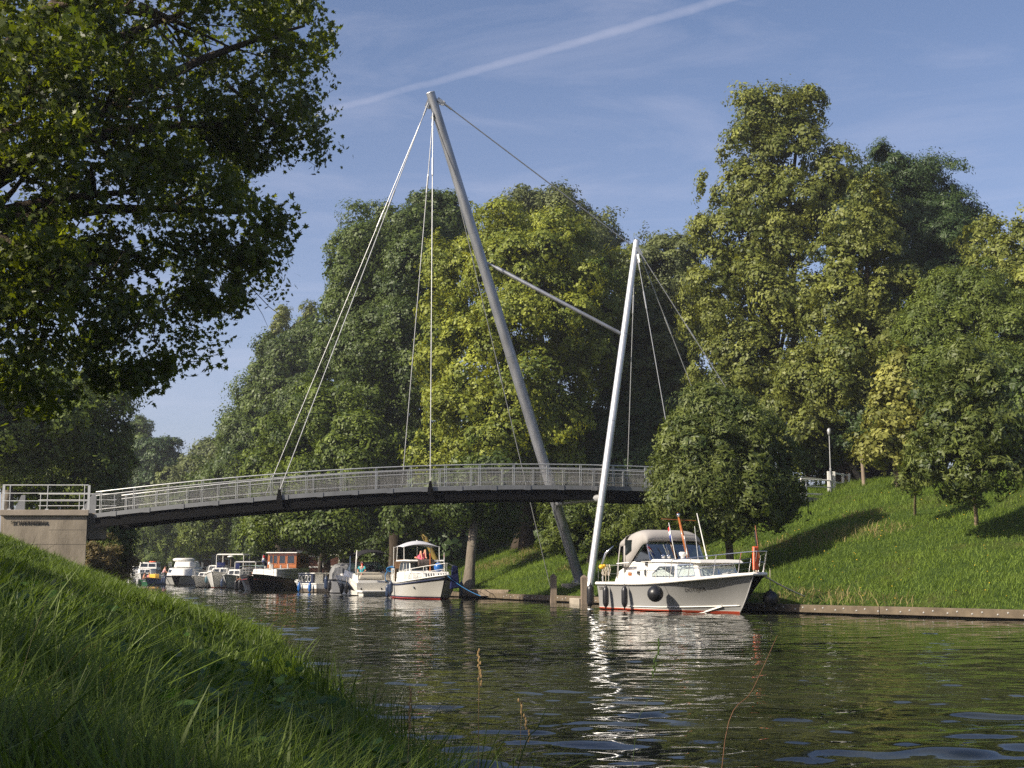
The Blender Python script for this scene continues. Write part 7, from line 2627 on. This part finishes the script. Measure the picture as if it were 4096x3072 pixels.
person(bw(0.08, -0.42, 0.46), 1.75, 'broad person in a dark jacket sitting on the bench, back turned', sit(0.05), M_NAVYF, M_CANVASK, (M_HAIR, 0.0), bare_legs=False, sc_=1.08)
person(bw(0.08, 0.42, 0.46), 1.75, 'person in a brown-grey top sitting on the bench, back turned', sit(0.1), M_TOWEL, M_CANVASK, (M_HAIR, 0.06), bare_legs=False)
gp0 = gb(3342, 72)
gt = empty('white_gate', gp0, 0, 'white timber barrier frames at the end of the far footpath', 'gate')
gz0 = at(3342, 1972, 72)
d0 = gz0.z - gp0.z
for px, Y in ((3316, 72.0), (3338, 72.2), (3373, 73.5), (3398, 73.8)):
    q = at(px, 1968, Y)
    d = MB()
    d.box((q.x - gp0.x, q.y - gp0.y, d0 + 0.45), (0.13, 0.13, 1.5))
    d.build('post', M_WHITE2, gt, bevel=0.01)
for (pa, Ya, pb, Yb) in ((3316, 72, 3338, 72.2), (3338, 72.2, 3373, 73.5), (3373, 73.5, 3398, 73.8)):
    for zz in (0.62, 1.12):
        a, b_ = at(pa, 1968, Ya), at(pb, 1968, Yb)
        d = MB()
        d.bar(Vector((a.x - gp0.x, a.y - gp0.y, d0 + zz)), Vector((b_.x - gp0.x, b_.y - gp0.y, d0 + zz)), 0.05, 0.09)
        d.build('rail', M_WHITE2, gt)
lp = gb(3333, 71.5)
ll = empty('lamp_post', lp, 0, 'slender pale lamp post rising beside the white barrier', 'lamp post')
d = MB()
d.tube([(0, 0, -0.3), (0, 0, 1.3), (0, 0, 1.31), (0, 0, 3.1)], [0.06, 0.06, 0.034, 0.028], 10)
d.build('pole', M_STEEL, ll, smooth=True, auto=40)
d = MB()
d.lathe([(0.05, 0), (0.10, 0.1), (0.12, 0.3), (0.08, 0.38), (0.03, 0.42)], (0, 0, 3.1), 14)
d.build('lamp_head', M_STEEL, ll, smooth=True)
# timber hut behind the crest
hp = gb(3455, 80)
hu = empty('timber_hut', hp, 0.35, 'dark timber hut with sloping roof half hidden behind the gold tree', 'hut')
d = MB()
d.prism([(-1.6, -1.5, -0.5), (2.6, -1.5, -0.5), (2.6, 1.5, -0.5), (-1.6, 1.5, -0.5)], [(-1.6, -1.5, 1.35), (2.6, -1.5, 1.35), (2.6, 1.5, 1.35), (-1.6, 1.5, 1.35)])
d.build('wall', mat('dark_planks', (0.035, 0.024, 0.017), 0.8, 0, 0.2, noise=(2, 0.4), stretch=(0.3, 0.3, 5)), hu)
d = MB()
d.prism([(-1.9, -1.8, 1.37), (2.9, -1.8, 1.37), (2.9, 1.8, 1.37), (-1.9, 1.8, 1.37)], [(-0.2, -1.8, 2.75), (2.9, -1.8, 2.75), (2.9, 1.8, 2.75), (-0.2, 1.8, 2.75)])
d.build('roof', M_ROOFT, hu)
# posts that stake the slope trees
for px, Y, h_, lab in ((3462, 70, 2.0, 'tall round stake below the gold tree, nearest the hut'), (3592, 66.5, 1.5, 'pale round stake under the middle of the gold tree')):
    q = gb(px, Y)
    t = empty('tree_stake', q, 0, lab, 'stake', 'stakes beside the young trees')
    d = MB()
    d.tube([(0.06, 0, -0.3), (0, 0, h_)], [0.11, 0.095], 10)
    d.build('post', M_TIMBER, t, smooth=True, auto=40)
    d = MB()
    d.tube([(0.0, 0, h_), (0.0, 0, h_ + 0.02)], [0.09, 0.07], 10)
    d.build('cap', M_TIMBER, t)

# ---------------------------------------------------------------- houses and street behind the moored boats
def row_house(px, Y, w, hgt, rz, label, nw, brick=M_BRICK):
    q = gb(px, Y)
    t = empty('brick_house', q, rz, label, 'house', 'brick houses behind the quay trees')
    d = MB()
    d.box((0, 4, hgt / 2 - 0.3), (w, 8, hgt + 0.6))
    wl_ = d.build('wall', brick, t)
    d = MB()
    d.prism([(-w / 2 - 0.2, -0.3, hgt + 0.005), (w / 2 + 0.2, -0.3, hgt + 0.005), (w / 2 + 0.2, 8.3, hgt + 0.005), (-w / 2 - 0.2, 8.3, hgt + 0.005)], [(-w / 2 - 0.2, 3.6, hgt + 3.4), (w / 2 + 0.2, 3.6, hgt + 3.4), (w / 2 + 0.2, 4.4, hgt + 3.4), (-w / 2 - 0.2, 4.4, hgt + 3.4)])
    d.build('roof', M_ROOFT, t)
    d = MB()
    for z in (0.75, 1.9, 3.3):
        d.box((0, -0.012, z), (w, 0.05, 0.14))
    d.build('stone_band', M_WHITE2, t)
    for r_ in range(2):
        for i in range(nw):
            x = -w / 2 + w * (i + 0.5) / nw
            z = 1.6 + 2.9 * r_
            d = MB()
            d.box((x, -0.03, z), (1.0, 0.08, 1.7))
            f = d.build('window', M_WHITE2, t)
            d = MB()
            d.box((x - 0.22, -0.075, z), (0.36, 0.02, 1.45))
            d.box((x + 0.22, -0.075, z), (0.36, 0.02, 1.45))
            d.build('pane', M_DGLASS, f)
    return t


row_house(1335, 138, 9, 6.2, 0.1, 'dark brick house with white stone bands behind the grey canvas boat', 4)
row_house(1480, 134, 8, 6.0, 0.1, 'dark brick house with white stone bands behind the black bimini', 3)
row_house(930, 190, 12, 6.5, 0.1, 'red brick house with white trim behind the flag of the moored boats', 5, mat('red_brick', (0.20, 0.085, 0.06), 0.9, 0, 0.1, noise=(1.5, 0.3)))
lq = gb(925, 157)
sl = empty('street_lamp', lq, 0, 'street lamp with white dish head behind the hard top cruiser', 'street lamp')
d = MB()
d.tube([(0, 0, -0.2), (0, 0, 2.55)], 0.05, 8)
d.build('pole', M_TIMBER, sl)
d = MB()
d.lathe([(0.06, 0), (0.42, 0.06), (0.45, 0.12), (0.3, 0.22), (0.05, 0.26)], (0, 0, 2.5), 16)
d.build('lamp_head', M_WHITE2, sl, smooth=True)
cq = gb(612, 197)
pc = empty('parked_car', cq, 0.3, 'pale parked car on the bank behind the round willow', 'car')
d = MB()
d.prism([(-2.1, -0.85, 0.3), (2.1, -0.85, 0.3), (2.1, 0.85, 0.3), (-2.1, 0.85, 0.3)], [(-2.1, -0.85, 0.85), (2.15, -0.85, 0.78), (2.15, 0.85, 0.78), (-2.1, 0.85, 0.85)])
d.prism([(-1.7, -0.8, 0.86), (1.0, -0.8, 0.83), (1.0, 0.8, 0.83), (-1.7, 0.8, 0.86)], [(-1.3, -0.66, 1.42), (0.35, -0.66, 1.42), (0.35, 0.66, 1.42), (-1.3, 0.66, 1.42)])
d.build('body', mat('cream_car_paint', (0.55, 0.52, 0.44), 0.3, 0, 0.5), pc, bevel=0.06)
d = MB()
for s in (-1, 1):
    d.prism([(-1.45, s * 0.79, 0.9), (0.8, s * 0.79, 0.9), (0.3, s * 0.69, 1.36), (-1.2, s * 0.69, 1.36)], [(-1.45, s * 0.8, 0.9), (0.8, s * 0.8, 0.9), (0.3, s * 0.7, 1.36), (-1.2, s * 0.7, 1.36)])
d.build('side_window', M_DGLASS, pc)
for x in (-1.35, 1.35):
    for s in (-1, 1):
        d = MB()
        d.lathe([(0.32, -0.1), (0.32, 0.1)], (x, s * 0.8, 0.32), 16, Matrix.Rotation(R(90), 3, 'X'))
        d.build('wheel', M_BLACK, pc)
# building end at the right edge
bq = gb(4105, 72)
bh = empty('brick_shed', bq, -0.2, 'low building glimpsed between trunks beyond the young chestnut', 'building')
d = MB()
d.box((1.5, 2, 0.9), (6, 4, 2.8))
d.build('wall', mat('pale_brick', (0.30, 0.21, 0.16), 0.9, 0, 0.1, noise=(2, 0.3)), bh)
d = MB()
d.prism([(-1.8, -0.4, 2.31), (4.8, -0.4, 2.31), (4.8, 4.4, 2.31), (-1.8, 4.4, 2.31)], [(-1.2, 1.7, 3.8), (4.8, 1.7, 3.8), (4.8, 2.3, 3.8), (-1.2, 2.3, 3.8)])
d.build('roof', M_ROOFT, bh)

# ---------------------------------------------------------------- tall stalks close to the camera
def stalk(pts, r, label, head=None, mtl=None):
    b0 = Vector(pts[0])
    g0 = gzs(b0.x, b0.y)
    b0.z = min(b0.z, g0 + 0.0) if g0 > -0.5 else b0.z
    t = empty('grass_stalk', b0, 0, label, 'grass stalk')
    P = [b0] + [Vector(p_) for p_ in pts[1:]]
    # smooth curve
    d = MB()
    out = []
    for i in range(len(P) - 1):
        p0, p1, p2, p3 = P[max(i - 1, 0)], P[i], P[i + 1], P[min(i + 2, len(P) - 1)]
        for k in range(6):
            u = k / 6
            out.append(0.5 * ((2 * p1) + (p2 - p0) * u + (2 * p0 - 5 * p1 + 4 * p2 - p3) * u * u + (3 * p1 - p0 - 3 * p2 + p3) * u ** 3))
    out.append(P[-1])
    d.tube([q - b0 for q in out], [r * (1 - 0.6 * i / len(out)) for i in range(len(out))], 5)
    d.build('stem', mtl or G_STALK, t, smooth=True)
    if head:
        d = MB()
        e = out[-1] - b0
        dr_ = (out[-1] - out[-4]).normalized()
        for k in range(14):
            d.ball(e - dr_ * (0.012 * k) + Vector((rnd.uniform(-0.006, 0.006), rnd.uniform(-0.006, 0.006), 0)), (0.004, 0.004, 0.008), 6, 4)
        d.build('seed_head', mtl or G_STALK, t)
    return t


G_STALK = mat('straw_stalk', (0.30, 0.20, 0.09), 0.7, 0, 0.2)
G_STALKG = mat('green_stalk', (0.05, 0.08, 0.02), 0.6, 0, 0.2)
stalk([at(1912, 3150, 5.2), at(1914, 2900, 5.2), at(1917, 2700, 5.2), at(1913, 2600, 5.25)], 0.0022, 'upright straw stalk against the dark water', True)
stalk([at(2830, 3160, 5.6), at(2900, 2960, 5.6), at(3010, 2760, 5.7), at(3110, 2540, 5.8)], 0.0024, 'long slanting red-brown stalk crossing the dark water', False, mat('red_brown_stalk', (0.13, 0.06, 0.025), 0.7))
stalk([at(2480, 3150, 5.4), at(2540, 2960, 5.4), at(2590, 2800, 5.4), at(2640, 2560, 5.5)], 0.0013, 'very thin dark stalk in front of the mast reflection', True, G_STALKG)
stalk([at(1625, 3080, 5.0), at(1636, 2900, 5.0), at(1640, 2750, 5.0)], 0.0016, 'short straw stalk left of the upright one', True)
stalk([at(2080, 3150, 5.1), at(2082, 2980, 5.1), at(2086, 2850, 5.1), at(2078, 2800, 5.1)], 0.0012, 'fine pale stalk with seed head left of the mast reflection', True)
stalk([at(1950, 3120, 4.6), at(2090, 3010, 4.6), at(2150, 2910, 4.6), at(2190, 2820, 4.6)], 0.003, 'bent green blade leaning over the water edge', False, G_STALKG)
# reeds along the water's edge
X = rng.uniform(-6, 1.6, 4500)
Y = rng.uniform(3.2, 17, 4500)
dl, _ = sdist(X, Y, SHORE, 1)
k = (dl > -0.35) & (dl < 0.45) & (lump(X * 1.7, Y * 1.2) > -0.1)
X, Y = X[k], Y[k]
P = np.stack([X, Y, np.maximum(gz(X, Y), -0.25)], -1)
g = blades('reeds', P, rng.uniform(0.3, 0.7, len(X)), rng.uniform(0.006, 0.014, len(X)) * (0.7 + Y * 0.05), rng.uniform(0.05, 0.6, len(X)), G_NEAR, np.clip(rng.normal(0.25, 0.15, len(X)), 0, 1), seg=4)
tag(g, 'tall dark reed blades along the near water edge', 'reeds', kind='stuff')

# ---------------------------------------------------------------- unseen trees beside and behind the viewer, placed to shade the near bank
def shade_tree(x, y, label, lobes):
    b_ = Vector((x, y, gzs(x, y)))
    tree('bank_tree', label, b_, lobes, L_MID, B_DARK, 0.35, 0.5, 6, 'unseen trees shading the near bank beside the viewer', leaf=0.30, cover=0.65, clump=0.8, thin=0.5, sub=5)


shade_tree(-17.5, -1.0, 'unseen leafy tree beside the viewer, placed to shade the near grass', [(-16, 0.5, 9.5, 4.2, 4.2, 3.2), (-13, -2.5, 8.2, 3.2, 3.2, 2.6), (-19, 3, 11, 3.6, 3.6, 3.2), (-14, 3.5, 11.5, 3.0, 3.0, 2.4)])
shade_tree(-23, 11, 'unseen leafy tree a little along the bank, placed to shade the grass', [(-21, 12, 9.5, 4.2, 4.4, 3.4), (-24, 9, 11, 3.6, 3.6, 3.0), (-20, 15.5, 8.5, 2.8, 2.8, 2.2)])
shade_tree(-32, 28, 'unseen leafy tree further along, placed to shade the bank before the abutment', [(-29.5, 29, 10, 4.4, 4.4, 3.6), (-32, 24.5, 10, 3.6, 3.6, 3.0), (-29, 34, 9, 3.2, 3.2, 2.6)])

# ---------------------------------------------------------------- thin summer haze over the canal
hzb = MB()
hzb.box((-40, 130, 17), (420, 330, 38))
m = bpy.data.materials.new('haze_air')
m.use_nodes = True
for n in list(m.node_tree.nodes):
    if n.type != 'OUTPUT_MATERIAL':
        m.node_tree.nodes.remove(n)
T = NT(m.node_tree)
vs_ = T.n('ShaderNodeVolumePrincipled')
vs_.inputs['Color'].default_value = (0.92, 0.94, 1.0, 1)
vs_.inputs['Density'].default_value = 0.00034
vs_.inputs['Anisotropy'].default_value = 0.3
T.l(vs_.outputs[0], m.node_tree.nodes['Material Output'].inputs['Volume'])
tag(hzb.build('haze', m), 'thin bluish haze over the whole canal', 'haze', kind='stuff')
